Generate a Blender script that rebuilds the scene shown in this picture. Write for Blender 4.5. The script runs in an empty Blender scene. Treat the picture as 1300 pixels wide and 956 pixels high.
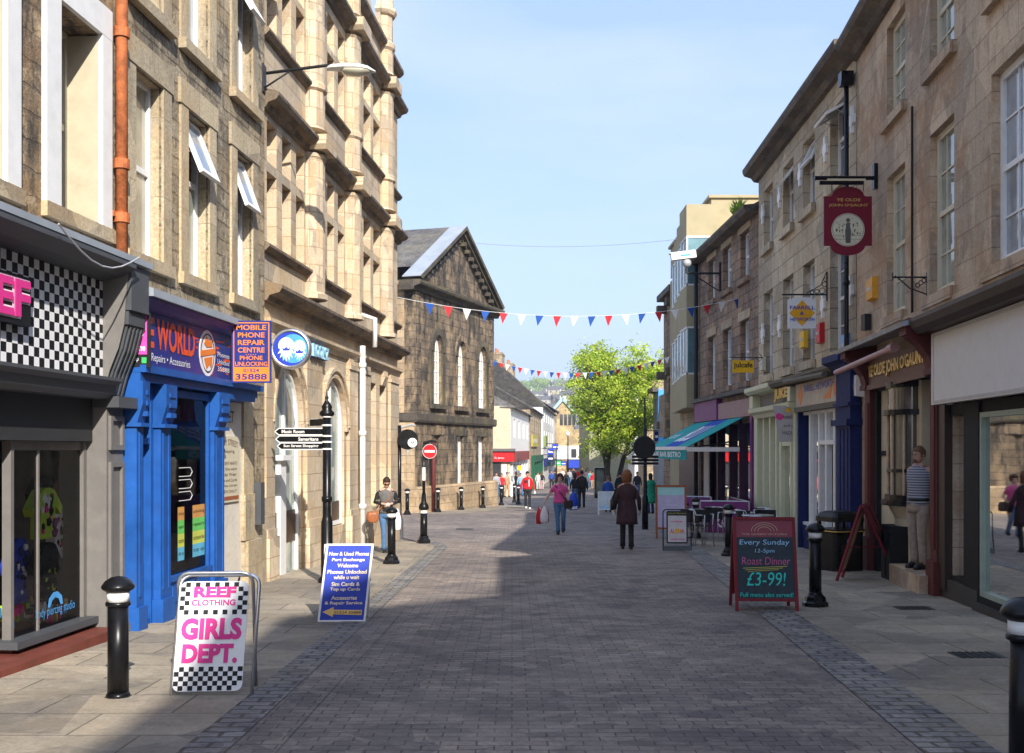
import bpy, math, random
from mathutils import Vector, Matrix, Quaternion
R = math.radians
random.seed(7)
F = 1400.0; CX = 650.0; HY = 570.0; HC = 1.63      # focal length (px of a 1300 px wide picture), horizon, eye height
SL = 30.0 / F                                       # the street falls away gently
scene = bpy.context.scene
COL = scene.collection

def gz(Y):
    if Y < 95: return -SL * Y
    if Y < 260: return -SL * 95 - .006 * (Y - 95)
    return -SL * 95 - .006 * 165 + 0.0 * Y
def GY(py): return HC * F / (py - 600.0)            # depth of a ground point seen at row py
def GP(px, py):
    Y = GY(py); return Vector(((px - CX) / F * Y, Y, gz(Y)))
def PT(px, py, Y): return Vector(((px - CX) / F * Y, Y, HC + (HY - py) / F * Y))

# ------------------------------------------------------------------ materials
MATS = {}
def _new(name):
    m = bpy.data.materials.new(name); m.use_nodes = True
    nt = m.node_tree; b = nt.nodes['Principled BSDF']; return m, nt, b
def N(nt, t, **kw):
    n = nt.nodes.new(t)
    for k, v in kw.items():
        if k in n.inputs: n.inputs[k].default_value = v
        else: setattr(n, k, v)
    return n
def L(nt, a, b): nt.links.new(a, b)
def c4(c): return (c[0], c[1], c[2], 1.0)
def mixc(nt, fac, a, b, mode='MIX'):
    n = nt.nodes.new('ShaderNodeMix'); n.data_type = 'RGBA'; n.blend_type = mode
    for k, v in ((0, fac), (6, a), (7, b)):
        if isinstance(v, (int, float)): n.inputs[k].default_value = v
        elif isinstance(v, tuple): n.inputs[k].default_value = v
        else: L(nt, v, n.inputs[k])
    return n.outputs[2]
def ramp(nt, src, p0, p1, c0=(0,0,0,1), c1=(1,1,1,1)):
    n = nt.nodes.new('ShaderNodeValToRGB'); e = n.color_ramp.elements
    e[0].position = p0; e[1].position = p1; e[0].color = c0; e[1].color = c1
    L(nt, src, n.inputs[0]); return n.outputs[0]

def M(name, col, rough=.5, metal=0, var=.12, ns=6, bump=.0, bs=40, coat=0, coord='Object', dirt=0, dirtcol=(.05,.045,.04), emis=0):
    if name in MATS: return MATS[name]
    m, nt, b = _new(name)
    tc = N(nt, 'ShaderNodeTexCoord')
    n1 = N(nt, 'ShaderNodeTexNoise', Scale=ns, Detail=5.0, Roughness=.6); L(nt, tc.outputs[coord], n1.inputs['Vector'])
    lo = tuple(max(0, x * (1 - var)) for x in col); hi = tuple(min(1, x * (1 + var)) for x in col)
    c = ramp(nt, n1.outputs[0], .3, .7, c4(lo), c4(hi))
    if dirt:
        n2 = N(nt, 'ShaderNodeTexNoise', Scale=ns * .6 + 1, Detail=8.0, Roughness=.7); L(nt, tc.outputs[coord], n2.inputs['Vector'])
        f = ramp(nt, n2.outputs[0], .52, .7); mm = nt.nodes.new('ShaderNodeMath'); mm.operation = 'MULTIPLY'; mm.inputs[1].default_value = dirt
        L(nt, f, mm.inputs[0]); c = mixc(nt, mm.outputs[0], c, c4(dirtcol))
    L(nt, c, b.inputs['Base Color'])
    rr = ramp(nt, n1.outputs[0], .2, .8, (max(0, rough - .08),) * 3 + (1,), (min(1, rough + .08),) * 3 + (1,))
    L(nt, rr, b.inputs['Roughness'])
    b.inputs['Metallic'].default_value = metal; b.inputs['Specular IOR Level'].default_value = .5 if (coat or metal) else .28
    if coat: b.inputs['Coat Weight'].default_value = coat; b.inputs['Coat Roughness'].default_value = .08
    if bump:
        n3 = N(nt, 'ShaderNodeTexNoise', Scale=bs, Detail=4.0); L(nt, tc.outputs[coord], n3.inputs['Vector'])
        bp = N(nt, 'ShaderNodeBump', Strength=bump, Distance=.02); L(nt, n3.outputs[0], bp.inputs['Height']); L(nt, bp.outputs[0], b.inputs['Normal'])
    if emis: b.inputs['Emission Color'].default_value = c4(col); b.inputs['Emission Strength'].default_value = emis
    MATS[name] = m; return m

def STONE(name, c1, c2, mortar, bw=.55, bh=.28, ms=.012, soot=.3, sootcol=(.03,.027,.024), stain=(.3,.2,.1), stainf=.3,
          bump=.5, distort=.02, rot=0, rough=.9, off=.5, sns=.35, fine=.25, sq=1.0, sqf=2, pit=.35, pits=5.0, gum=0):
    """coursed stone / brick / flags on metric UVs, with stains, per-stone tone and relief"""
    if name in MATS: return MATS[name]
    m, nt, b = _new(name)
    tc = N(nt, 'ShaderNodeTexCoord'); mp = N(nt, 'ShaderNodeMapping'); L(nt, tc.outputs['UV'], mp.inputs[0])
    mp.inputs['Rotation'].default_value = (0, 0, rot)
    nd = N(nt, 'ShaderNodeTexNoise', Scale=3.0, Detail=3.0); L(nt, mp.outputs[0], nd.inputs['Vector'])
    vm = nt.nodes.new('ShaderNodeVectorMath'); vm.operation = 'SUBTRACT'; L(nt, nd.outputs['Color'], vm.inputs[0]); vm.inputs[1].default_value = (.5, .5, .5)
    vs = nt.nodes.new('ShaderNodeVectorMath'); vs.operation = 'SCALE'; vs.inputs['Scale'].default_value = distort * 2; L(nt, vm.outputs[0], vs.inputs[0])
    va = nt.nodes.new('ShaderNodeVectorMath'); va.operation = 'ADD'; L(nt, mp.outputs[0], va.inputs[0]); L(nt, vs.outputs[0], va.inputs[1])
    bt = N(nt, 'ShaderNodeTexBrick'); L(nt, va.outputs[0], bt.inputs['Vector'])
    bt.offset = off; bt.squash = sq; bt.squash_frequency = sqf
    for k, v in (('Color1', c4(c1)), ('Color2', c4(c2)), ('Mortar', c4(mortar)), ('Scale', 1.0), ('Mortar Size', ms), ('Mortar Smooth', .3), ('Bias', 0.0), ('Brick Width', bw), ('Row Height', bh)):
        bt.inputs[k].default_value = v
    # second, coarser per-stone tone
    vo = N(nt, 'ShaderNodeTexVoronoi', Scale=1.0 / max(bw, bh) * .8); L(nt, mp.outputs[0], vo.inputs['Vector'])
    g = nt.nodes.new('ShaderNodeSeparateColor'); L(nt, vo.outputs['Color'], g.inputs[0])
    tone = ramp(nt, g.outputs[0], 0, 1, (.66, .66, .69, 1), (1.28, 1.24, 1.18, 1))
    c = mixc(nt, 1.0, bt.outputs['Color'], tone, 'MULTIPLY')
    nf = N(nt, 'ShaderNodeTexNoise', Scale=26.0, Detail=6.0, Roughness=.7); L(nt, mp.outputs[0], nf.inputs['Vector'])
    ft = ramp(nt, nf.outputs[0], .36, .64, (1 - fine,) * 3 + (1,), (1 + fine,) * 3 + (1,))
    c = mixc(nt, 1.0, c, ft, 'MULTIPLY')
    nl = N(nt, 'ShaderNodeTexNoise', Scale=.9, Detail=7.0, Roughness=.65); L(nt, mp.outputs[0], nl.inputs['Vector'])
    sf = nt.nodes.new('ShaderNodeMath'); sf.operation = 'MULTIPLY'; sf.inputs[1].default_value = stainf; L(nt, ramp(nt, nl.outputs[0], .46, .6), sf.inputs[0])
    c = mixc(nt, sf.outputs[0], c, c4(stain))
    mp2 = N(nt, 'ShaderNodeMapping'); mp2.inputs['Scale'].default_value = (1.0, sns, 1); mp2.inputs['Location'].default_value = (13, 7, 0); L(nt, mp.outputs[0], mp2.inputs[0])
    ns = N(nt, 'ShaderNodeTexNoise', Scale=1.6, Detail=8.0, Roughness=.7); L(nt, mp2.outputs[0], ns.inputs['Vector'])
    so = nt.nodes.new('ShaderNodeMath'); so.operation = 'MULTIPLY'; so.inputs[1].default_value = min(1, soot * 1.6); L(nt, ramp(nt, ns.outputs[0], .60 - soot * .25, .73 - soot * .22), so.inputs[0])
    c = mixc(nt, so.outputs[0], c, c4(sootcol))
    if pit:
        npt = N(nt, 'ShaderNodeTexNoise', Scale=pits, Detail=9.0, Roughness=.78); L(nt, mp2.outputs[0], npt.inputs['Vector']); mp2b = ramp(nt, npt.outputs[0], .51, .60)
        pf_ = nt.nodes.new('ShaderNodeMath'); pf_.operation = 'MULTIPLY'; pf_.inputs[1].default_value = pit; L(nt, mp2b, pf_.inputs[0]); c = mixc(nt, pf_.outputs[0], c, c4(tuple(x*1.2 for x in sootcol)))
        npl = N(nt, 'ShaderNodeTexNoise', Scale=pits*.8, Detail=9.0, Roughness=.75); mp3 = N(nt, 'ShaderNodeMapping'); mp3.inputs['Location'].default_value = (41, 3, 5); L(nt, mp.outputs[0], mp3.inputs[0]); L(nt, mp3.outputs[0], npl.inputs['Vector'])
        pl_ = nt.nodes.new('ShaderNodeMath'); pl_.operation = 'MULTIPLY'; pl_.inputs[1].default_value = pit*.8; L(nt, ramp(nt, npl.outputs[0], .52, .63), pl_.inputs[0]); c = mixc(nt, pl_.outputs[0], c, c4(tuple(min(.75, x*1.45+.03) for x in c1)))
    if gum:      # trodden gum, old oil and worn patches
        vg = N(nt, 'ShaderNodeTexVoronoi', Scale=2.6); vg.inputs['Randomness'].default_value = 1.0; L(nt, mp.outputs[0], vg.inputs['Vector'])
        sg = nt.nodes.new('ShaderNodeSeparateColor'); L(nt, vg.outputs['Color'], sg.inputs[0])
        th = nt.nodes.new('ShaderNodeMath'); th.operation = 'MULTIPLY'; th.inputs[1].default_value = .085; L(nt, sg.outputs[0], th.inputs[0])
        ls = nt.nodes.new('ShaderNodeMath'); ls.operation = 'LESS_THAN'; L(nt, vg.outputs['Distance'], ls.inputs[0]); L(nt, th.outputs[0], ls.inputs[1])
        gf = nt.nodes.new('ShaderNodeMath'); gf.operation = 'MULTIPLY'; gf.inputs[1].default_value = gum; L(nt, ls.outputs[0], gf.inputs[0])
        c = mixc(nt, gf.outputs[0], c, mixc(nt, ramp(nt, sg.outputs[1], .45, .55), (.07,.065,.06,1), (.36,.34,.31,1)))
        nw = N(nt, 'ShaderNodeTexNoise', Scale=.28, Detail=6.0, Roughness=.6); L(nt, mp.outputs[0], nw.inputs['Vector']); c = mixc(nt, 1.0, c, ramp(nt, nw.outputs[0], .38, .62, (.76,.76,.78,1), (1.2,1.17,1.13,1)), 'MULTIPLY')
    L(nt, c, b.inputs['Base Color']); b.inputs['Roughness'].default_value = rough
    h = nt.nodes.new('ShaderNodeMath'); h.operation = 'MULTIPLY_ADD'; h.inputs[1].default_value = -1.0; L(nt, bt.outputs['Fac'], h.inputs[0])
    hf = nt.nodes.new('ShaderNodeMath'); hf.operation = 'MULTIPLY'; hf.inputs[1].default_value = .9; L(nt, nf.outputs[0], hf.inputs[0]); L(nt, hf.outputs[0], h.inputs[2])
    h2 = nt.nodes.new('ShaderNodeMath'); h2.operation = 'MULTIPLY_ADD'; h2.inputs[1].default_value = .5; L(nt, g.outputs[1], h2.inputs[0]); L(nt, h.outputs[0], h2.inputs[2])
    bp = N(nt, 'ShaderNodeBump', Strength=min(1, bump*1.25), Distance=.028); L(nt, h2.outputs[0], bp.inputs['Height']); L(nt, bp.outputs[0], b.inputs['Normal'])
    MATS[name] = m; return m

def GLASS(name, tint=(.8,.85,.85), refl=1.45):
    if name in MATS: return MATS[name]
    m, nt, b = _new(name); nt.nodes.remove(b); out = nt.nodes['Material Output']
    tr = N(nt, 'ShaderNodeBsdfTransparent'); tr.inputs[0].default_value = c4(tint)
    gl = N(nt, 'ShaderNodeBsdfGlossy'); gl.inputs['Roughness'].default_value = .02
    fr = N(nt, 'ShaderNodeFresnel'); fr.inputs[0].default_value = refl
    tc = N(nt, 'ShaderNodeTexCoord'); n = N(nt, 'ShaderNodeTexNoise', Scale=1.5, Detail=1.0); L(nt, tc.outputs['Object'], n.inputs['Vector'])
    bp = N(nt, 'ShaderNodeBump', Strength=.06, Distance=.02); L(nt, n.outputs[0], bp.inputs['Height']); L(nt, bp.outputs[0], gl.inputs['Normal'])
    mx = N(nt, 'ShaderNodeMixShader'); L(nt, fr.outputs[0], mx.inputs[0]); L(nt, tr.outputs[0], mx.inputs[1]); L(nt, gl.outputs[0], mx.inputs[2])
    L(nt, mx.outputs[0], out.inputs[0]); MATS[name] = m; return m
def PANE(name, col, rough=.03, spec=.9):
    if name in MATS: return MATS[name]
    m, nt, b = _new(name)
    tc = N(nt, 'ShaderNodeTexCoord'); n = N(nt, 'ShaderNodeTexNoise', Scale=2.2, Detail=2.0); L(nt, tc.outputs['Object'], n.inputs['Vector'])
    c = ramp(nt, n.outputs[0], .35, .65, c4(tuple(x * .7 for x in col)), c4(tuple(x * 1.2 for x in col))); L(nt, c, b.inputs['Base Color'])
    b.inputs['Roughness'].default_value = .6; b.inputs['Specular IOR Level'].default_value = .3
    b.inputs['Coat Weight'].default_value = 1.0; b.inputs['Coat Roughness'].default_value = rough; b.inputs['Coat IOR'].default_value = 1.75
    bp = N(nt, 'ShaderNodeBump', Strength=.1, Distance=.02); L(nt, n.outputs[0], bp.inputs['Height']); L(nt, bp.outputs[0], b.inputs['Coat Normal'])
    MATS[name] = m; return m

# ------------------------------------------------------------------ frames
class Frame:
    def __init__(s, O, A, B, C=(0, 0, 1)):
        s.O = Vector(O); s.A = Vector(A); s.B = Vector(B); s.C = Vector(C)
    def pt(s, a, b, c): return s.O + s.A * a + s.B * b + s.C * c
    def a(s, px, b=0):
        t = (px - CX) / F
        return (t * (s.O.y + b * s.B.y) - s.O.x - b * s.B.x) / (s.A.x - t * s.A.y)
    def z(s, py, a, b=0):
        Y = s.O.y + a * s.A.y + b * s.B.y; return HC + (HY - py) / F * Y
def Fac(X0, vp, side):
    m = (vp - CX) / F; n = Vector((-side, side * m, 0)).normalized()
    return Frame((X0, 0, 0), (m, 1, 0), n)
def sub(fr, a, b=0, c=0, yaw=0):
    """frame with its origin at a point of fr, facing the same way"""
    return Frame(fr.pt(a, b, c), fr.A.normalized(), fr.B, fr.C)
def facing(P, yaw=0, tilt=0):
    """upright frame at P: A = viewer's right, B = out towards the camera, C = up (leaning back by tilt)"""
    A = Vector((math.cos(yaw), math.sin(yaw), 0)); n = Vector((math.sin(yaw), -math.cos(yaw), 0)); z = Vector((0, 0, 1))
    return Frame(P, A, n * math.cos(tilt) + z * math.sin(tilt), z * math.cos(tilt) - n * math.sin(tilt))
WORLD = Frame((0, 0, 0), (1, 0, 0), (0, 1, 0))

# ------------------------------------------------------------------ mesh builder
class MB:
    def __init__(s): s.v = []; s.f = []; s.mi = []; s.sm = []; s.m = 0; s.smooth = False
    def add(s, vs, fs):
        o = len(s.v); s.v += [Vector(x) for x in vs]
        for f in fs: s.f.append([i + o for i in f]); s.mi.append(s.m); s.sm.append(s.smooth)
        return s
    def hexa(s, p):   # p: 8 points, bottom 0-3 ccw, top 4-7
        return s.add(p, [(3,2,1,0),(4,5,6,7),(0,1,5,4),(1,2,6,5),(2,3,7,6),(3,0,4,7)])
    def box(s, fr, a0, a1, b0, b1, c0, c1):
        P = fr.pt
        return s.hexa([P(a0,b0,c0),P(a1,b0,c0),P(a1,b1,c0),P(a0,b1,c0),P(a0,b0,c1),P(a1,b0,c1),P(a1,b1,c1),P(a0,b1,c1)])
    def quad(s, *p): return s.add(p, [tuple(range(len(p)))])
    def rect(s, fr, a0, a1, c0, c1, b=0): return s.quad(fr.pt(a0,b,c0), fr.pt(a1,b,c0), fr.pt(a1,b,c1), fr.pt(a0,b,c1))
    def prism(s, fr, pts, b0, b1):   # outline in (a,c), thickness along b
        n = len(pts); v = [fr.pt(a, b0, c) for a, c in pts] + [fr.pt(a, b1, c) for a, c in pts]
        return s.add(v, [tuple(range(n)), tuple(range(2*n-1, n-1, -1))] + [(i, (i+1) % n, n + (i+1) % n, n + i) for i in range(n)])
    def prism_b(s, fr, pts, a0, a1):   # outline in (b,c), length along a
        n = len(pts); v = [fr.pt(a0, b, c) for b, c in pts] + [fr.pt(a1, b, c) for b, c in pts]
        return s.add(v, [tuple(range(n)), tuple(range(2*n-1, n-1, -1))] + [(i, (i+1) % n, n + (i+1) % n, n + i) for i in range(n)])
    def tube(s, pts, rad, n=8, cap=True, ell=1.0, up=None):
        pts = [Vector(p) for p in pts]
        if not isinstance(rad, (list, tuple)): rad = [rad] * len(pts)
        rings = []; prev = None
        for i, p in enumerate(pts):
            d = (pts[min(i+1, len(pts)-1)] - pts[max(i-1, 0)])
            d = d.normalized() if d.length > 1e-9 else Vector((0,0,1))
            ref = Vector(up) if up else (prev if prev else (Vector((0,0,1)) if abs(d.z) < .9 else Vector((0,1,0))))
            x = d.cross(ref);  x = x.normalized() if x.length > 1e-6 else Vector((1,0,0))
            y = x.cross(d).normalized()
            if not up: prev = y
            rings.append([p + (x * math.cos(2*math.pi*k/n) + y * math.sin(2*math.pi*k/n) * ell) * rad[i] for k in range(n)])
        v = [q for r in rings for q in r]; f = []
        for i in range(len(pts)-1):
            for k in range(n): f.append((i*n+k, i*n+(k+1)%n, (i+1)*n+(k+1)%n, (i+1)*n+k))
        if cap: f.append(tuple(range(n-1, -1, -1))); f.append(tuple((len(pts)-1)*n + k for k in range(n)))
        return s.add(v, f)
    def loft(s, rings, cap=True):
        n = len(rings[0]); v = [q for r in rings for q in r]; f = []
        for i in range(len(rings)-1):
            for k in range(n): f.append((i*n+k, i*n+(k+1)%n, (i+1)*n+(k+1)%n, (i+1)*n+k))
        if cap: f.append(tuple(range(n-1, -1, -1))); f.append(tuple((len(rings)-1)*n + k for k in range(n)))
        return s.add(v, f)
    def lathe(s, P, prof, n=16, axis=None, ph=0, cap=True):   # profile (r, h) around P, axis up by default
        P = Vector(P); ax = Vector(axis).normalized() if axis else Vector((0,0,1))
        x = ax.cross(Vector((0,0,1)) if abs(ax.z) < .9 else Vector((1,0,0))).normalized(); y = ax.cross(x)
        return s.loft([[P + ax*h + (x*math.cos(ph+2*math.pi*k/n) + y*math.sin(ph+2*math.pi*k/n))*max(r, 1e-4) for k in range(n)] for r, h in prof], cap)
    def ball(s, P, rx, ry, rz, n=12, m=8, M3=None):
        P = Vector(P); rings = []
        for i in range(m+1):
            t = math.pi * i / m; r = max(math.sin(t), .01)
            ring = []
            for k in range(n):
                q = Vector((rx*r*math.cos(2*math.pi*k/n), ry*r*math.sin(2*math.pi*k/n), -rz*math.cos(t)))
                ring.append(P + (M3 @ q if M3 else q))
            rings.append(ring)
        return s.loft(rings)
    def text(s, fr, txt, a0, a1, c0, c1, b=.004, ext=0, bold=0, keep=False, align='c', shear=0, wave=0):
        """lettering fitted into a rectangle; reads correctly for someone standing on the B side"""
        me = textmesh(txt, bold, ext > 0, shear)
        xs = [v[0] for v in me[0]]; ys = [v[1] for v in me[0]]
        if not xs: return s
        x0, x1, y0, y1 = min(xs), max(xs), min(ys), max(ys); W = max(x1-x0, 1e-6); Hh = max(y1-y0, 1e-6)
        sx = (a1-a0)/W; sz = (c1-c0)/Hh
        lo, hi = a0, a1
        if keep:
            k = min(abs(sx) * fr.A.length, abs(sz)); w = k*W/fr.A.length; sx = k/fr.A.length; sz = k
            mid = {'c': (a0+a1)/2, 'l': a0 + w/2, 'r': a1 - w/2}[align]; lo, hi = mid-w/2, mid+w/2
            cm = (c0+c1)/2; c0 = cm - k*Hh/2
        flip = (-fr.B).cross(fr.C).dot(fr.A) < 0
        vs = []
        for x, y, z in me[0]:
            t = (x-x0)*sx; a = hi - t if flip else lo + t
            cc = c0 + (y-y0)*sz
            if wave: cc += wave * math.sin((x - x0) / W * math.pi)
            vs.append(fr.pt(a, b + (ext if z > 0 else 0), cc))
        return s.add(vs, me[1])
    def build(s, name, mats, parent=None, loc=None, weld=False):
        root = parent
        while root is not None and root.parent is not None: root = root.parent
        off = Vector(loc) if loc is not None else (root.location.copy() if root else Vector((0,0,0)))
        me = bpy.data.meshes.new(name)
        me.from_pydata([v - off for v in s.v], [], s.f); me.update()
        if not isinstance(mats, (list, tuple)): mats = [mats]
        for m in mats: me.materials.append(m)
        me.polygons.foreach_set('material_index', s.mi); me.polygons.foreach_set('use_smooth', s.sm)
        uv = me.uv_layers.new(name='UVMap').data
        co = s.v
        for p in me.polygons:
            n = p.normal
            if abs(n.z) > .75:
                for li in p.loop_indices:
                    q = co[me.loops[li].vertex_index]; uv[li].uv = (q.x, q.y)
            else:
                t = Vector((-n.y, n.x, 0)).normalized()
                if t.length < .5: t = Vector((1, 0, 0))
                if t.y < -.2 or (abs(t.y) <= .2 and t.x < 0): t = -t
                k = 1.0 / max(.3, math.sqrt(max(1e-6, 1 - n.z*n.z)))
                for li in p.loop_indices:
                    q = co[me.loops[li].vertex_index]; uv[li].uv = (q.dot(t), q.z * k)
        o = bpy.data.objects.new(name, me); COL.objects.link(o)
        if parent is not None: o.parent = parent
        elif loc is not None: o.location = off
        return o
_TM = {}
def textmesh(txt, bold, ext, shear):
    key = (txt, bold, ext, shear)
    if key in _TM: return _TM[key]
    cu = bpy.data.curves.new('t', 'FONT'); cu.body = txt; cu.size = 1; cu.resolution_u = 3; cu.offset = bold; cu.align_x = 'CENTER'; cu.shear = shear
    if ext: cu.extrude = .05
    o = bpy.data.objects.new('t', cu); COL.objects.link(o); dg = bpy.context.evaluated_depsgraph_get(); dg.update()
    me = bpy.data.meshes.new_from_object(o.evaluated_get(dg))
    out = ([tuple(v.co) for v in me.vertices], [tuple(p.vertices) for p in me.polygons])
    bpy.data.objects.remove(o); bpy.data.curves.remove(cu); bpy.data.meshes.remove(me)
    _TM[key] = out; return out

def tag(o, label=None, cat=None, group=None, kind=None):
    if label: o['label'] = label
    if cat: o['category'] = cat
    if group: o['group'] = group
    if kind: o['kind'] = kind
    return o
def thing(name, label, cat, loc=(0,0,0), rz=0, group=None):
    o = bpy.data.objects.new(name, None); COL.objects.link(o); o.empty_display_size = .2
    o.location = loc; o.rotation_euler = (0, 0, rz); return tag(o, label, cat, group)
def copy_tree(o, label=None, loc=None, rz=None, parent=None):
    c = o.copy(); COL.objects.link(c)
    if parent is not None: c.parent = parent
    if label: c['label'] = label
    if loc is not None: c.location = loc
    if rz is not None: c.rotation_euler = (0, 0, rz)
    for ch in list(o.children): copy_tree(ch, parent=c)
    return c
def arc(cx, cy, r, a0, a1, n, ry=None):
    ry = r if ry is None else ry
    return [(cx + r*math.cos(R(a0+(a1-a0)*i/n)), cy + ry*math.sin(R(a0+(a1-a0)*i/n))) for i in range(n+1)]
def rrect(a0, a1, c0, c1, r, n=4):
    return arc(a1-r, c0+r, r, -90, 0, n) + arc(a1-r, c1-r, r, 0, 90, n) + arc(a0+r, c1-r, r, 90, 180, n) + arc(a0+r, c0+r, r, 180, 270, n)
# ------------------------------------------------------------------ palette
white = M('white_paint', (.80,.79,.76), .45, var=.05, dirt=.18, dirtcol=(.45,.43,.38))
cream = M('cream_paint', (.62,.56,.42), .5, var=.06, dirt=.2, dirtcol=(.35,.3,.2))
black = M('black_paint', (.007,.007,.008), .30, var=.3)
matt_black = M('matt_black_paint', (.012,.012,.012), .75, var=.3)
blackm = M('black_iron', (.02,.02,.021), .5, var=.3, bump=.2)
grey_shop = M('grey_shop_paint', (.17,.16,.15), .55, var=.08, dirt=.25, dirtcol=(.28,.26,.23), bump=.05)
grey_dark = M('grey_dark_paint', (.075,.08,.088), .5, var=.1)
blue_shop = M('blue_shop_paint', (.014,.09,.34), .5, var=.22, ns=3, dirt=.45, dirtcol=(.03,.07,.20), bump=.15, bs=14)
navy = M('navy_paint', (.008,.016,.095), .7, var=.15)
maroon = M('maroon_paint', (.19,.014,.022), .6, var=.15, dirt=.15)
brownred = M('brown_red_paint', (.11,.022,.02), .65, var=.15, dirt=.2)
pale_green = M('pale_green_paint', (.62,.62,.42), .5, var=.06, dirt=.15, dirtcol=(.25,.24,.13))
purple = M('purple_paint', (.16,.03,.15), .5, var=.12)
purple_cloth = M('purple_cloth', (.19,.04,.17), .8, var=.1)
red_paint = M('red_paint', (.55,.015,.02), .4, var=.08)
orange = M('orange_paint', (.78,.22,.03), .5, var=.05)
orange_red = M('orange_red_paint', (.72,.09,.02), .5, var=.08)
yellow = M('yellow_paint', (.82,.47,.02), .5, var=.06)
gold = M('gold_paint', (.75,.5,.14), .35, metal=.5, var=.15)
pink = M('pink_paint', (.72,.04,.27), .5, var=.05)
royal = M('royal_blue_print', (.02,.05,.42), .45, var=.08)
deepblue = M('deep_blue_print', (.018,.03,.20), .4, var=.15)
teal = M('teal_cloth', (.005,.33,.31), .8, var=.1)
teal_blue = M('teal_blue_print', (.01,.24,.36), .5, var=.15)
sky_blue = M('sky_blue_print', (.08,.35,.75), .4, var=.25, ns=5)
green = M('green_print', (.05,.45,.12), .5, var=.1)
dark_green = M('dark_green_paint', (.008,.09,.045), .45, var=.1)
lilac = M('lilac_print', (.52,.48,.68), .5, var=.1, ns=9)
aqua = M('aqua_print', (.38,.72,.70), .5, var=.06)
slate_board = M('chalkboard_slate', (.035,.05,.062), .75, var=.25, ns=12)
chalk_w = M('chalk_white', (.75,.8,.85), .9, var=.1)
chalk_b = M('chalk_blue', (.35,.6,.8), .9); chalk_t = M('chalk_teal', (.05,.62,.5), .9); chalk_y = M('chalk_yellow', (.65,.6,.1), .9); chalk_p = M('chalk_pink', (.5,.12,.25), .9)
wood = M('stained_wood', (.33,.10,.04), .5, var=.2, ns=14)
wood_pale = M('pale_wood', (.55,.4,.26), .6, var=.2, ns=14)
lead = M('lead_sheet', (.33,.35,.38), .55, metal=.3, var=.3, ns=4, bump=.3, bs=9)
lead_pale = M('pale_lead', (.30,.335,.375), .6, var=.12, ns=2, bump=.1, bs=4)
rust = M('rusty_iron', (.42,.13,.045), .7, var=.35, ns=9, bump=.3, dirt=.6, dirtcol=(.12,.03,.02))
steel = M('aluminium', (.62,.63,.65), .3, metal=.9, var=.1)
greymetal = M('grey_metal', (.42,.43,.44), .5, metal=.2, var=.12)
lampglass = M('lamp_lens', (.5,.47,.36), .2, var=.1, coat=.6)
redstone = M('red_painted_step', (.17,.045,.03), .6, var=.25, ns=5, bump=.15, dirt=.4, dirtcol=(.1,.06,.05))
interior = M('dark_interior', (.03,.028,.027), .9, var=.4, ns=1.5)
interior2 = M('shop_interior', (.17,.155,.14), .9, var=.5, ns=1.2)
plaster = M('cream_render', (.56,.48,.34), .85, var=.08, ns=3, bump=.2, bs=60, dirt=.25, dirtcol=(.35,.28,.17))
whitewash = M('whitewashed_stone', (.66,.61,.53), .85, var=.12, ns=2.5, bump=.4, bs=14, dirt=.45, dirtcol=(.42,.3,.17))
conc = M('beige_concrete', (.40,.34,.21), .85, var=.1, ns=1.2, bump=.15, dirt=.3, dirtcol=(.25,.2,.12))
slate = STONE('roof_slate', (.10,.095,.095), (.15,.14,.135), (.04,.04,.04), bw=.3, bh=.22, ms=.006, soot=.2, bump=.5, stain=(.17,.16,.09), stainf=.4)
glass = GLASS('shop_glass', (.7,.75,.75), 1.18); glass_c = GLASS('clear_shop_glass', (.92,.93,.92), 1.25); glass_g = GLASS('green_glass', (.62,.75,.72), 1.6)
p_bank = PANE('bank_pane_reflection', (.34,.42,.40)); p_dark = PANE('pane_dark', (.03,.033,.036)); p_cream = PANE('pane_with_blind', (.36,.33,.25)); p_grey = PANE('pane_with_net', (.30,.34,.38)); p_green = PANE('pane_greenish', (.26,.29,.24)); p_teal = PANE('pane_teal', (.10,.22,.25)); p_white = PANE('pane_white_board', (.75,.75,.74), .3)  # bank pane colour holds the pale reflection on its glass
clearwhite = M('clear_print', (.82,.82,.82), .5, var=.03)
ink = M('black_ink', (.01,.01,.012), .6)
# stones
st_reef = STONE('rubble_stone', (.38,.28,.165), (.21,.16,.11), (.15,.12,.09), bw=.48, bh=.24, ms=.018, soot=.42, stain=(.42,.25,.10), stainf=.5, bump=.9, distort=.06, fine=.35, pit=.8)
st_phone = STONE('coursed_stone', (.385,.325,.225), (.23,.195,.14), (.15,.12,.08), bw=.52, bh=.22, ms=.014, soot=.40, stain=(.42,.29,.15), stainf=.45, bump=.9, distort=.04, sootcol=(.065,.055,.04), fine=.35, pit=.8)
st_dress = STONE('dressed_sandstone', (.46,.39,.27), (.40,.34,.235), (.28,.23,.15), bw=1.4, bh=.9, ms=.006, soot=.26, stain=(.48,.30,.13), stainf=.4, bump=.35, distort=.01, sootcol=(.14,.115,.08))
st_bank = STONE('bank_ashlar', (.57,.475,.345), (.49,.40,.285), (.30,.22,.14), bw=.62, bh=.30, ms=.008, soot=.10, stain=(.56,.36,.17), stainf=.45, bump=.25, distort=.004, sootcol=(.24,.19,.14), fine=.12)
st_bankd = STONE('weathered_cornice_stone', (.22,.17,.12), (.17,.135,.10), (.2,.15,.1), bw=1.1, bh=.6, ms=.006, soot=.5, stain=(.4,.25,.1), stainf=.3, bump=.3, distort=.01, sootcol=(.05,.042,.035))
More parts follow.
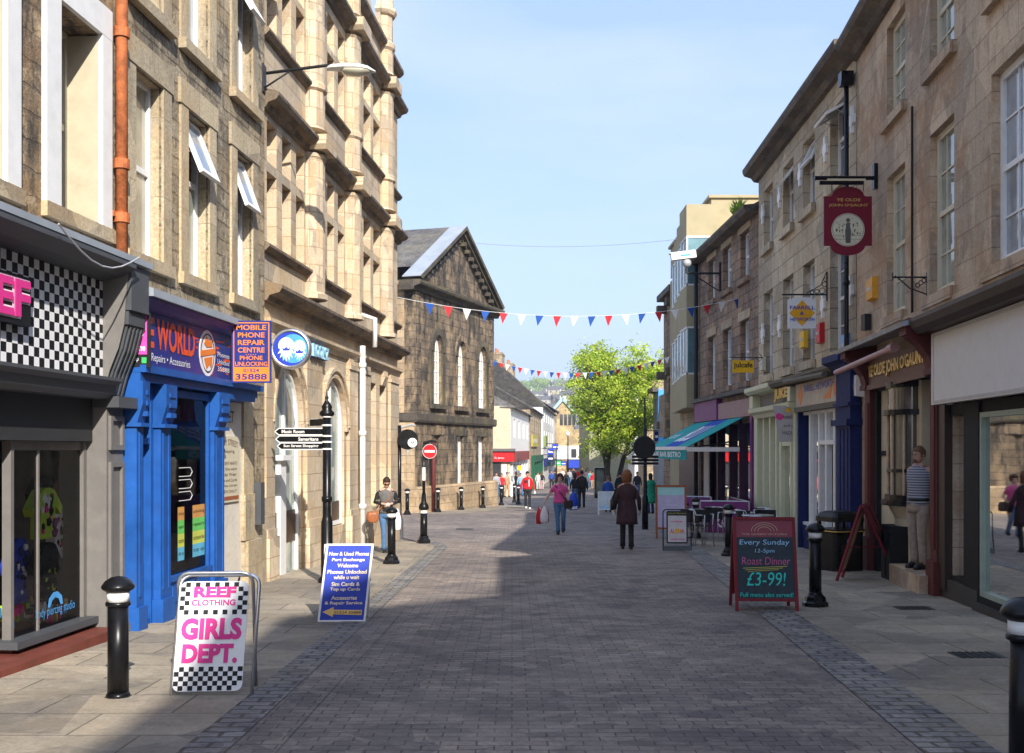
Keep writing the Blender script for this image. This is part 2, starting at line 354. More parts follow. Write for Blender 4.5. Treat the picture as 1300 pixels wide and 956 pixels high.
st_mus = STONE('sooty_ashlar', (.27,.20,.13), (.12,.095,.07), (.06,.05,.04), bw=.72, bh=.32, ms=.014, soot=.62, stain=(.42,.30,.17), stainf=.6, bump=.7, distort=.015, sootcol=(.03,.026,.022))
st_musl = STONE('tan_ashlar', (.50,.38,.24), (.40,.30,.19), (.2,.15,.1), bw=.85, bh=.34, ms=.012, soot=.18, stain=(.44,.28,.12), stainf=.4, bump=.5, distort=.01, sootcol=(.1,.08,.06))
st_musd = STONE('black_weathered_stone', (.09,.075,.06), (.06,.05,.04), (.03,.03,.03), bw=1.2, bh=.4, ms=.01, soot=.4, stain=(.3,.26,.07), stainf=.25, bump=.4)
st_near = STONE('brown_ashlar', (.53,.42,.30), (.44,.345,.245), (.24,.17,.11), bw=.95, bh=.36, ms=.007, soot=.22, stain=(.36,.20,.095), stainf=.6, bump=.25, distort=.006, sootcol=(.13,.09,.06), fine=.15)
st_cross = STONE('pale_ashlar', (.54,.465,.335), (.44,.37,.26), (.17,.13,.09), bw=.85, bh=.40, ms=.012, soot=.12, stain=(.36,.24,.12), stainf=.4, bump=.4, distort=.006, sootcol=(.14,.11,.08), fine=.15)
st_mid = STONE('mixed_brown_stone', (.38,.25,.165), (.20,.145,.11), (.10,.08,.06), bw=.52, bh=.27, ms=.016, soot=.38, stain=(.30,.2,.11), stainf=.45, bump=.8, distort=.02, sootcol=(.05,.042,.035))
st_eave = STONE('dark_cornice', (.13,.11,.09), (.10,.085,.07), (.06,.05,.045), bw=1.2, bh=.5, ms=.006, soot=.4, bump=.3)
st_far = STONE('far_stone', (.42,.33,.21), (.33,.26,.17), (.25,.2,.14), bw=.7, bh=.35, ms=.02, soot=.15, bump=.4)
# ground
g_brick = STONE('clay_pavers', (.285,.240,.205), (.200,.172,.155), (.075,.066,.056), bw=.215, bh=.108, ms=.006, soot=.12, stain=(.30,.25,.21), stainf=.4, bump=.5, distort=.006, sootcol=(.10,.085,.075), fine=.18, rough=.82, sns=1.0, gum=.6)
g_flag = STONE('york_flags', (.35,.305,.235), (.26,.235,.19), (.09,.08,.06), bw=.92, bh=.62, ms=.009, soot=.18, stain=(.33,.27,.18), stainf=.4, bump=.35, distort=.008, sootcol=(.13,.115,.095), rot=0, fine=.16, rough=.85, sns=1.0, gum=.7)
g_sett = STONE('granite_setts', (.31,.295,.27), (.21,.215,.225), (.10,.088,.068), bw=.24, bh=.13, ms=.016, soot=.15, stain=(.3,.25,.17), stainf=.3, bump=.9, distort=.02, fine=.2, rough=.7, sns=1.0)
# ------------------------------------------------------------------ building helpers
def wall(fr, a0, a1, c0, c1, ops, mat, parent, depth=8.0, rev=.32, name='wall', b=0.0, floor=True):
    """front face with real openings, their reveals, and the body of the building behind"""
    mb = MB(); P = fr.pt
    A = sorted(set([a0, a1] + [x for o in ops for x in (o[0], o[1])])); Cz = sorted(set([c0, c1] + [x for o in ops for x in (o[2], o[3])]))
    A = [x for x in A if a0 <= x <= a1]; Cz = [x for x in Cz if c0 <= x <= c1]
    for i in range(len(A)-1):
        for j in range(len(Cz)-1):
            am, cm = (A[i]+A[i+1])/2, (Cz[j]+Cz[j+1])/2
            if any(o[0] < am < o[1] and o[2] < cm < o[3] for o in ops): continue
            mb.quad(P(A[i],b,Cz[j]), P(A[i+1],b,Cz[j]), P(A[i+1],b,Cz[j+1]), P(A[i],b,Cz[j+1]))
    for o in ops:
        u0, u1, z0, z1 = o[:4]; u0, u1 = max(u0, a0), min(u1, a1)
        r = b - (o[4] if len(o) > 4 else rev)
        mb.quad(P(u0,b,z0), P(u0,r,z0), P(u0,r,z1), P(u0,b,z1)); mb.quad(P(u1,b,z0), P(u1,r,z0), P(u1,r,z1), P(u1,b,z1))
        mb.quad(P(u0,b,z0), P(u1,b,z0), P(u1,r,z0), P(u0,r,z0)); mb.quad(P(u0,b,z1), P(u1,b,z1), P(u1,r,z1), P(u0,r,z1))
    d = -depth
    mb.quad(P(a0,b,c0), P(a0,d,c0), P(a0,d,c1), P(a0,b,c1)); mb.quad(P(a1,b,c0), P(a1,d,c0), P(a1,d,c1), P(a1,b,c1))
    mb.quad(P(a0,d,c0), P(a1,d,c0), P(a1,d,c1), P(a0,d,c1)); mb.quad(P(a0,b,c1), P(a1,b,c1), P(a1,d,c1), P(a0,d,c1))
    return mb.build(name, mat, parent)

def roof(fr, a0, a1, c, depth, rise, over, mat, parent, name='roof', hip=False):
    mb = MB(); P = fr.pt; h = depth / 2; t = .12
    k = h * .8 if hip else 0
    top = [P(a0-over*.3+k, -h, c+rise), P(a1+over*.3-k, -h, c+rise)]
    e = [P(a0-over*.3, over, c - over*rise/h), P(a1+over*.3, over, c - over*rise/h), P(a1+over*.3, -depth-over, c - over*rise/h), P(a0-over*.3, -depth-over, c - over*rise/h)]
    up = Vector((0, 0, t)); low = e + top
    v = [x + Vector((0,0,.02)) for x in low] + [x + up for x in low]
    mb.add(v, [(0,1,5,4), (2,3,4,5), (6,7,11,10), (8,9,10,11), (0,1,7,6), (2,3,9,8), (1,2,5), (7,8,11), (3,0,4), (9,6,10), (1,2,8,7), (3,0,6,9)])
    return mb.build(name, mat, parent)

def window(fr, a0, a1, c0, c1, parent, rec=.18, pane=None, frame=None, bars=(1, 0), sash=True, fw=.055, open_top=None, sill=None, sur=None, name='window', stile=.0, blind=0):
    """sash window in an opening; panes, sill, stone surround and any open casement are its sub-parts"""
    frame = frame or white; pane = pane or p_dark; k = fr.A.length; w = fw / k
    mb = MB(); r = -rec; mid = c0 + (c1-c0) * (.5 if open_top is None else .6)
    for x0, x1, z0, z1 in ((a0, a0+w, c0, c1), (a1-w, a1, c0, c1), (a0+w, a1-w, c1-fw, c1), (a0+w, a1-w, c0, c0+fw*1.3)):
        mb.box(fr, x0, x1, r-.05, r+.03, z0, z1)
    if sash: mb.box(fr, a0+w, a1-w, r-.045, r+.02, mid-.03, mid+.035)
    bt = .022
    nx, nz = bars
    for i in range(1, nx):
        x = a0 + (a1-a0)*i/nx; mb.box(fr, x-bt/2/k, x+bt/2/k, r-.03, r+.008, c0+fw, c1-fw)
    for j in range(1, nz):
        z = c0 + (c1-c0)*j/nz
        if sash and abs(z-mid) < .1: continue
        mb.box(fr, a0+w, a1-w, r-.028, r+.006, z-bt/2, z+bt/2)
    wd = mb.build(name, frame, parent)
    g = MB(); top = c1
    if open_top is not None: g.rect(fr, a0+w, a1-w, c0+fw, mid, r-.012)
    else: g.rect(fr, a0+w, a1-w, c0+fw, c1-fw, r-.012)
    g.build('pane', pane, wd)
    if blind:
        bl = MB(); bl.rect(fr, a0+w, a1-w, c1-fw-(c1-c0)*blind, c1-fw, r-.006); bl.build('blind', cream, wd)
    if open_top is not None:      # top-hung casement pushed outwards
        if True:
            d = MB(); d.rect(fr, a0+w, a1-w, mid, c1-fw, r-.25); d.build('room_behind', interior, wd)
        ang = R(open_top); hz = c1 - fw; L_ = (c1 - fw - mid)
        sn = Frame(fr.pt(0, r+.03, hz), fr.A, fr.B*math.cos(ang)+Vector((0,0,1))*math.sin(ang), -Vector((0,0,1))*math.cos(ang)+fr.B*math.sin(ang))
        cb = MB(); e = .05
        for x0, x1, z0, z1 in ((a0+w, a0+w+e/k, 0, L_), (a1-w-e/k, a1-w, 0, L_), (a0+w+e/k, a1-w-e/k, 0, e), (a0+w+e/k, a1-w-e/k, L_-e, L_)):
            cb.box(sn, x0, x1, -.02, .03, z0, z1)
        cs = cb.build('casement', frame, wd)
        q = MB(); q.box(sn, a0+w+e/k, a1-w-e/k, -.004, .004, e, L_-e); q.build('casement_glass', p_grey, wd)
        q = MB()
        for x in (a0+w+.03, a1-w-.03): q.tube([fr.pt(x, r+.02, hz-L_*.55), sn.pt(x, -.02, L_*.62)], .008, 5)
        q.build('stay', greymetal, wd)
    if sill: 
        s = MB(); s.box(fr, a0-sill[0]/k, a1+sill[0]/k, -rec+.04, sill[1], c0-sill[2], c0-.003); s.build('sill', sill[3], wd)
    if sur:
        s = MB(); t, pr, sm = sur; b0 = -.02
        s.box(fr, a0-t/k, a0-.002, b0, pr, c0-.003, c1+.002); s.box(fr, a1+.002, a1+t/k, b0, pr, c0-.003, c1+.002); s.box(fr, a0-t*1.15/k, a1+t*1.15/k, b0, pr+.012, c1+.004, c1+t*1.25)
        s.box(fr, a1-.014/k, a1-.003/k, -rec+.035, -.022, c0, c1-.014); s.box(fr, a0+.003/k, a0+.014/k, -rec+.035, -.022, c0, c1-.014); s.box(fr, a0+.003/k, a1-.003/k, -rec+.035, -.022, c1-.013, c1-.003)
        s.build('surround', sm, wd)
    return wd

def arch_fill(mb, fr, a0, a1, cs, c1, b0, b1, n=10, rise=None):
    """stone of the two spandrels left over when an arch is cut into a rectangular hole"""
    am = (a0+a1)/2; r = (a1-a0)/2; rz = rise or (c1-cs)
    L_ = [(am - r*math.cos(R(90*i/n)), cs + rz*math.sin(R(90*i/n))) for i in range(n+1)]
    Rr = [(am + r*math.cos(R(90*i/n)), cs + rz*math.sin(R(90*i/n))) for i in range(n+1)]
    for S, x in ((L_, a0), (Rr, a1)):
        for i in range(n):
            (p, q), (u, v) = S[i], S[i+1]
            mb.prism(fr, [(p, q), (u, v), (u, c1+.001), (p, c1+.001)], b0, b1)
def arch_ring(mb, fr, a0, a1, cs, rise, t, b0, b1, n=16, ell=True):
    am = (a0+a1)/2; r = abs(a1-a0)/2; k = fr.A.length
    p = [(am - r*math.cos(R(180*i/n)), cs + rise*math.sin(R(180*i/n))) for i in range(n+1)]
    q = [(am - (r+t/k)*math.cos(R(180*i/n)), cs + (rise+t)*math.sin(R(180*i/n))) for i in range(n+1)]
    for i in range(n): mb.prism(fr, [p[i], p[i+1], q[i+1], q[i]], b0, b1)
def checker(mb, fr, a0, a1, c0, c1, na, nc, b=0.0, m0=0, m1=1, thick=0, skip=None):
    for i in range(na):
        for j in range(nc):
            if skip and skip(i, j): continue
            x0, x1 = a0+(a1-a0)*i/na, a0+(a1-a0)*(i+1)/na; z0, z1 = c0+(c1-c0)*j/nc, c0+(c1-c0)*(j+1)/nc
            mb.m = m0 if (i+j) % 2 else m1; mb.rect(fr, x0, x1, z0, z1, b)
    mb.m = 0
def goods_box(fr, a0, a1, c0, c1, depth, parent, mat=None, name='shop_interior', b=-.3):
    mb = MB(); P = fr.pt; d = b - depth
    mb.quad(P(a0,d,c0), P(a1,d,c0), P(a1,d,c1), P(a0,d,c1)); mb.quad(P(a0,b,c0), P(a1,b,c0), P(a1,d,c0), P(a0,d,c0)); mb.quad(P(a0,b,c1), P(a1,b,c1), P(a1,d,c1), P(a0,d,c1))
    mb.quad(P(a0,b,c0), P(a0,d,c0), P(a0,d,c1), P(a0,b,c1)); mb.quad(P(a1,b,c0), P(a1,d,c0), P(a1,d,c1), P(a1,b,c1))
    return mb.build(name, mat or interior, parent)
def part(name, mat, parent, fr, *boxes):
    mb = MB()
    for b in boxes: mb.box(fr, *b)
    return mb.build(name, mat, parent)
def chimney(fr, a, b, c, w, d, h, pots, mat, parent):
    mb = MB(); mb.box(fr, a-w/2, a+w/2, b-d/2, b+d/2, c, c+h); mb.box(fr, a-w/2-.06, a+w/2+.06, b-d/2-.06, b+d/2+.06, c+h-.25, c+h-.1)
    o = mb.build('chimney', mat, parent); pm = MB()
    for i in range(pots):
        x = a - w/2 + w*(i+.5)/pots; pm.lathe(fr.pt(x, b, c+h), [(.13,0),(.11,.3),(.14,.42),(.1,.42),(.1,.1)], 8)
    if pots: pm.build('chimney_pots', terracotta, o)
    return o
terracotta = M('terracotta', (.45,.17,.08), .8)

# ================================================================== LEFT SIDE
FL = Fac(-5.0, 762, -1)
BASE = -.75
def root_at(fr, a, nm, lb, cat, group=None):
    p = fr.pt(a, 0, 0); return thing(nm, lb, cat, (p.x, p.y, gz(p.y)), group=group)

# ---- clothing shop with the chequered fascia
rf = root_at(FL, 9, 'shop_building', 'stone building with chequered black and white clothing shop front and white painted window surrounds', 'building')
yE = 11.33
ops = [(8.35, 9.22, 3.86, 5.76), (10.14, 10.98, 3.86, 5.76), (8.35, 9.22, 6.6, 8.2), (10.14, 10.98, 6.6, 8.2), (6.3, 7.1, 3.86, 5.76), (4.9, 10.94, -.4, 3.3, .9)]
wall(FL, 3.6, yE, BASE, 9.0, ops, st_reef, rf)
for o in ops[:5]:
    window(FL, o[0], o[1], o[2], o[3], rf, rec=.34, pane=p_cream, frame=cream, bars=(1,0), sill=(.28,.06,.14,st_dress))
    s = MB(); t = .27
    s.box(FL, o[0]-t, o[0], -.02, .05, o[2]-.02, o[3]); s.box(FL, o[1], o[1]+t*.8, -.02, .05, o[2]-.02, o[3]); s.box(FL, o[0]-t, o[1]+t*.8, -.02, .052, o[3]+.002, o[3]+.3)
    s.build('painted_surround', white, rf); s = MB(); s.box(FL, o[1]-.012, o[1]-.004, -.31, .0, o[2], o[3]-.02); s.build('painted_reveal', M('cream_reveal_paint', (.52,.46,.33), .6, var=.06, dirt=.15), rf)
roof(FL, 3.6, yE, 9.0, 8, 2.6, .3, slate, rf)
front = MB(); front.prism_b(FL, [(.0,3.62),(.43,3.52),(.43,3.46),(.0,3.40)], 4.9, 11.3); sf = front.build('lead_flashing', lead_pale, rf)
fas = MB(); fas.prism_b(FL, [(.0,3.38),(.44,3.44),(.44,3.40),(.30,3.32),(.14,3.28),(.0,3.28)], 4.9, 10.88)
fas.prism_b(FL, [(-.1,2.12),(.16,2.12),(.22,2.17),(.24,2.25),(.30,2.29),(.30,2.32),(.0,2.34),(-.1,2.34)], 4.9, 10.88)
fa = fas.build('fascia_cornice', grey_dark, rf)
ck = MB(); ck.m = 1; ck.box(FL, 4.9, 10.88, .0, .10, 2.34, 3.28); checker(ck, FL, 5.0, 10.88, 2.345, 3.275, 66, 11, .104, 0, 1)
ck.build('chequered_fascia', [clearwhite, ink], rf)
# letters: the word runs off the picture to the left
lt = MB(); lt.box(FL, 8.0, 9.33, .11, .19, 2.66, 3.07); lb = lt.build('letter_backing', ink, rf)
t = MB(); t.text(FL, 'REEF', 8.13, 9.31, 2.705, 3.045, .194, bold=.07); t.build('letter_outline', clearwhite, lb)
t = MB(); t.text(FL, 'REEF', 8.15, 9.29, 2.72, 3.03, .20, ext=.012, bold=.03); t.build('lettering', pink, lb)
# end bracket and pilaster
cb = MB(); cb.box(FL, 10.90, 11.30, .0, .35, 2.86, 3.40); cb.box(FL, 10.885, 11.305, .0, .385, 3.0, 3.44)
cb.prism_b(FL, [(.0,2.86),(.33,2.86),(.27,2.62),(.18,2.4),(.12,2.15),(.0,2.15)], 10.93, 11.28)
for k in range(4): cb.prism_b(FL, [(.05,2.84),(.345,2.84),(.285,2.61),(.195,2.39),(.135,2.17),(.05,2.17)], 10.97+k*.085, 11.0+k*.085)
cb.box(FL, 10.88, 11.32, .0, .26, 2.04, 2.15)
cb.build('bracket', grey_dark, rf)
sc = MB(); sc.prism_b(FL, [(.0,2.16),(.11,2.16),(.17,2.40),(.26,2.62),(.32,2.86),(.33,3.0),(.36,3.38),(.0,3.38)], 10.862, 10.878); sc.build('bracket_cheek', grey_shop, rf)
pl = MB(); pl.box(FL, 10.91, 11.29, -.9, .12, BASE, 2.10)
for z0, z1 in ((1.62, 1.96), (-.15, 1.5)):
    pl.box(FL, 10.95, 11.0, .12, .15, z0, z1); pl.box(FL, 11.21, 11.26, .12, .15, z0, z1); pl.box(FL, 11.0, 11.21, .12, .15, z1-.05, z1); pl.box(FL, 11.0, 11.21, .12, .15, z0, z0+.05)
pl.box(FL, 10.89, 11.32, .0, .19, BASE, -.15)
pl.build('pilaster', grey_shop, rf)
# display window: a small bay standing in the opening
dw = MB(); G1 = 9.55
part('head_panel', M('shaded_panel_grey', (.035,.036,.038), .6), rf, FL, (4.9, 10.9, -.2, -.02, 1.705, 2.12))  # panel coloured darker to carry the shade above the window
dw.box(FL, G1, 10.9, -.16, -.10, 1.62, 1.70)
dw.box(FL, G1-.05, G1, -.16, -.08, -.05, 1.7); dw.box(FL, 10.84, 10.9, -.16, -.08, -.05, 1.7); dw.box(FL, G1-.05, G1, -.9, -.84, -.05, 1.7)
dw.box(FL, G1+.45, G1+.475, -.14, -.10, -.02, 1.65)
dwo = dw.build('window_frame', grey_shop, rf)
part('window_sill', grey_dark, rf, FL, (G1-.16, 10.94, -.2, .04, -.085, -.02), (G1-.16, G1+.02, -.9, -.2, -.085, -.02))
part('stall_riser', redstone, rf, FL, (G1-.06, 10.92, -.9, -.06, BASE, -.086))
part('step', redstone, rf, FL, (4.9, 10.9, -.9, .26, BASE, -.13))
g = MB(); g.rect(FL, G1, 10.85, -.02, 1.64, -.12); g.quad(FL.pt(G1-.02,-.12,-.02), FL.pt(G1-.02,-.84,-.02), FL.pt(G1-.02,-.84,1.64), FL.pt(G1-.02,-.12,1.64)); g.build('window_glass', glass_c, rf)
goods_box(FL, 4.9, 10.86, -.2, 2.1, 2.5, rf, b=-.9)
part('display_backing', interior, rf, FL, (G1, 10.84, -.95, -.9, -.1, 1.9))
# door at the left of the bay
part('door', grey_shop, rf, FL, (8.5, 8.58, -.92, -.86, -.2, 1.7), (9.33, 9.41, -.92, -.86, -.2, 1.7), (8.58, 9.33, -.92, -.86, 1.6, 1.7), (8.58, 9.33, -.92, -.86, -.2, .25))
part('door_post', grey_shop, rf, FL, (8.9, 8.98, -.12, -.04, -.25, 1.72))
# clothes in the display window
def garment(fr, a, b, c, w, h, cols, seed):
    rn = random.Random(seed); mb = MB(); P = fr.pt
    T = [(a-w*.5, c+h*.0), (a+w*.5, c), (a+w*.46, c+h*.62), (a+w*.85, c+h*.45), (a+w*.95, c+h*.6), (a+w*.42, c+h*.95), (a+w*.16, c+h), (a-w*.16, c+h), (a-w*.42, c+h*.95), (a-w*.95, c+h*.6), (a-w*.85, c+h*.45), (a-w*.46, c+h*.62)]
    mb.prism(fr, T, b-.05, b+.05)
    for k in range(16):
        mb.m = 1 + rn.randrange(len(cols)-1); x = a + rn.uniform(-.4,.4)*w; z = c + rn.uniform(.08,.85)*h; s_ = rn.uniform(.03,.1)*w*2
        pts = [(x + s_*rn.uniform(.4,1)*math.cos(R(q)), z + s_*rn.uniform(.5,1.3)*math.sin(R(q))) for q in range(0, 360, 45)]
        mb.prism(fr, pts, b+.05, b+.056+k*.001)
    return mb, cols
lime = M('lime_fabric', (.42,.62,.06), .8); 
specs = [(10.05,-.42,.78,.30,.48,[lime,ink,pink,clearwhite,purple],'lime green and pink patterned top hanging in the clothing shop window','patterned_top'),
         (10.28,-.55,.95,.25,.42,[ink,purple,clearwhite,ink],'black hooded top with pale face print in the clothing shop window','hooded_top'),
         (10.05,-.40,.22,.26,.52,[ink,ink,lime,ink],'black shorts with lime green flashes below the patterned top','black_shorts'),
         (9.80,-.55,.2,.2,.6,[royal,clearwhite,ink,navy],'blue and white striped scarf in the clothing shop window','striped_scarf'),
         (10.42,-.5,.55,.16,.5,[clearwhite,ink,red_paint,lilac],'white printed top with small red marks beside the lime green one','printed_top')]
for a, b, c, w, h, cols, lb_, nm in specs:
    a += .42; b += .12
    mb, cols = garment(FL, a, b, c, w, h, cols, hash(nm) % 97 if False else len(lb_))
    p = FL.pt(a, b, c); tag(mb.build(nm, cols, None, loc=p), lb_, 'clothing', 'clothes in the shop window')
acc = MB(); rn = random.Random(5)
for k in range(40):
    acc.m = rn.randrange(6); x = rn.uniform(9.75, 10.75); y = rn.uniform(-.6,-.2); z = rn.uniform(.0,.16)
    acc.box(FL, x, x+rn.uniform(.02,.1), y, y+.05, z-.1+.07, z+rn.uniform(.0,.06))
p = FL.pt(10.1,-.3,-.03)
tag(acc.build('accessories', [ink, pink, clearwhite, gold, sky_blue, lime], None, loc=p), 'heap of bright belts, beads and small accessories on the clothing shop window floor', 'accessories', None, 'stuff')
t = MB(); t.text(FL, 'body piercing studio', 9.98, 10.72, .06, .17, -.112); t.prism(FL, [(10.2,.16),(10.22,.24),(10.3,.29),(10.38,.29),(10.46,.24),(10.48,.16),(10.44,.16),(10.4,.22),(10.34,.24),(10.28,.22),(10.24,.16)], -.112,-.110); t.build('window_lettering', sky_blue, rf)
# loose cable and rusty drainpipe
cbl = MB(); cbl.tube([FL.pt(9.2+i*.2, .5, 3.5 - .22*math.sin(math.pi*i/8)) for i in range(9)], .009, 5); cbl.build('cable', greymetal, rf)
dp = MB(); xp = 11.32
dp.tube([FL.pt(xp,.09,3.50), FL.pt(xp,.09,8.9)], .062, 12)
for z in (3.95, 4.5, 5.85, 7.4): dp.tube([FL.pt(xp,.09,z), FL.pt(xp,.09,z+.1)], .082, 12)
dp.box(FL, xp-.11, xp+.11, 0, .06, 4.0, 4.06)
for k in range(len(dp.sm)): dp.sm[k] = k < 20
dp.build('drainpipe', rust, rf)

# ---- phone shop with blue front
ph = root_at(FL, 13.5, 'shop_building', 'weathered stone building with bright blue phone repair shop front and open upper windows', 'building')
y0, y1 = yE, 16.42
W1 = [(11.82,12.56),(13.33,14.05),(15.12,15.80)]
ops = [(a,b,3.74,5.74) for a,b in W1] + [(a,b,6.52,8.3) for a,b in W1] + [(11.37,14.0,BASE,2.4,.1)]
wall(FL, y0+.003, y1, BASE, 9.1, ops, st_phone, ph)
roof(FL, y0, y1, 9.1, 8, 2.6, .3, slate, ph)
for i, (a, b) in enumerate(W1):
    window(FL, a, b, 3.74, 5.74, ph, rec=.15, pane=[p_cream, p_green, p_grey][i], open_top=[None, 22, 20][i], sill=(.26,.07,.14,st_dress), sur=(.24,.03,st_dress))
    window(FL, a, b, 6.52, 8.3, ph, rec=.15, pane=[p_green, p_grey, p_dark][i], open_top=[None, None, 30][i], sill=(.26,.1,.13,st_dress), sur=(.24,.03,st_dress))
# fascia
fs = MB(); fs.prism_b(FL, [(.0,3.42),(.42,3.28),(.42,3.2),(.0,3.2)], 11.34, 15.0); fs.build('lead_flashing', lead_pale, ph)
fs = MB(); fs.prism_b(FL, [(.0,3.19),(.38,3.19),(.34,3.12),(.26,3.08),(.0,3.08)], 11.34, 14.9); fs.build('fascia_cornice', deepblue, ph)
fs = MB(); fs.box(FL, 11.34, 14.86, .0, .24, 2.5, 3.08); fb = fs.build('fascia_board', deepblue, ph)
t = MB(); t.text(FL, 'NE WORLD', 11.40, 12.95, 2.70, 3.03, .247, bold=.03); t.build('lettering', orange_red, fb)
t = MB(); t.text(FL, 'Repairs \u2022 Accessories', 11.70, 12.80, 2.54, 2.65, .247); t.build('small_lettering', clearwhite, fb)
t = MB(); t.prism(FL, arc(13.37,2.79,.27,0,359,24,.28), .24,.246); o1 = t.build('roundel', clearwhite, fb)
t = MB(); arch_ring(t, FL, 13.15, 13.59, 2.79, .22, .015, .248,.252); arch_ring(t, FL, 13.15, 13.59, 2.79, -.22, -.015, .248,.252); t.build('roundel_ring', ink, fb)
t = MB(); t.prism(FL, [(13.12,2.73),(13.62,2.80),(13.62,2.87),(13.12,2.80)], .25,.254); t.prism(FL, [(13.24,2.9),(13.32,2.99),(13.42,2.93),(13.50,2.99),(13.52,2.88),(13.32,2.86)], .25,.254); t.prism(FL, [(13.24,2.72),(13.32,2.6),(13.42,2.66),(13.50,2.6),(13.52,2.76)], .25,.254); t.build('roundel_print', orange, fb)
t = MB()
for k, s_ in enumerate(('Phones', 'Unlocked', '35888')): t.text(FL, s_, 13.72, 14.15, 2.78-.09*k, 2.84-.09*k, .246)
t.build('side_lettering', clearwhite, fb)
t = MB(); rn = random.Random(3)
for k in range(26):
    x = rn.uniform(12.95, 14.2); z = rn.uniform(2.53, 3.0); t.box(FL, x, x+rn.uniform(.05,.25), .24, .242, z, z+.018)
t.build('small_print', orange_red, fb)
part('lower_cornice', blue_shop, ph, FL, (11.34, 15.3, .0, .34, 2.42, 2.497), (11.34, 15.2, .0, .28, 2.33, 2.417), (14.05, 15.1, -.2, .28, 2.27, 2.33))
for a0, a1 in ((11.34, 11.50), (11.96, 12.24), (13.62, 13.98)):
    mb = MB(); mb.box(FL, a0, a1, -.1, .24, BASE, 2.0); mb.box(FL, a0-.03, a1+.03, -.1, .28, BASE, .0)
    mb.box(FL, a0-.03, a1+.03, -.1, .30, 1.86, 1.90)
    mb.prism_b(FL, [(-.1,1.9),(.25,1.9),(.31,2.1),(.31,2.33),(-.1,2.33)], a0-.01, a1+.01)
    for z in (1.97, 2.08, 2.19): mb.box(FL, a0+.07, a1-.05, .2, .325, z, z+.05)
    mb.box(FL, a0+.05, a0+.08, .24, .25, .1, 1.8); mb.box(FL, a1-.08, a1-.05, .24, .25, .1, 1.8)
    mb.build('pilaster', blue_shop, ph)
mb = MB()
for z in (-.26, 1.68, 2.25): mb.box(FL, 11.52, 11.96, .08, .15, z, z+.07)
mb.box(FL, 11.50, 11.56, .06, .16, -.25, 2.3); mb.box(FL, 11.89, 11.96, .06, .16, -.25, 2.3); dfr = mb.build('door_frame', blue_shop, ph)
mb = MB(); mb.box(FL, 11.57, 11.89, .04, .08, -.2, .46); mb.box(FL, 11.57, 11.63, .04, .08, .46, 1.66); mb.box(FL, 11.80, 11.89, .04, .08, .46, 1.66); mb.box(FL, 11.63,11.8,.04,.08,1.6,1.66)
mb.box(FL, 11.62, 11.86, .08, .095, -.1, .15); mb.box(FL, 11.62, 11.86, .08, .095, .22, .4); dr = mb.build('door', blue_shop, ph)
q = MB(); q.rect(FL, 11.56, 11.92, .46, 1.66, .055); q.rect(FL, 11.56, 11.92, 1.76, 2.24, .10); q.build('door_glass', p_dark, dr)
mb = MB(); mb.box(FL, 12.24, 13.62, -.05, .19, BASE, .14); mb.box(FL, 12.24, 13.62, -.05, .22, .14, .20); mb.box(FL, 12.24, 12.32, .10, .19, .2, 2.3); mb.box(FL, 13.56, 13.62, .10, .19, .2, 2.3); mb.box(FL, 12.32, 13.56, .10, .19, 2.22, 2.3); mb.box(FL, 12.40, 13.50, .19, .205, -.1, .08)
mb.build('window_frame', blue_shop, ph)
q = MB(); q.rect(FL, 12.32, 13.56, .2, 2.22, .15); q.build('window_glass', glass_c, ph)
goods_box(FL, 11.45, 14.0, -.2, 2.35, 2.4, ph, interior2, b=-.02)
q = MB(); rn = random.Random(9)
for k in range(5):
    q.m = k % 3; q.box(FL, 12.45+k*.22, 12.6+k*.22, -.6-.1*k, -.55-.1*k, .3+.2*(k%3), 1.9)
q.m = 3; q.box(FL, 12.4, 13.5, -.4, -.1, .2, .6); q.build('display_stand', [deepblue, interior2, grey_dark, grey_shop], ph)
for j, (a0, a1) in enumerate(((12.66, 12.86), (13.12, 13.52))):
    q = MB(); cc = [orange, green, lime, aqua]
    hs = .62
    for k in range(4):
        q.m = k; q.rect(FL, a0, a1, .34+hs*(3-k)/4, .34+hs*(4-k)/4, .1535)
    q.m = 4
    for k, s_ in enumerate(('unlocking', 'repairs', 'accessories', 'top up')): q.text(FL, s_, a0+.02, a1-.02, .34+hs*(3-k)/4+.05, .34+hs*(3-k)/4+.10, .156)
    o = q.build('window_poster', [M('poster_orange', (.6,.3,.08), .6), M('poster_green', (.15,.55,.12), .6), M('poster_yellow', (.55,.6,.1), .6), M('poster_blue', (.12,.42,.6), .6), ink], None, loc=FL.pt(a0,.142,.36))
    tag(o, ['narrow orange, green, yellow and blue striped poster at the left of the phone shop window', 'wide orange, green, yellow and blue striped poster at the right of the phone shop window'][j], 'poster', 'posters in the phone shop window')
for k in range(3):
    z = 1.36 - k*.14; q = MB()
    for z2 in (z-.052, z+.048): q.box(FL, 12.70, 13.05, .153,.156, z2, z2+.008)
    q.prism(FL, [(13.05,z-.052),(13.12,z),(13.05,z+.056),(13.05,z+.045),(13.10,z),(13.05,z-.042)], .153,.156); q.build('arm_reflection', clearwhite, ph)  # white outlines drawn as the reflection of the finger post arms
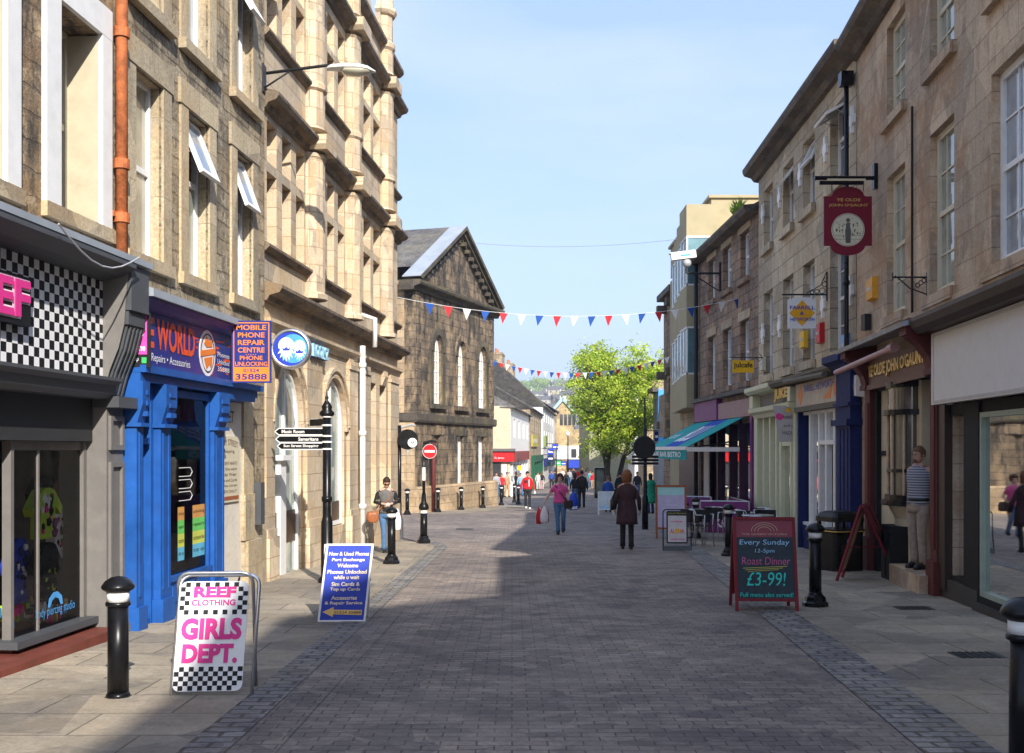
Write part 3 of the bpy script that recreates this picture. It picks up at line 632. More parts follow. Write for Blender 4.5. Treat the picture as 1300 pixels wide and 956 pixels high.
# painted pier with the street notice
part('painted_pier', whitewash, ph, FL, (14.04, 15.28, -.04, .03, BASE, 2.26))
part('corner_stones', st_dress, ph, FL, (15.30, 15.72, -.05, .06, BASE, 2.35), (15.28, 15.9, -.05, .13, BASE, .35), (15.74, 16.40, -.05, .04, BASE, .9), (15.24, 15.66, -.04, .10, .36, 1.0))
nb = MB(); nb.box(FL, 14.22, 15.12, .03, .055, .92, 1.80); tg = nb.build('notice_board', cream, None, loc=FL.pt(14.7,.03,.9))
tag(tg, 'cream notice board with brown lettering on the whitewashed pier beside the phone shop', 'notice board')
q = MB(); q.text(FL, 'MARY STREET', 14.3, 15.04, 1.64, 1.72, .058, wave=.04); q.text(FL, 'Shopping', 14.45, 14.9, 1.57, 1.62, .058)
for k, s_ in enumerate(('ANCIENT HEARTS', 'and fine ware', 'Bridal Wear', 'Gifts and Cards', 'Coffee Lounge', 'OPEN DAILY')): q.text(FL, s_, 14.34, 15.0, 1.42-k*.075, 1.46-k*.075, .058)
q.build('lettering', M('brown_ink', (.12,.06,.03), .7), tg)
q = MB(); q.box(FL, 14.26, 15.08, .055, .058, .95, 1.0); q.build('brown_band', wood, tg)
q = MB(); q.text(FL, 'STREET', 14.3, 14.95, 1.98, 2.14, .036); q.build('old_street_lettering', ink, ph)
kb = MB(); kb.box(FL, 15.74, 15.92, .06, .16, .55, 1.15); tag(kb.build('intercom_box', grey_dark, None, loc=FL.pt(15.8,.06,.55)), 'narrow dark grey box fixed to the stone corner beside the bank door', 'box')

# ---- signs over the phone shop
def facing_sign(name, label, px0, px1, py0, py1, Y, mats, cat='sign', th=.05):
    """board square to the street; returns thing, frame whose origin is its lower left corner, width, height"""
    A = PT(px0, py1, Y); B = PT(px1, py0, Y); w = B.x - A.x; h = B.z - A.z
    fr = Frame(A, (1,0,0), (0,-1,0)); t = thing(name, label, cat, tuple(A)); return t, fr, w, h
t0, fr, w, h = facing_sign('shop_sign', 'blue and orange mobile phone repair centre sign projecting above the whitewashed pier', 294, 344, 407, 486, 13.95, None)
part('board', deepblue, t0, fr, (0, w, -.04, 0, 0, h))
q = MB(); e = .014
q.box(fr, .02, w-.02, 0, .003, h-.035, h-.035+e); q.box(fr, .02, .02+e, 0, .003, .2, h-.03); q.box(fr, w-.02-e, w-.02, 0, .003, .2, h-.03); q.box(fr, .02, w-.02, 0, .003, .02, .2)
q.build('orange_border', orange, t0)
q = MB()
for k, s_ in enumerate(('MOBILE', 'PHONE', 'REPAIR', 'CENTRE')): q.text(fr, s_, .06+(.02 if k else 0), w-.06-(.02 if k else 0), h-.12-k*.095, h-.055-k*.095, .004, bold=.02)
for k, s_ in enumerate(('PHONE', 'UNLOCKING')): q.text(fr, s_, .045+(.06 if k==0 else 0), w-.045-(.06 if k==0 else 0), h-.50-k*.075, h-.445-k*.075, .004, bold=.015)
for k in range(5): q.box(fr, w/2-.07+k*.03, w/2-.058+k*.03, 0, .004, h-.435, h-.425)
q.build('lettering', orange, t0)
q = MB(); q.text(fr, '01524', w/2-.1, w/2+.1, .135, .18, .006, bold=.015); q.text(fr, '35888', .05, w-.05, .04, .115, .006, bold=.02); q.build('number', deepblue, t0)
t0, fr, w, h = facing_sign('shop_sign', 'black and pink zone sign with a teal disc half hidden behind the grey shop bracket', 160, 191, 397, 466, 11.318, None)
part('board', ink, t0, fr, (0, w, -.015, 0, 0, h)); part('pink_panel', M('bright_pink', (.8,.08,.42), .5), t0, fr, (0, w-.035, 0, .004, .13, h-.03))
q = MB(); q.prism(fr, [(x, z) for x, z in arc(.06,.38,.13,0,350,20)], .004,.007); q.build('disc', M('teal_disc', (.02,.22,.28), .5), t0)
q = MB(); arch_ring(q, fr, -.07, .19, .38, .13, .012, .004,.009); arch_ring(q, fr, -.07, .19, .38, -.13, -.012, .004,.009); q.text(fr, 'zone', .06, w-.05, .165, .215, .008, bold=.02); q.text(fr, 'top-up', 0, .13, .05, .10, .004)
for x, z in ((.10,.40),(.06,.33),(.13,.36)): q.prism(fr, arc(x,z,.02,0,315,7), .007,.011)
q.build('lettering', clearwhite, t0)
part('green_square', green, t0, fr, (w-.09, w-.04, 0, .004, .04, .1))
# ================================================================== BANK
FB = Fac(-5.05, 762, -1)
bk = root_at(FB, 22, 'bank_building', 'tall honey coloured ashlar bank with rounded pilasters, deep mullioned windows and arched ground floor', 'bank')
b0, b1 = 16.45, 27.45
cols_ = [FB.a(408, .2), FB.a(455, .2), FB.a(497, .2)]     # pilaster centres
lefts = [b0 + .25] + [c + .38 for c in cols_[:-1]]; rights = [c - .38 for c in cols_]
ops = []; lights = []
for (u, v) in zip(lefts, rights):
    n = 3; wd = (v - u - .30*(n-1)) / n
    for k in range(n):
        a0 = u + k*(wd+.30); lights.append((a0, a0+wd))
levels = [(4.78, 6.62), (7.98, 9.72)]
for z0, z1 in levels:
    for a0, a1 in lights: ops.append((a0, a1, z0, z0+(z1-z0)*.58, .42)); ops.append((a0, a1, z0+(z1-z0)*.66, z1, .42))
A1 = (17.0, 18.62); A2 = (19.95, 21.75)
ops += [(A1[0], A1[1], BASE, 2.98, .40), (A2[0], A2[1], .15, 2.98, .40)]
G = [(24.15, 24.85), (25.25, 26.0)]
ops += [(a, b, .35, 3.1, .35) for a, b in G]
wall(FB, b0, b1, BASE, 11.0, ops, st_bank, bk, depth=9)
sp = MB()
arch_fill(sp, FB, A1[0], A1[1], 2.05, 2.98, -.40, .0); arch_fill(sp, FB, A2[0], A2[1], 2.05, 2.98, -.40, .0)
sp.build('arch_spandrel', st_bank, bk)
for A in (A1, A2):
    q = MB(); arch_ring(q, FB, A[0], A[1], 2.05, .93, .12, -.02, .05); arch_ring(q, FB, A[0]-.13, A[1]+.13, 2.05, 1.05, .07, -.02, .09); q.box(FB, A[0]-.2, A[0]-.01, -.02, .06, 1.97, 2.05); q.box(FB, A[1]+.01, A[1]+.2, -.02, .06, 1.97, 2.05)
    q.build('arch_moulding', st_bank, bk)
# white arched frames
for i, A in enumerate((A1, A2)):
    a0, a1 = A; zb = -.42 if i == 0 else .17
    q = MB(); b_ = -.06; t = .07
    q.box(FB, a0+.01, a0+.09, b_-.06, b_+.02, zb, 2.05); q.box(FB, a1-.09, a1-.01, b_-.06, b_+.02, zb, 2.05)
    arch_ring(q, FB, a0+.09, a1-.09, 2.05, .83, .075, b_-.06, b_+.02)
    m = a0 + (a1-a0)*.5; q.box(FB, m-.04, m+.04, b_-.05, b_+.015, zb, 2.85)
    if i == 0: q.box(FB, m-.34, m-.04, b_-.03, b_+.05, zb, 1.45); q.box(FB, m-.45, m+.1, b_, b_+.12, 1.45, 1.53); 
    if i == 1: q.box(FB, a0+.08, a1-.08, b_-.05, b_+.01, .17, .25)
    wf = q.build('arched_window' if i else 'arched_doorway', white, bk)
    q = MB(); n = 14
    pts = [(a0+.06, zb), (a1-.06, zb)] + [( (a0+a1)/2 + ((a1-a0)/2-.06)*math.cos(R(180*k/n)), 2.05+.86*math.sin(R(180*k/n))) for k in range(n+1)]
    q.prism(FB, pts, b_-.03, b_-.025); q.build('pane', p_bank, wf)
    if i == 0: q = MB(); q.box(FB, a0+.1, m-.36, b_-.02, b_-.01, zb, .62); q.build('door_panel', M('dark_brown_panel', (.05,.025,.015), .4), wf)
    q = MB(); q.box(FB, m+.05, a1-.09, b_-.02, b_-.01, .1, .62); q.build('lower_panel', M('dark_brown_panel', (.05,.025,.015), .4), wf)
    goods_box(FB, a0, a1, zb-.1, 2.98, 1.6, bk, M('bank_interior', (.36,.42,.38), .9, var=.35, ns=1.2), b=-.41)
# ground floor narrow windows
for a, b in G: window(FB, a, b, .35, 3.1, bk, rec=.30, pane=p_green, sash=False, frame=cream)
# upper lights
for z0, z1 in levels:
    for a0, a1 in lights:
        q = MB(); zt = z0+(z1-z0)*.58; zu = z0+(z1-z0)*.66; f_ = .03
        q.box(FB, a0, a0+f_, -.40,-.36, z0, zt); q.box(FB, a1-f_, a1, -.40,-.36, z0, zt); q.box(FB, a0+f_, a1-f_, -.40,-.36, z0, z0+f_); q.box(FB, a0, a1, -.40,-.36, zu, zu+f_)
        wo = q.build('window', cream, bk); g = MB(); g.rect(FB, a0, a1, z0, zt, -.385); g.rect(FB, a0, a1, zu, z1, -.385); g.build('pane', p_dark if random.random() < .5 else p_cream, wo)
# string courses, cornices
def corn(fr, a0, a1, prof, mat, parent, nm): 
    q = MB(); q.prism_b(fr, prof, a0, a1); return q.build(nm, mat, parent)
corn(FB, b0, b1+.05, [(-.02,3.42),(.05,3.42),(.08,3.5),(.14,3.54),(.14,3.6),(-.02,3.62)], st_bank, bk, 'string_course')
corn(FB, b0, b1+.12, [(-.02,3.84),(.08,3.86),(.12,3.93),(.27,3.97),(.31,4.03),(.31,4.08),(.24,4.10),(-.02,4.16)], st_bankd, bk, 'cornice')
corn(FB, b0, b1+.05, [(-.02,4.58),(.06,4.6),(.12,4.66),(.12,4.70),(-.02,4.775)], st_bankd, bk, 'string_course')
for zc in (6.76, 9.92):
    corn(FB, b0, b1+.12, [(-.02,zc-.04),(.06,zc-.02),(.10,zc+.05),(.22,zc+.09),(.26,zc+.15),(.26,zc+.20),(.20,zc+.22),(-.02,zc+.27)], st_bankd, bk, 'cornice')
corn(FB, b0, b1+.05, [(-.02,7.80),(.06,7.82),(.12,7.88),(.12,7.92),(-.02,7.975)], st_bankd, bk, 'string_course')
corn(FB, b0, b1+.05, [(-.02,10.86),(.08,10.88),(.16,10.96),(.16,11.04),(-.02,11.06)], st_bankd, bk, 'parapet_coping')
# half octagonal pilasters with caps, bands and domed tops
for i, c in enumerate(cols_):
    q = MB(); P = FB.pt
    def ring(r, z, br=.0): return [P(c + r*math.sin(R(x)), br + r*math.cos(R(x))*.85, z) for x in range(-112, 113, 32)] 
    prof = [(.36,4.22),(.36,4.3),(.30,4.34),(.30,6.62),(.33,6.66),(.33,6.72)]
    prof2 = [(.36,7.14),(.30,7.2),(.30,7.80),(.35,7.84),(.35,7.92),(.29,7.98),(.29,9.8),(.33,9.85)]
    prof3 = [(.34,10.28),(.28,10.34),(.28,10.84),(.34,10.9),(.34,11.0),(.27,11.06),(.27,11.62),(.33,11.66),(.38,11.74),(.38,11.80),(.30,11.86),(.29,12.0),(.24,12.16),(.15,12.28),(.02,12.34)]
    for pf in (prof, prof2, prof3): q.loft([ring(r, z) for r, z in pf])
    for zc in (6.76, 9.92): q.prism(FB, [(c-.32, zc+.0),(c+.32, zc+.0),(c+.38,zc+.08),(c+.38,zc+.21),(c+.34,zc+.25),(c-.34,zc+.25),(c-.38,zc+.21),(c-.38,zc+.08)], .0, .385)
    q.box(FB, c-.32, c+.32, -.1, .0, 11.0, 11.66)
    q.prism_b(FB, [(-.02,3.78),(.1,3.3),(.02,3.1),(-.02,3.1)], c-.2, c+.2)
    q.build('pilaster', st_bank, bk)
q = MB()
for i in range(3):
    u, v = lefts[i], rights[i]; q.prism(FB, [(u,11.04),(v,11.04),((u+v)/2+.35,11.7),((u+v)/2,11.95),((u+v)/2-.35,11.7)], -.32, -.04)
q.build('gablet', st_bank, bk)
roof(FB, b0, b1, 11.0, 9, 2.4, -.35, slate, bk)
# flat ground-floor pilasters
for a0, a1 in ((b0+.02, 16.9), (18.76, 19.78), (21.95, 22.7), (23.1, 23.95), (26.25, 27.3)):
    q = MB(); q.box(FB, a0, a1, .0, .07, BASE, 3.4); q.box(FB, a0-.05, a1+.05, .0, .13, BASE, .3); q.box(FB, a0-.03, a1+.03, .0, .10, .3, .42); q.box(FB, a0-.03, a1+.03, .0, .1, 3.22, 3.3); q.build('ground_floor_pilaster', st_bank, bk)
dpx = FB.a(459, .14); q = MB(); q.smooth = True
q.tube([FB.pt(dpx,.16,-.5), FB.pt(dpx,.16,3.75)], .06, 10); q.tube([FB.pt(dpx,.42,3.72), FB.pt(dpx,.42,4.3), FB.pt(dpx, .1, 4.4)], .05, 8)
for z in (.4, 1.9, 3.3): q.tube([FB.pt(dpx,.16,z), FB.pt(dpx,.16,z+.1)], .08, 10)
q.build('drainpipe', white, bk)
# raised blue name
t0 = thing('shop_sign', 'pale blue raised lettering on the bank wall beneath the cornice', 'sign', tuple(FB.pt(19.9,.1,3.6)))
q = MB(); q.text(FB, 'ROOMZ', FB.a(394,.1), FB.a(414,.1), 3.22, 3.44, .12, ext=.04, bold=.04); q.build('lettering', M('pale_blue_letter', (.35,.6,.75), .4), t0)
q = MB(); q.text(FB, 'ROOMZ', FB.a(394,.1)-.02, FB.a(414,.1)+.02, 3.21, 3.45, .08, ext=.03, bold=.07); q.build('letter_edge', royal, t0)
# round sign
Yr = 16.75; C0 = PT(369.5, 443, Yr); r = .29
t0 = thing('round_sign', 'round silver rimmed blue sign with two white crowned heads projecting from the bank', 'sign', tuple(C0))
fr = Frame(C0, (1,0,0), (0,-1,0))
q = MB(); q.smooth = True; q.lathe(C0, [(r,-.07),(r+.02,-.05),(r+.02,.05),(r,.07),(r-.03,.075),(r-.03,-.075),(r,-.07)], 32, axis=(0,-1,0)); q.build('rim', steel, t0)
q = MB(); q.lathe(C0, [(.001,-.06),(r-.03,-.06),(r-.03,.06),(.001,.06)], 32, axis=(0,-1,0)); q.build('face', royal, t0)
q = MB(); q.prism(fr, arc(.04,-.0,.22,-90,90,14) + arc(.04,0,.20,90,270,12,.22), .06,.063); q.build('light_blue_ground', sky_blue, t0)
q = MB()
for (cx, cz, sx, sz) in ((-.06,.04,.12,.13), (.14,.02,.09,.11)):
    pts = []
    for k in range(36):
        a = k*10; rr = 1 + (.25*((k % 2)*2-1) if 190 < a < 350 else 0); zz = sz*rr*math.sin(R(a))*(1.5 if a > 180 else 1)
        pts.append((cx+sx*rr*math.cos(R(a)), cz+zz))
    q.prism(fr, pts, .063,.067)
q.build('white_heads', clearwhite, t0)
q = MB()
for cx, cz in ((-.06,-.0), (.14,-.04)): q.prism(fr, [(cx-.06,cz+.02),(cx-.05,cz-.03),(cx+.05,cz-.03),(cx+.06,cz+.02),(cx+.03,cz-.005),(cx,cz+.03),(cx-.03,cz-.005)], .067,.071)
q.build('crown_marks', royal, t0)
q = MB(); q.tube([Vector((C0.x-.45, Yr, C0.z+.1)), Vector((C0.x-.26, Yr, C0.z+.08))], .02, 6); q.build('bracket', steel, t0)

# ---- street lamp on the wall
Yl = 16.4; Pw = PT(338, 93, Yl)
t0 = thing('street_lamp', 'white wall mounted street lamp on a long iron arm high above the bank corner', 'street lamp', tuple(Pw))
hd = PT(446, 90, Yl); q = MB(); q.smooth = True
q.tube([Pw, PT(415, 83, Yl), hd + Vector((-.1,0,.02))], .024, 8); q.tube([Pw + Vector((-.03,0,-.22)), Pw + Vector((.35,0,.03))], .014, 6); q.build('arm', blackm, t0)
q = MB(); q.box(WORLD, Pw.x-.09, Pw.x-.02, Yl-.1, Yl+.1, Pw.z-.3, Pw.z+.12); q.build('wall_bracket', blackm, t0)
q = MB(); q.smooth = True; rings = []
for x, ry, rz, dz in ((-.36,.05,.04,.02),(-.3,.09,.06,.03),(-.1,.13,.075,.03),(.1,.15,.08,.02),(.25,.12,.06,.005),(.36,.03,.02,-.02)):
    rings.append([hd + Vector((x, ry*math.cos(R(k*30)), dz + (rz*math.sin(R(k*30)) if k <= 6 else rz*.25*math.sin(R(k*30))))) for k in range(12)])
q.loft(rings); q.build('lamp_head', white, t0)
q = MB(); q.smooth = True; rings = []
for x, ry, rz in ((-.14,.05,.02),(-.08,.12,.075),(.1,.13,.09),(.25,.10,.06),(.33,.03,.015)):
    rings.append([hd + Vector((x, ry*math.cos(R(180+k*18)), .005 + rz*math.sin(R(180+k*18)))) for k in range(11)])
q.loft(rings); q.build('lens', lampglass, t0)

# ================================================================== MUSEUM (black gabled classical building)
FM = Frame((-18.42, 0, 0), (456/1400., 1, 0), Vector((1, -456/1400., 0)).normalized())
kM = FM.A.length
mu = root_at(FM, 45, 'museum_building', 'classical stone building blackened by soot with tall arched windows and a triangular pediment', 'building')
m0, m1 = 44.5, 53.7
def ma(px): return 25788.0 / (1106 - px)
wins = [(ma(549.5), ma(560.5)), (ma(580), ma(590)), (ma(606.5), ma(616.5))]
ops = [(a, b, 3.55, 6.45, .25) for a, b in wins] + [(a+.1, b-.1, .02, 2.2, .25) for a, b in wins]
wall(FM, m0, m1, -1.7, 8.1, ops, st_mus, mu, depth=14, rev=.25)
# left face in a paler tan stone
FML = Frame(FM.pt(m0, 0, 0), -FM.B, Vector((-FM.A.x, -FM.A.y, 0)).normalized())
mz = MB(); mz.box(FML, .45, 13.9, .0, .05, 3.1, 8.1); mz.build('side_wall', st_musl, mu)
mz = MB(); mz.box(FML, -.02, 13.9, .0, .09, -1.7, 2.70); mz.build('lower_side_wall', st_musl, mu)
q = MB()
for k in range(14):
    z = 3.1 + k*.36; w_ = .5 if k % 2 else .32; q.box(FM, m1-w_, m1+.02, -.02, .05, z, z+.345); q.box(FM, m0-.02, m0+w_, -.02, .05, z, z+.345)
q.build('quoins', st_mus, mu)
corn(FM, m0-.12, m1+.12, [(-.02,2.70),(.12,2.72),(.16,2.8),(.16,3.05),(-.02,3.09)], st_musd, mu, 'string_course')
corn(FML, -.1, 14, [(-.02,2.71),(.12,2.73),(.16,2.81),(.16,3.06),(-.02,3.10)], st_musd, mu, 'string_course')
corn(FM, m0-.1, m1+.1, [(-.02,-1.7),(.22,-1.7),(.22,.0),(.16,.1),(-.02,.1)], st_musl, mu, 'plinth')
# cornice + pediment
e = .45
corn(FM, m0-e, m1+e, [(-.5,8.02),(.12,8.02),(.18,8.15),(.42,8.22),(.46,8.30),(.46,8.40),(-.5,8.42)], st_musd, mu, 'cornice')
corn(FML, -.0, 14, [(-.5,8.03),(.12,8.03),(.18,8.16),(.42,8.23),(.46,8.31),(.46,8.39),(-.5,8.41)], st_musl, mu, 'side_cornice')
mid = (m0+m1)/2; ap = 11.15
q = MB(); q.prism(FM, [(m0+.1,8.41),(m1-.1,8.41),(mid,ap-.15)], -.3, .0); q.build('tympanum', st_mus, mu)
for sgn in (-1, 1):
    q = MB(); x0 = mid + sgn*((m1-m0)/2+e); 
    for (d0, d1, bb) in ((0,.16,.46),(.16,.30,.30),(.30,.42,.14)):
        s_ = (ap+.25-8.42)/((m1-m0)/2+e); dz = lambda d: d
        q.prism(FM, [(x0, 8.42-d0+.0+.12), (mid, ap+.37-d0), (mid, ap+.37-d1), (x0 - sgn*d1*1.2, 8.43)], -.35, bb)
    q.build('raking_cornice', st_musd, mu)
    q = MB()
    for k in range(11):
        t_ = (k+.7)/11.5; xx = x0 + (mid-x0)*t_; zz = 8.42 + (ap+.25-8.42)*t_ - .38
        if zz > 8.5: q.box(FM, xx-.09, xx+.09, .0, .28, zz-.1, zz+.06)
    q.build('dentils', st_musd, mu)
# roof: slates with a broad pale lead verge behind the gable
s_ = (ap+.37-8.52)/((m1-m0)/2+e)
for sgn in (-1, 1):
    x0 = mid + sgn*((m1-m0)/2+e)
    q = MB(); q.add([FM.pt(x0,.46,8.56), FM.pt(mid,.46,ap+.40), FM.pt(mid,-.35,ap+.40), FM.pt(x0,-.35,8.56), FM.pt(x0,.46,8.53), FM.pt(mid,.46,ap+.372), FM.pt(mid,-.35,ap+.372), FM.pt(x0,-.35,8.53)], [(0,1,2,3),(4,5,6,7),(0,1,5,4),(0,3,7,4)])
    q.build('lead_verge', lead_pale, mu)
    q = MB(); q.add([FM.pt(x0+sgn*-.9,-.35,8.56+.9*s_), FM.pt(mid,-.35,ap+.38), FM.pt(mid,-14,ap+.38), FM.pt(x0+sgn*-.9,-14,8.56+.9*s_)], [(0,1,2,3)]); q.build('roof', slate, mu)
corn(FML, 1.3, 14, [(-1.4,8.4),(-.5,8.4),(-.5,9.0),(-.42,9.04),(-.42,9.14),(-1.4,9.2)], st_musl, mu, 'parapet')
q = MB(); q.box(FM, mid-.35, mid+.35, -3.6,-2.9, ap+.2, ap+.55); q.build('ridge_stone', st_musl, mu)
for i, (a, b) in enumerate(wins):
    q = MB(); arch_fill(q, FM, a, b, 5.75, 6.45, -.25, .0); q.build('arch_spandrel', st_mus, mu)
    q = MB(); arch_ring(q, FM, a-.02, b+.02, 5.75, .72, .28, -.02, .10); q.box(FM, a-.30, a-.02, -.02, .06, 3.5, 5.75); q.box(FM, b+.02, b+.3, -.02, .06, 3.5, 5.75); q.box(FM, a-.32, b+.32, -.02, .18, 3.33, 3.5)
    q.build('window_surround', st_musd if i != 1 else st_mus, mu)
    q = MB(); f_ = .05; b_ = -.12
    q.box(FM, a, a+.12, b_-.05, b_, 3.55, 5.75); q.box(FM, b-.12, b, b_-.05, b_, 3.55, 5.75); arch_ring(q, FM, a+.12, b-.12, 5.75, .58, .1, b_-.05, b_)
    for k in range(1, 3): x = a + (b-a)*k/3; q.box(FM, x-.03, x+.03, b_-.04, b_, 3.55, 6.2)
    for k in range(6): z = 3.55 + k*.45; q.box(FM, a, b, b_-.04, b_+.004, z, z+.05)
    q.box(FM, a+.1, a+(b-a)*.48, b_-.01, b_+.006, 3.6, 5.0)
    wo = q.build('arched_window', white, mu); g = MB(); g.rect(FM, a, b, 3.55, 6.45, b_-.03); g.build('pane', p_cream, wo)
    a2, b2 = a+.1, b-.1
    if i > 0:
        window(FM, a2, b2, .02, 2.2, mu, rec=.2, pane=p_white, sash=False, bars=(1,0))
    else:
        part('blocked_window', st_mus, mu, FM, (a2, b2, -.24, -.1, .02, 2.2))
    q = MB()
    for k in range(-2, 3): 
        xm = (a2+b2)/2 + k*.28; q.prism(FM, [(xm-.1, 2.22),(xm+.1,2.22),(xm+k*.06+.13,2.62-abs(k)*.06),(xm+k*.06-.13,2.62-abs(k)*.06)], -.02, .05+.05*(k == 0))
    q.box(FM, a2-.2, b2+.2, -.02,.12,-.1,.018)
    q.build('keystones', st_musd if i else st_mus, mu)
q = MB(); q.smooth = True; xx = ma(548); q.tube([FM.pt(xx-.5,.3,-1.0), FM.pt(xx-.5,.3,2.0)], .09, 8); q.build('drainpipe', brownred, mu)
sp_ = FML.pt(1.6, .1, 3.35); q = MB(); q.box(FML, .75, 1.85, .05, .08, 3.28, 3.52); o = q.build('street_sign', clearwhite, None, loc=sp_); tag(o, 'white street name plate on the pale side of the blackened building', 'street sign')
q = MB(); q.text(FML, 'NEW STREET', .8, 1.8, 3.34, 3.46, .083, bold=.02); q.build('lettering', ink, o)
# ================================================================== RIGHT SIDE, near block (pub and empty shop)
FR = Fac(4.35, 781, 1)
nr = root_at(FR, 14, 'stone_building', 'brown ashlar building with cream sash windows above the pub and the empty shop', 'building')
n0, n1 = 8.2, 19.85
P2 = 6090.
def ny(px): return P2 / (px - 781)
RW = [(11.2, 12.75), (14.15, 15.25), (16.55, 17.65)]
ops = [(a, b, 3.72, 5.95, .14) for a, b in RW] + [(a, b, 6.85, 8.35, .14) for a, b in RW] + [(8.4, 9.9, 3.72, 5.95, .14), (10.2, 14.2, BASE, 2.9, .9), (14.55, 18.25, BASE, 3.1, 1.5)]
wall(FR, n0, n1, BASE, 8.75, ops, st_near, nr, depth=9)
for i, (a, b) in enumerate(RW + [(8.4, 9.9)]):
    fr_ = white if i in (0, 3) else cream
    window(FR, a, b, 3.72, 5.95, nr, rec=.13, pane=[p_grey, p_green, p_green, p_grey][i], frame=fr_, bars=(3, 4), sill=(.12,.09,.16,st_near), fw=.09)
    if i < 3: window(FR, a, b, 6.85, 8.35, nr, rec=.13, pane=p_green, frame=fr_, bars=(3, 4), sill=(.12,.09,.16,st_near), fw=.09)
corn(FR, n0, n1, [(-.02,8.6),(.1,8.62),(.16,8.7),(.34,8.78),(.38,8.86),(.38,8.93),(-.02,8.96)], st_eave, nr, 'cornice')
roof(FR, n0, n1, 8.9, 9, 2.6, .25, slate, nr)
corn(FR, n0, 18.2, [(-.02,3.4),(.06,3.42),(.06,3.6),(-.02,3.62)], st_near, nr, 'string_course')
q = MB(); x_ = 16.0; q.tube([FR.pt(x_,.04,3.6), FR.pt(x_,.04,6.6)], .02, 6); q.build('conduit', blackm, nr)

# ---- empty shop front
q = MB(); q.prism_b(FR, [(-.02,3.13),(.40,3.13),(.46,3.2),(.50,3.28),(.50,3.33),(.0,3.46)], 9.2, 14.42); q.build('shop_cornice', M('dark_brown_paint', (.045,.028,.02), .5), nr)
part('blank_fascia', M('blank_fascia_paint', (.70,.655,.60), .6, var=.03, dirt=.08), nr, FR, (9.3, 14.28, .16, .25, 2.20, 3.12))
q = MB()
for z in (2.22, 3.07): q.box(FR, 9.3, 14.2, .25, .256, z, z+.03)
q.box(FR, 14.16, 14.2, .25, .256, 2.22, 3.1); q.build('fascia_trim', M('fascia_trim', (.5,.47,.44), .5), nr)
sfr = matt_black
def rpx(px, b): return FR.a(px, b)
yA, yB, yC = rpx(1201, .0), rpx(1226, .04), rpx(1237, .1)
q = MB()
q.box(FR, yA, yA+.12, -.12, .0, -.2, 2.2); q.box(FR, yC-.02, yB+.02, -.06, .06, -.32, 2.2); q.box(FR, 10.4, yA, -.05, .03, 2.06, 2.2); q.box(FR, yB, yA+.1, -.12, .02, -.05, .0)
q.box(FR, 10.9, yC, .0, .06, -.18, -.1)
q.build('shop_frame', sfr, nr)
q = MB(); q.box(FR, yC-.09, yC-.03, -.02, .05, -.1, 2.06); q.box(FR, 11.02, 11.08, -.02, .05, -.1, 2.06); q.box(FR, 11.08, yC-.09, -.02, .05, 2.0, 2.06); q.box(FR, 11.08, yC-.09, -.02, .05, -.1, -.04); q.build('green_window_frame', M('grey_green_frame', (.33,.40,.32), .5), nr)
q = MB(); q.rect(FR, yB, yA, -.0, 2.1, -.07); q.rect(FR, 11.0, yC-.05, -.08, 2.03, .0); q.build('shop_glass', glass, nr)
goods_box(FR, 9.0, 14.2, -.25, 2.25, 4.0, nr, interior2, b=-.6)
q = MB(); q.box(FR, 12.2, 12.7, -2.4,-2.3,-.2,2.1); q.box(FR, 11.7, 12.1, -2.9,-2.8,-.2,2.1); q.box(FR, 11.4, 11.6, -2.0,-1.95,-.2,1.4); q.build('partition', M('blue_partition', (.01,.035,.16), .6), nr)
q = MB(); q.box(FR, 12.0, 12.15, -2.1,-1.9,-.2,2.2); q.box(FR, 11.2, 11.3, -1.6,-1.5,-.2,2.2); q.box(FR, 11.2, 13, -3.0,-2.0,.3,.36); q.build('shop_fittings', wood, nr)
q = MB(); q.prism(FR, [(12.55,-.05),(12.75,.0),(12.95,1.1),(12.9,1.1)], -.16,-.14); q.prism(FR, [(12.3,-.06),(12.8,-.06),(12.95,.5),(12.9,.5)], -.2,-.18); q.box(FR, 12.0,12.7,-.3,-.1,-.1,-.06); q.build('paper_roll', M('pale_paper', (.5,.56,.55), .8), nr)
part('shop_plinth', M('dark_plinth', (.05,.045,.04), .6, dirt=.3), nr, FR, (10.4, yC+.0, -.1, .13, BASE, -.18), (yC+.0, yA+.12, -.12, .07, BASE, -.05), (yA+.12, 14.2, -.5, .02, BASE, -.1))
part('brown_pilaster', M('dark_brown_paint', (.045,.028,.02), .5), nr, FR, (yA+.12, 14.22, -.3, .1, -.2, 2.2))

# ---- pub front
p0, p1 = rpx(1189, .12), rpx(1098, .12)     # 14.x .. 18.x
for a0, a1, top in ((p0, p0+.30, 3.1), (p1-.34, p1, 3.0)):
    q = MB()
    q.box(FR, a0, a1, -.2, .12, BASE, 2.62); q.box(FR, a0-.03, a1+.03, -.2, .17, BASE, .15); q.box(FR, a0+.06, a1-.06, .12, .14, .3, 2.4)
    q.box(FR, a0-.04, a1+.04, -.1, .2, 2.62, 2.70)
    q.prism_b(FR, [(.0,2.7),(.18,2.7),(.22,2.85),(.34,3.02),(.48,3.12),(.48,3.36),(.0,3.36)], a0, a1)
    q.box(FR, a0-.02, a1+.02, .46, .52, 3.14, 3.34); q.build('pub_pilaster', brownred, nr)
q = MB(); a0, a1 = p0+.32, p1-.36
q.box(FR, a0, a1, .0, .14, 2.66, 3.10); q.box(FR, a0, a1, .14, .18, 2.60, 2.68); pf = q.build('pub_fascia', M('pub_fascia_brown', (.13,.05,.032), .5, var=.15), nr)
q = MB(); q.text(FR, "YE OLDE JOHN O'GAUNT", a0+.06, a1-.10, 2.75, 3.0, .145, ext=.03, bold=.03); q.build('lettering', gold, pf)
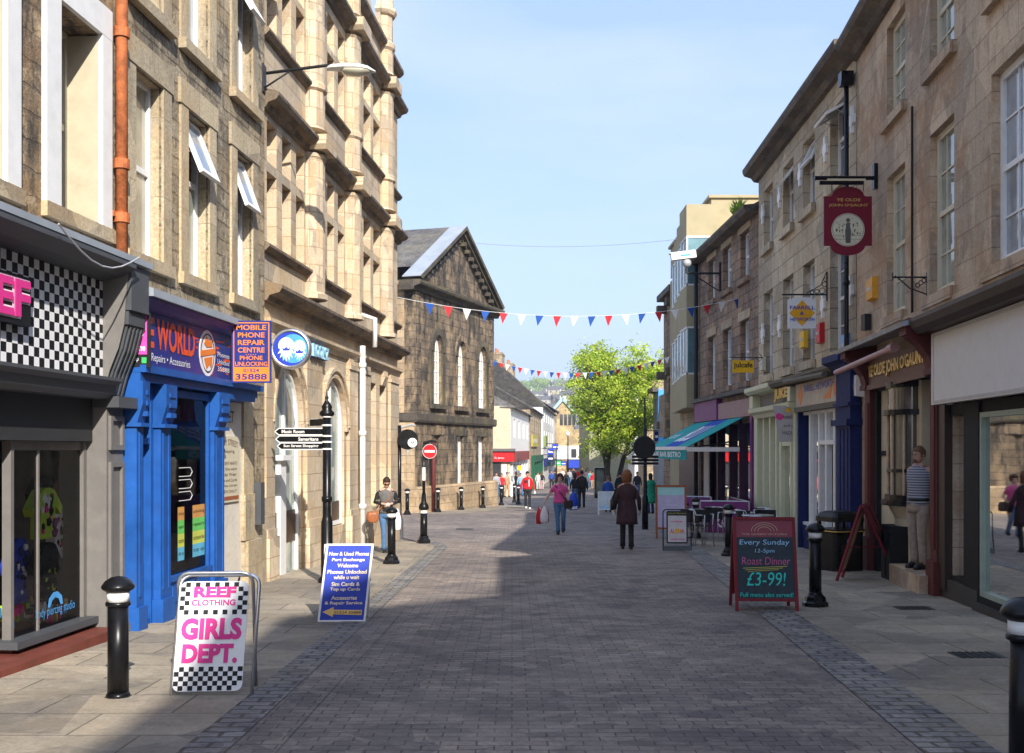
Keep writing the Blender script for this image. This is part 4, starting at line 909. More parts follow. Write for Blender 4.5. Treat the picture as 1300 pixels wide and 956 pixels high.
q = MB(); q.prism_b(FR, [(.0,3.36),(.58,3.24),(.6,3.30),(.0,3.46)], p0-.1, p1+.1); q.build('lead_canopy', lead, nr)
q = MB(); q.tube([FR.pt(a1+.25,.62,2.92), FR.pt(a0+.9,.42,3.06)], .045, 10); q.tube([FR.pt(a0+.9,.42,3.06), FR.pt(a0+.7,.4,3.07)], .07, 10); q.build('strip_light', M('pinkish_tube', (.45,.25,.23), .4), nr)
# recess: cream walls, bow window, dark timbers
part('recess_wall', plaster, nr, FR, (14.5, 18.2, -1.48, -1.4, -.5, 3.05), (16.9, p1-.36, -.16, -.03, -.6, 2.64), (16.1, 16.3, -.45, -.12, -.6, 2.64))
part('recess_ceiling', matt_black, nr, FR, (14.6, 18.2, -1.4, -.1, 2.66, 2.74))
part('recess_post', matt_black, nr, FR, (p1-.52, p1-.38, -.05, .05, -.6, 2.66), (14.56, 14.68, -1.3, -.1, -.3, 2.66), (17.10, p1-.52, -.03, -.012, 1.52, 1.60), (17.0, p1-.38, -.05, .03, 2.58, 2.66))
part('recess_floor', st_near, nr, FR, (14.5, 18.2, -1.5, -.3, BASE, -.13))
part('pub_step', st_near, nr, FR, (14.72, 16.35, -1.3, .28, BASE, -.07))
bc, br = 16.74, .56
def bow(z, r_, n=10, c=bc): return [FR.pt(c + (br+r_)*.82*math.cos(R(180*k/n)), -.12 + (br*.55+r_)*math.sin(R(180*k/n)), z) for k in range(n+1)] 
q = MB()
for z0, z1, rr in ((.78,.86,.10),(.86,.94,.05),(1.28,1.33,.02),(2.14,2.22,.07),(2.55,2.64,.03)):
    q.loft([bow(z0, rr), bow(z1, rr)])
q.build('bow_window_frame', black, nr)
q = MB()
for k in range(0, 11, 2):
    a = R(180*k/10)
    q.tube([FR.pt(bc+(br+.0)*.82*math.cos(a), -.12+(br*.55)*math.sin(a), .94), FR.pt(bc+(br)*.82*math.cos(a), -.12+(br*.55)*math.sin(a), 2.16)], .022, 6)
q.build('bow_window_bars', wood_pale, nr)
q = MB(); q.smooth = True; q.loft([bow(.94,-.02), bow(1.28,-.02)], cap=False); q.loft([bow(1.33,-.02), bow(2.14,-.02)], cap=False); q.loft([bow(2.22,.0), bow(2.55,.0)], cap=False); q.build('bow_window_glass', PANE('pub_pane', (.10,.085,.06), .04), nr)
q = MB(); q.rect(FR, 14.6, 16.15, 1.1, 2.6, -.30); q.build('inner_window', PANE('pub_pane', (.10,.085,.06), .04), nr)
part('inner_wall', plaster, nr, FR, (14.6, 16.15, -.4, -.31, -.5, 1.1)); part('inner_window_bars', wood_pale, nr, FR, *[(x, x+.05, -.31, -.27, 1.1, 2.6) for x in (14.7, 15.1, 15.62, 16.05)])
q = MB(); q.loft([bow(-.5,-.10), bow(.58,-.10), bow(.78,.0)]); q.build('bow_window_base', plaster, nr)
part('cellar_hatch', matt_black, nr, FR, (16.42, 17.10, -.1, .22, -.45, .47), (16.48, 16.72, .22, .235, -.3, .38), (16.8, 17.04, .22, .235, -.3, .38))
def plaque(nm, lb, a, z, r_, m1, m2, b=-.028):
    C = FR.pt(a, b, z); q = MB(); q.lathe(C, [(.001,0),(r_,0),(r_,.03),(.001,.03)], 24, axis=FR.B); o = q.build(nm, m1, None, loc=C); tag(o, lb, 'plaque')
    q = MB(); q.lathe(C, [(.001,.031),(r_*.68,.031),(r_*.68,.035),(.001,.035)], 24, axis=FR.B); q.build('face', m2, o)
    q = MB(); s2 = Frame(C, FR.A, FR.B)
    for k in range(5): q.box(s2, -r_*.3+k*.03, -r_*.3+k*.03+.018, .036, .039, -r_*(.3-.05*(k%3)), r_*(.2+.07*(k%2)))
    q.build('print', m1, o)
plaque('round_plaque', 'round black plaque with pale centre low on the cream pub wall', 17.42, 1.13, .22, black, M('pale_pink_print', (.6,.42,.38), .6))
plaque('round_plaque', 'small maroon round plaque high on the cream pub wall', 17.40, 1.42, .09, maroon, M('dark_maroon', (.06,.01,.012), .5))
q = MB(); q.box(FR, 15.2, 15.6, -.26, -.245, 1.45, 1.95); o = q.build('notice', M('pale_green_paper', (.5,.62,.52), .8), None, loc=FR.pt(15.4,-.25,1.45)); tag(o, 'pale green paper notice in the pub window behind the man', 'notice')
q = MB()
for k in range(6): q.box(FR, 15.25, 15.53-.04*(k%3), -.245, -.242, 1.86-k*.065, 1.875-k*.065)
q.build('writing', ink, o)
q = MB(); q.box(FR, 14.9, 15.15, -.26, -.245, 1.98, 2.1); o = q.build('sticker', yellow, None, loc=FR.pt(15.0,-.25,1.98)); tag(o, 'small yellow and green sticker above the paper notice in the pub window', 'sticker')

# ---- building behind/right out of the frame (they cast the street's shadow)
FX = Fac(4.75, 650, 1)
for (u, v, top, lb) in ((7.35, 8.19, 6.4, 'low stone link building behind the camera on the right'), (-8.0, 7.34, 8.1, 'plain stone building on the right out of the picture'), (-34, -8.01, 12.4, 'tall stone building behind the camera on the right')):
    o = thing('stone_building', lb, 'building', tuple(FX.pt((u+v)/2, 0, 0)))
    wn = [(u+1.2+k*2.6, u+2.2+k*2.6, z, z+1.9) for k in range(int((v-u-1)/2.6)) for z in (3.7, 6.4) if z+2.2 < top]
    wall(FX, u, v, -.5, top, wn, st_near, o, depth=9)
    for w_ in wn: window(FX, *w_, o, rec=.2, pane=p_grey)
    if v-u > 2: roof(FX, u, v, top, 9, 2.0, .3, slate, o)

# ================================================================== pale block with the white crosses
FC = Fac(5.53, 697, 1)
pc = root_at(FC, 24, 'stone_building', 'pale ashlar building with white cross shaped plates between its sash windows', 'building')
c0_, c1_ = 19.86, 29.1
def cy(px, b=0): return FC.a(px, b)
CW = [(27.26, 28.4), (24.95, 26.05), (22.95, 24.0), (20.65, 21.7)]
ops = [(a, b, 3.5, 5.62, .2) for a, b in CW] + [(a, b, 6.75, 8.25, .2) for a, b in CW] + [(20.45, 24.02, BASE, 2.45, .9), (24.06, 28.95, BASE, 2.6, .9)]
wall(FC, c0_, c1_, -1.0, 8.85, ops, st_cross, pc, depth=9)
for i, (a, b) in enumerate(CW):
    window(FC, a, b, 3.5, 5.62, pc, rec=.19, pane=[p_grey, p_green, p_grey, p_dark][i], bars=(2, 4), sill=(.1,.1,.18,st_cross))
    window(FC, a, b, 6.75, 8.25, pc, rec=.19, pane=p_dark, bars=(2, 2) if i in (0, 3) else (1, 0), open_top=[None, 38, 24, 62][i], sill=(.1,.1,.18,st_cross))
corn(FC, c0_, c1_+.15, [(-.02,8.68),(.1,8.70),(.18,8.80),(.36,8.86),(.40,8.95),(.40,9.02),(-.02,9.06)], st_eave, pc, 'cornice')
roof(FC, c0_, c1_, 9.0, 9, 2.6, .25, slate, pc)
def cross_plate(a, z, s_=.25):
    q = MB(); w_ = s_*.36; k = 1.0
    q.prism(FC, [(a-w_*.6,z-s_),(a+w_*.6,z-s_),(a+w_*.6,z-s_*.45),(a+s_*.55,z-s_*.3),(a+s_*.55,z+s_*.3),(a+w_*.6,z+s_*.45),(a+w_*.6,z+s_),(a-w_*.6,z+s_),(a-w_*.6,z+s_*.45),(a-s_*.55,z+s_*.3),(a-s_*.55,z-s_*.3),(a-w_*.6,z-s_*.45)], .0, .05)
    q.build('cross_plate', white, pc)
for px, py in ((967,272),(988,251),(1014,222),(1046,190),(1080,152),(967,424),(988,414),(1043,387),(1078,369)):
    a = cy(px, .05); cross_plate(min(a, c1_-.2), FC.z(py, a), .25 if py < 300 else .27)
# downpipe with hopper
a = cy(1090, .1); a = max(a, c0_+.12)
q = MB(); q.smooth = True; q.tube([FC.pt(a,.14,-.4), FC.pt(a,.14,8.2)], .045, 10)
for z in (1.4, 2.9, 4.6, 6.2): q.tube([FC.pt(a,.14,z), FC.pt(a,.14,z+.08)], .062, 10)
q.smooth = False; fr_ = Frame(FC.pt(a,.15,8.2), FC.A, FC.B); q.prism(fr_, [(-.07,0),(.07,0),(.12,.1),(.12,.25),(-.12,.25),(-.12,.1)], -.11, .11)
q.build('downpipe', black, pc)

# shop front: navy column, estate agent, cream shop
a0, a1 = 19.44, 20.40
q = MB(); q.box(FC, a0, a1, -.1, .22, -1.0, 3.02); q.box(FC, a0-.05, a1+.05, -.1, .28, -1.0, -.1); q.box(FC, a0-.06, a1+.06, -.1, .30, 2.05, 2.16); q.box(FC, a0-.04, a1+.04, -.1, .27, 2.4, 2.46)
q.prism_b(FC, [(-.02,3.02),(.26,3.02),(.34,3.14),(.46,3.2),(.46,3.32),(-.02,3.34)], a0-.08, a1+.10)
for k in range(3): q.box(FC, a0+.14+k*.25, a0+.2+k*.25, .22, .235, .0, 2.0)
q.build('navy_column', navy, pc)
ea0, ea1 = a1+.02, 24.0
part('agent_fascia', M('agent_fascia_print', (.5,.42,.33), .5, var=.2, ns=3), pc, FC, (ea0, ea1, .0, .16, 2.53, 3.02))
q = MB(); q.text(FC, 'FARRELL HEYWORTH', ea0+.35, ea1-.8, 2.82, 2.96, .165, bold=.02); q.build('lettering', royal, pc)
q = MB()
for am, sz in ((ea1-.45, .22), (ea0+.28, .16)): q.prism(FC, [(am-sz,2.77),(am,2.77-sz),(am+sz,2.77),(am,2.77+sz)], .16, .166)
q.prism(FC, [(ea0+.6,2.6),(ea0+1.2,2.62),(ea0+.7,2.75),(ea0+.5,2.9)], .16,.166)
q.build('orange_diamonds', orange, pc)
q = MB(); q.prism_b(FC, [(.0,3.03),(.30,3.06),(.36,3.14),(.36,3.2),(.0,3.24)], ea0, 29.0); q.tube([FC.pt(ea0+.1,.4,3.02), FC.pt(ea1,.4,3.08)], .06, 8); q.build('shop_cornice', M('grey_brown_cornice', (.13,.115,.085), .7, dirt=.4, dirtcol=(.2,.2,.1)), pc)
part('agent_lower_cornice', M('grey_brown_cornice', (.13,.115,.085)), pc, FC, (ea0, ea1, -.1, .2, 2.42, 2.52))
q = MB()
for px in (1017.5, 1029, 1040.5, 1049.5, 1060): x = FC.a(px, .0); q.box(FC, x-.06, x+.06, -.09, .02, -.5 if px > 1045 else .0, 2.42)
xd0, xd1 = FC.a(1060, 0), FC.a(1041, 0)
q.box(FC, ea0+.05, ea1-.1, -.1, .03, .0, .06) ; q.box(FC, xd0, xd1, -.08, .03, 1.72, 1.80); q.box(FC, xd0, ea1-.1, -.08, .02, 2.36, 2.42)
q.build('agent_window_frame', white, pc)
part('agent_stall_riser', navy, pc, FC, (xd1, ea1-.1, -.1, .04, -1.0, .0), (ea1-.1, ea1, -.1, .12, -1.0, 2.5))
part('agent_door', navy, pc, FC, (FC.a(1058,0), FC.a(1050,0), -.3, -.24, -.7, 1.72))
q = MB(); q.rect(FC, xd1, ea1-.12, .06, 2.4, -.05); q.rect(FC, xd0, xd1, 1.8, 2.36, -.05); q.build('agent_glass', glass, pc)
goods_box(FC, 20.45, 24.0, -.75, 2.45, 2.2, pc, M('agent_interior', (.25,.22,.17), .9, var=.5, ns=1), b=-.5)
rn = random.Random(4); q = MB()
for k in range(16): q.m = k % 4; x = rn.uniform(22.2, 23.6); z = rn.uniform(.4, 1.8); q.box(FC, x, x+.18, -.2, -.19, z, z+.14)
q.build('house_adverts', [clearwhite, p_green, orange, navy], pc)
# cream shop
sa0, sa1 = 24.12, 29.0
part('cream_fascia_panel', M('fascia_grey', (.20,.18,.15), .7), pc, FC, (sa0, sa1-.2, .0, .06, 2.66, 3.02))
q = MB(); q.prism_b(FC, [(-.02,2.42),(.14,2.42),(.18,2.5),(.28,2.56),(.30,2.66),(-.02,2.68)], sa0, sa1)
q.prism_b(FC, [(-.02,3.0),(.30,3.03),(.38,3.10),(.38,3.2),(-.02,3.26)], 26.0, sa1+.12)
for x0, x1 in ((sa1-.45, sa1), (sa0, sa0+.28)): q.box(FC, x0, x1, -.05, .14, -1.0, 2.42); q.box(FC, x0, x1, .0, .26, 2.68, 3.0)
for px in (963, 971, 979, 987, 992.5, 1006, 1010): x = FC.a(px, 0); q.box(FC, x-.09, x+.09, -.1, .04, -1.0, 2.42)
q.box(FC, 26.1, sa1-.4, -.12, .0, -1.0, -.05); q.box(FC, sa0+.2, 24.9, -.1, .02, -1.0, -.05)
q.box(FC, FC.a(1006,0), FC.a(992.5,0), -.1, .02, 1.7, 1.8)
q.build('cream_shop_front', pale_green, pc)
q = MB(); q.rect(FC, 24.2, sa1-.4, -.05, 2.4, -.06); q.build('cream_shop_glass', glass_g, pc)
goods_box(FC, 24.15, 28.85, -.9, 2.55, 2.0, pc, M('olive_interior', (.16,.17,.06), .9, var=.5, ns=1.3), b=-.5)
part('cream_shop_door', M('dark_olive', (.05,.055,.02), .5), pc, FC, (FC.a(1003,0), FC.a(995,0), -.25, -.2, -.9, 1.7))
o = thing('shop_sign', 'small gold letters standing on the cream shop front above the hanging banner', 'sign', tuple(FC.pt(25.6,.2,2.7)))
q = MB(); q.text(FC, 'JUKE', FC.a(1002,.2), FC.a(985,.2), 2.72, 3.02, .2, ext=.05, bold=.05); q.build('lettering', M('gold_yellow', (.65,.38,.04), .4), o)
bn = Frame(PT(981, 515, 24.5), Vector((.97,-.25,0)), Vector((-.25,-.97,0)), Vector((.2,.05,-.98)))
q = MB(); q.box(bn, 0, .50, -.01, .01, 0, .82); o = q.build('hanging_banner', M('grey_banner', (.45,.42,.42), .8, var=.1), None, loc=bn.O); tag(o, 'grey hanging banner with coloured lettering slanting in front of the cream shop', 'banner')
q = MB(); fr2 = Frame(bn.O, bn.A, bn.B, -bn.C); q.text(fr2, 'beads', .18, .42, -.3, -.2, .012); q.text(fr2, 'and gifts', .15, .47, -.5, -.42, .012); q.text(fr2, 'MADE TO', .1, .45, -.66, -.58, .012); q.build('lettering', ink, o)
q = MB(); q.prism(fr2, arc(.1,-.25,.08,0,330,11), .011,.013); q.build('pink_flower', pink, o); q = MB(); q.prism(fr2, arc(.32,-.1,.06,0,330,11), .011,.013); q.build('yellow_flower', yellow, o)

# ================================================================== dark mossy stone building + cafe
FD = Fac(7.13, 620, 1)
dm = root_at(FD, 33, 'stone_building', 'dark mottled stone building with three tall sash windows on each floor above the purple cafe', 'building')
d0, d1 = 29.11, 37.4
def dy(px): return FD.a(px, 0)
DW = [(dy(951), dy(940)), (dy(928.5), dy(918)), (dy(908), dy(899.5))]
ops = [(a, b, 3.5, 5.22, .2) for a, b in DW] + [(a, b, 6.37, 7.68, .2) for a, b in DW] + [(29.5, 37.0, -1.4, 2.35, 1.0)]
wall(FD, d0, d1, -1.4, 8.0, ops, st_mid, dm, depth=9)
for i, (a, b) in enumerate(DW):
    window(FD, a, b, 3.5, 5.22, dm, rec=.18, pane=p_grey, bars=(2, 2), sill=(.12,.1,.16,st_mid)); window(FD, a, b, 6.37, 7.68, dm, rec=.18, pane=p_grey, bars=(2, 2), sill=(.12,.1,.16,st_mid))
    q = MB(); 
    for z in (5.23, 7.69): q.box(FD, a-.2, b+.2, -.1, .03, z, z+.24)
    q.build('lintel', st_dress, dm)
q = MB(); q.prism_b(FD, [(.0,7.86),(.32,7.9),(.40,8.0),(.40,8.08),(.0,8.12)], d0, d1+.1); q.build('gutter', st_eave, dm)
roof(FD, d0, d1, 8.05, 9, 2.4, .2, slate, dm)
q = MB(); q.smooth = True; q.tube([FD.pt(d1-.15,.12,-1), FD.pt(d1-.15,.12,8)], .07, 8); q.build('downpipe', blackm, dm)
for k in range(60): pass
# purple shop front
part('cafe_fascia', M('mauve_fascia', (.30,.17,.17), .5, var=.2), dm, FD, (29.4, 33.6, .0, .14, 2.52, 3.0), )
part('cafe_fascia_end', purple, dm, FD, (33.62, 37.3, .0, .18, 2.52, 3.15), (29.2, 29.4, -.05, .16, -1.4, 3.05))
part('cafe_cornice', st_eave, dm, FD, (29.2, 37.3, -.02, .28, 3.16, 3.28))
q = MB()
for x in (29.5, 31.0, 32.3, 34.0, 35.6): q.box(FD, x, x+.16, -.1, .06, -1.3, 2.5)
q.box(FD, 29.5, 36.9, -.12, .05, -1.4, -.55); q.build('cafe_frame', M('dark_purple', (.05,.012,.05), .5), dm)
q = MB(); q.rect(FD, 29.6, 36.8, -.5, 2.5, -.06); q.build('cafe_glass', glass, dm)
part('cafe_end_panel', greymetal, dm, FD, (35.2, 36.0, .06, .1, -1.3, 2.3))
goods_box(FD, 29.5, 37.0, -1.3, 2.5, 2.2, dm, interior2, b=-.6)
# awning
aw = thing('awning', 'teal and blue striped awning sloping out from the purple cafe front', 'awning', tuple(FD.pt(33.5,.2,2.5)))
A0, A1_ = 30.2, 37.3
def awp(a, t): return FD.pt(a, .15 + 1.55*t, 2.50 - .82*t)
q = MB()
segs = [(A0, 32.0, 0), (32.0, 34.3, 1), (34.3, A1_, 0)]
for u, v, m in segs:
    q.m = m; q.add([awp(u,0), awp(v,0), awp(v,1), awp(u,1), awp(u,0)-Vector((0,0,.02)), awp(v,0)-Vector((0,0,.02)), awp(v,1)-Vector((0,0,.02)), awp(u,1)-Vector((0,0,.02))], [(0,1,2,3),(4,5,6,7)])
q.build('canopy', [teal, M('blue_cloth', (.01,.07,.42), .8)], aw)
awf = Frame(awp(0,0), FD.A, Vector((0,0,0)), Vector((0,0,0)))
sl = (awp(33,0)-awp(33,1)).normalized(); slf = Frame(FD.pt(0,.15+1.55,2.50-.82), FD.A, (FD.A.cross(sl)*1).normalized() if (FD.A.cross(sl)).z > 0 else (-(FD.A.cross(sl))).normalized(), sl)
q = MB(); q.text(slf, 'BLU', 32.1, 34.2, .35, 1.35, .012, bold=.03, shear=.3); q.text(slf, 'cafe', 35.3, 36.6, .6, 1.0, .012); q.build('lettering', clearwhite, aw)
q = MB(); q.box(FD, A0, A1_, 1.68, 1.76, 1.60, 1.70); q.build('front_rail', white, aw)
q = MB(); q.box(FD, A0, A1_, 1.71, 1.725, 1.33, 1.61); v_ = q.build('valance', teal, aw)
q = MB(); q.text(FD, 'CAFE BAR BISTRO', 31.0, 36.6, 1.39, 1.55, 1.73, bold=.02); q.build('lettering', clearwhite, v_)
q = MB(); fr_ = Frame(FD.pt(A0,.15,0), FD.B*1, -FD.A.normalized()); q.box(fr_, .1, 1.55, -.01, .01, 1.56, 1.68); q.build('side_rail', white, aw)
q = MB()
for x in (A0+.2, A1_-.3): q.tube([FD.pt(x,.1,1.9), FD.pt(x,.9,1.75), FD.pt(x,1.66,1.66)], .025, 6)
q.build('folding_arm', blackm, aw)

# ================================================================== modern beige concrete building with oriels
FE = Fac(2.56+.0, 776, 1)
mo = thing('office_building', 'modern beige concrete building with stepped glazed bays facing down the street', 'building', (6.0, 40, gz(40)))
FEw = Fac(7.35, 645, 1)
wall(FEw, 37.42, 50, -1.6, 9.2, [], conc, mo, depth=10)
part('upper_block', conc, mo, WORLD, (7.05, 12, 39.0, 49.0, 9.2, 10.5)); part('roof_slab', conc, mo, WORLD, (6.95, 12.1, 38.9, 49.1, 10.5, 10.6))
P0 = PT(871.5, 315, 37.7); W_ = PT(888.5, 315, 37.7)
Xs = P0.x; Xw = W_.x + .6
bays = 4
for k in range(bays):
    ya = 37.7 + k*1.6; yb = ya + 1.56; xo = Xs + (ya-37.7)*.085
    wl = Frame((xo, ya, 0), (1, 0, 0), (0, -1, 0))
    oa, ob = .06, Xw - xo
    q = MB()
    for z0, z1 in ((3.05, 4.18), (5.82, 7.22), (8.92, 10.0 - k*.22)): q.box(WORLD, xo, Xw, ya, yb, z0, z1)
    q.build('bay_concrete', conc, mo)
    for z0, z1 in ((4.18, 5.82), (7.22, 8.92)):
        q = MB(); w_ = .05
        q.box(wl, 0, w_, -1.5, .0, z0, z0+.07); 
        q.box(wl, 0, .05, -.06, .0, z0, z1); q.box(wl, Xw-xo-.06, Xw-xo, -.06, 0, z0, z1); q.box(wl, .05, Xw-xo-.06, -.06, 0, z0, z0+.06); q.box(wl, .05, Xw-xo-.06, -.06, 0, z1-.06, z1)
        for j in range(2): q.box(wl, .0, .06, -.65*j-.62, -.65*j-.55, z0, z1)
        q.box(wl, 0, .05, -1.5, -.06, z1-.06, z1)
        wo = q.build('bay_window', white, mo); g = MB(); g.rect(wl, .05, Xw-xo-.06, z0+.06, z1-.06, -.03); g.quad((xo+.03,ya+.06,z0+.06),(xo+.03,yb,z0+.06),(xo+.03,yb,z1-.06),(xo+.03,ya+.06,z1-.06)); g.build('pane', p_teal, wo)
part('lower_wall', st_far, mo, WORLD, (Xs+.75, Xw, 37.75, 44, -1.5, 3.03))
q = MB(); q.box(WORLD, Xs+.65, Xs+.76, 38.2, 38.9, 1.9, 2.7); q.build('panel', white, mo)
part('ground_shop_front', M('dark_shop_front', (.05,.035,.04), .5), mo, WORLD, (Xs+.70, Xs+.76, 38.5, 44, -1.4, 1.7))

# ---- buildings further down on the right
def simple_building(nm, lb, x0, x1, ya, yb, top, mat, wins=(), rf=None, gmat=None, fl=(2.2,4.6), cat='building', wpane=None, base=None, shop=None, eave=True, side='L', nwin=3, wf=(.9,1.5)):
    """box building whose street side (face at x0, towards -X if side 'L' else +X) and near end carry windows"""
    zb = gz(ya) - .8
    o = thing(nm, lb, cat, ((x0+x1)/2, ya, gz(ya)))
    fr_ = Frame((x0 if side == 'L' else x1, 0, 0), (0, 1, 0), (-1, 0, 0) if side == 'L' else (1, 0, 0))
    g0 = gz((ya+yb)/2)
    ops = []; step = (yb-ya)/nwin
    for z in fl:
        for k in range(nwin): c = ya + step*(k+.5); ops.append((c-wf[0]/2, c+wf[0]/2, g0+z, g0+z+wf[1], .18))
    wall(fr_, ya, yb, zb, top, ops, mat, o, depth=(x1-x0))
    for u, v, z0, z1, _ in ops:
        window(fr_, u, v, z0, z1, o, rec=.15, pane=wpane or p_dark)
    if rf: roof(fr_, ya, yb, top, x1-x0, rf, .3, slate, o)
    if eave: part('eave', st_eave, o, fr_, (ya, yb, .0, .35, top-.25, top+.02))
    if shop: part('shop_front', shop, o, fr_, (ya+.3, yb-.3, .0, .12, g0+2.3, g0+3.0), (ya+.3, ya+.7, .0, .1, zb, g0+2.3), (yb-.7, yb-.3, .0, .1, zb, g0+2.3)); part('shop_window', p_dark, o, fr_, (ya+.7, yb-.7, .01, .05, g0+.6, g0+2.3))
    return o, fr_
xa = PT(843, 0, 52).x
o, f_ = simple_building('stone_building', 'old stone building with deep corbelled eaves beyond the concrete office', xa+.3, xa+9, 50.1, 54.3, 9.1, st_mid, rf=2.2, nwin=1)
q = MB()
for z in (8.2, 5.0, 2.6):
    for k in range(2): q.box(WORLD, xa-.15+.4*k*0, xa+.55, 50.2+k*3, 50.7+k*3, z, z+.35)
q.build('corbel', st_eave, o)
q = MB(); q.box(WORLD, xa-.05, xa+.5, 51.5, 53.5, 2.2, 4.2); q.build('oriel', st_far, o)
xb = PT(836, 0, 66).x
o, f_ = simple_building('shop_building', 'narrow building with a turquoise painted gable end on the right', xb, xb+7, 66, 68.5, PT(0,494,66).z+.1, M('grey_render', (.3,.3,.3), .8), nwin=1)
q = MB(); q.box(WORLD, xb-.02, PT(851,0,66).x+.6, 65.9, 65.99, PT(0,553,66).z-.5, PT(0,495,66).z); q.build('gable_panel', sky_blue, o)
q = MB(); q.box(WORLD, xb+.3, xb+1.0, 65.86, 65.9, PT(0,530,66).z, PT(0,508,66).z); q.build('panel_print', navy, o)
xc = PT(820, 0, 80).x
o, f_ = simple_building('stone_building', 'sunlit pale stone building with a bold cornice far down on the right', xc, xc+9, 80, 85, PT(0,462,80).z, st_far, nwin=2, fl=(2.4,4.8,6.4), wf=(1.0,1.4))
part('cornice', st_far, o, WORLD, (xc-.6, xc+.3, 79.6, 85, PT(0,484,80).z, PT(0,476,80).z), (xc-.3, xc+.3, 79.8, 85, PT(0,462,80).z-.2, PT(0,462,80).z+.1))
xd = PT(806, 0, 100).x
o, f_ = simple_building('white_building', 'white rendered building half hidden behind the tree crown', xd, xd+9, 100.1, 106, PT(0,480,100).z, white, nwin=2, fl=(2.4,5.0), wf=(1.2,1.4), rf=2)
# ================================================================== far left row
def pxx(px, Y): return (px-CX)/F*Y
# white building with the red shop
Yr0, Yr1 = 75, 96
xr = pxx(648, Yr0); xl = xr - 9
o = thing('shop_building', 'white rendered building with a bright red shop fascia and hipped slate roof', 'building', (xr-4, Yr0, gz(Yr0)))
fw_ = Frame((xr, 0, 0), Vector((.075, 1, 0)), Vector((1, -.075, 0)).normalized()); fw_.O = Vector((xr - .075*Yr0, 0, 0))
wins_ = [(78.2+k*5, 79.6+k*5, z, z+1.3) for k in range(4) for z in (2.45,)]
te = PT(0, 515, Yr0).z
wall(fw_, Yr0, Yr1, -3.2, te, wins_, white, o, depth=9)
for w_ in wins_: window(fw_, *w_, o, rec=.12, pane=p_dark, frame=white)
part('side_wall', M('cream_render', (.62,.57,.46), .8), o, WORLD, (xl, xr-.01, Yr0-.05, Yr0-.005, -3.2, te-.02))
roof(fw_, Yr0, Yr1, te, 9, 2.4, .35, slate, o, hip=True)
part('fascia', red_paint, o, WORLD, (xl, xr+.25, Yr0-.35, Yr0-.06, PT(0,586,Yr0).z, PT(0,573,Yr0).z)); part('side_fascia', M('dark_red_paint', (.25,.02,.015), .5), o, fw_, (Yr0+.0, Yr1-4, .02, .3, PT(0,586,Yr0).z, PT(0,573,Yr0).z))
part('fascia_hood', M('dark_grey_hood', (.12,.12,.12), .6), o, WORLD, (xl, xr+.35, Yr0-.5, Yr0-.06, PT(0,572.9,Yr0).z, PT(0,569.5,Yr0).z))
fr_ = Frame((xl, Yr0-.36, 0), (1,0,0), (0,-1,0)); q = MB(); q.text(fr_, 'St. James', pxx(628,Yr0)-xl, pxx(640,Yr0)-xl, PT(0,583,Yr0).z, PT(0,580,Yr0).z, .004); q.build('lettering', clearwhite, o)
part('shop_window', p_dark, o, WORLD, (xl, pxx(636,Yr0), Yr0-.1, Yr0-.06, -1.1, PT(0,587,Yr0).z), (pxx(644,Yr0), xr-.2, Yr0-.1, Yr0-.06, -1.1, PT(0,587,Yr0).z)); part('window_poster', clearwhite, o, WORLD, (pxx(637,Yr0), pxx(643.5,Yr0), Yr0-.12, Yr0-.05, -1.0, PT(0,590,Yr0).z))
part('shop_pillar', white, o, fw_, *[(Yr0+.3+k*3.4, Yr0+.7+k*3.4, .0, .12, -3, PT(0,587,Yr0).z) for k in range(6)])
chimney(fw_, 83, -5.0, te+1.2, 2.2, 1.4, PT(0,470,83).z-te-1.2, 2, M('rendered_chimney', (.4,.36,.28), .85), o)
# stone building next
Y2a, Y2b = 96.1, 116
o = thing('stone_building', 'buff stone building with a yellowish painted sign panel between the white houses', 'building', (pxx(668,Y2a)-4, Y2a, gz(Y2a)))
fw2 = Frame(fw_.O + Vector((.1,0,0)), fw_.A, fw_.B)
wn = [(98+k*3.3, 99+k*3.3, z, z+1.5) for k in range(5) for z in (3.2,)]
te2 = PT(0,519,100).z
wall(fw2, Y2a, Y2b, -3.2, te2, wn, st_far, o, depth=9)
for w_ in wn: window(fw2, *w_, o, rec=.12, pane=p_dark)
roof(fw2, Y2a, Y2b, te2, 9, 2.6, .3, slate, o)
part('sign_panel', M('mustard_panel', (.45,.38,.08), .6), o, fw2, (97.5, 107, .02, .15, PT(0,567,100).z, PT(0,552,100).z)); part('sign_print', cream, o, fw2, (99, 105, .15, .17, PT(0,562,100).z, PT(0,557,100).z))
part('green_shop_front', dark_green, o, fw2, (98, 115, .02, .3, PT(0,586,105).z, PT(0,578,105).z), *[(98+k*4, 98.9+k*4, .02, .25, -3, PT(0,586,105).z) for k in range(5)])
chimney(fw2, 99, -4.5, te2+2.0, 2.6, 1.2, 1.8, 3, st_far, o)
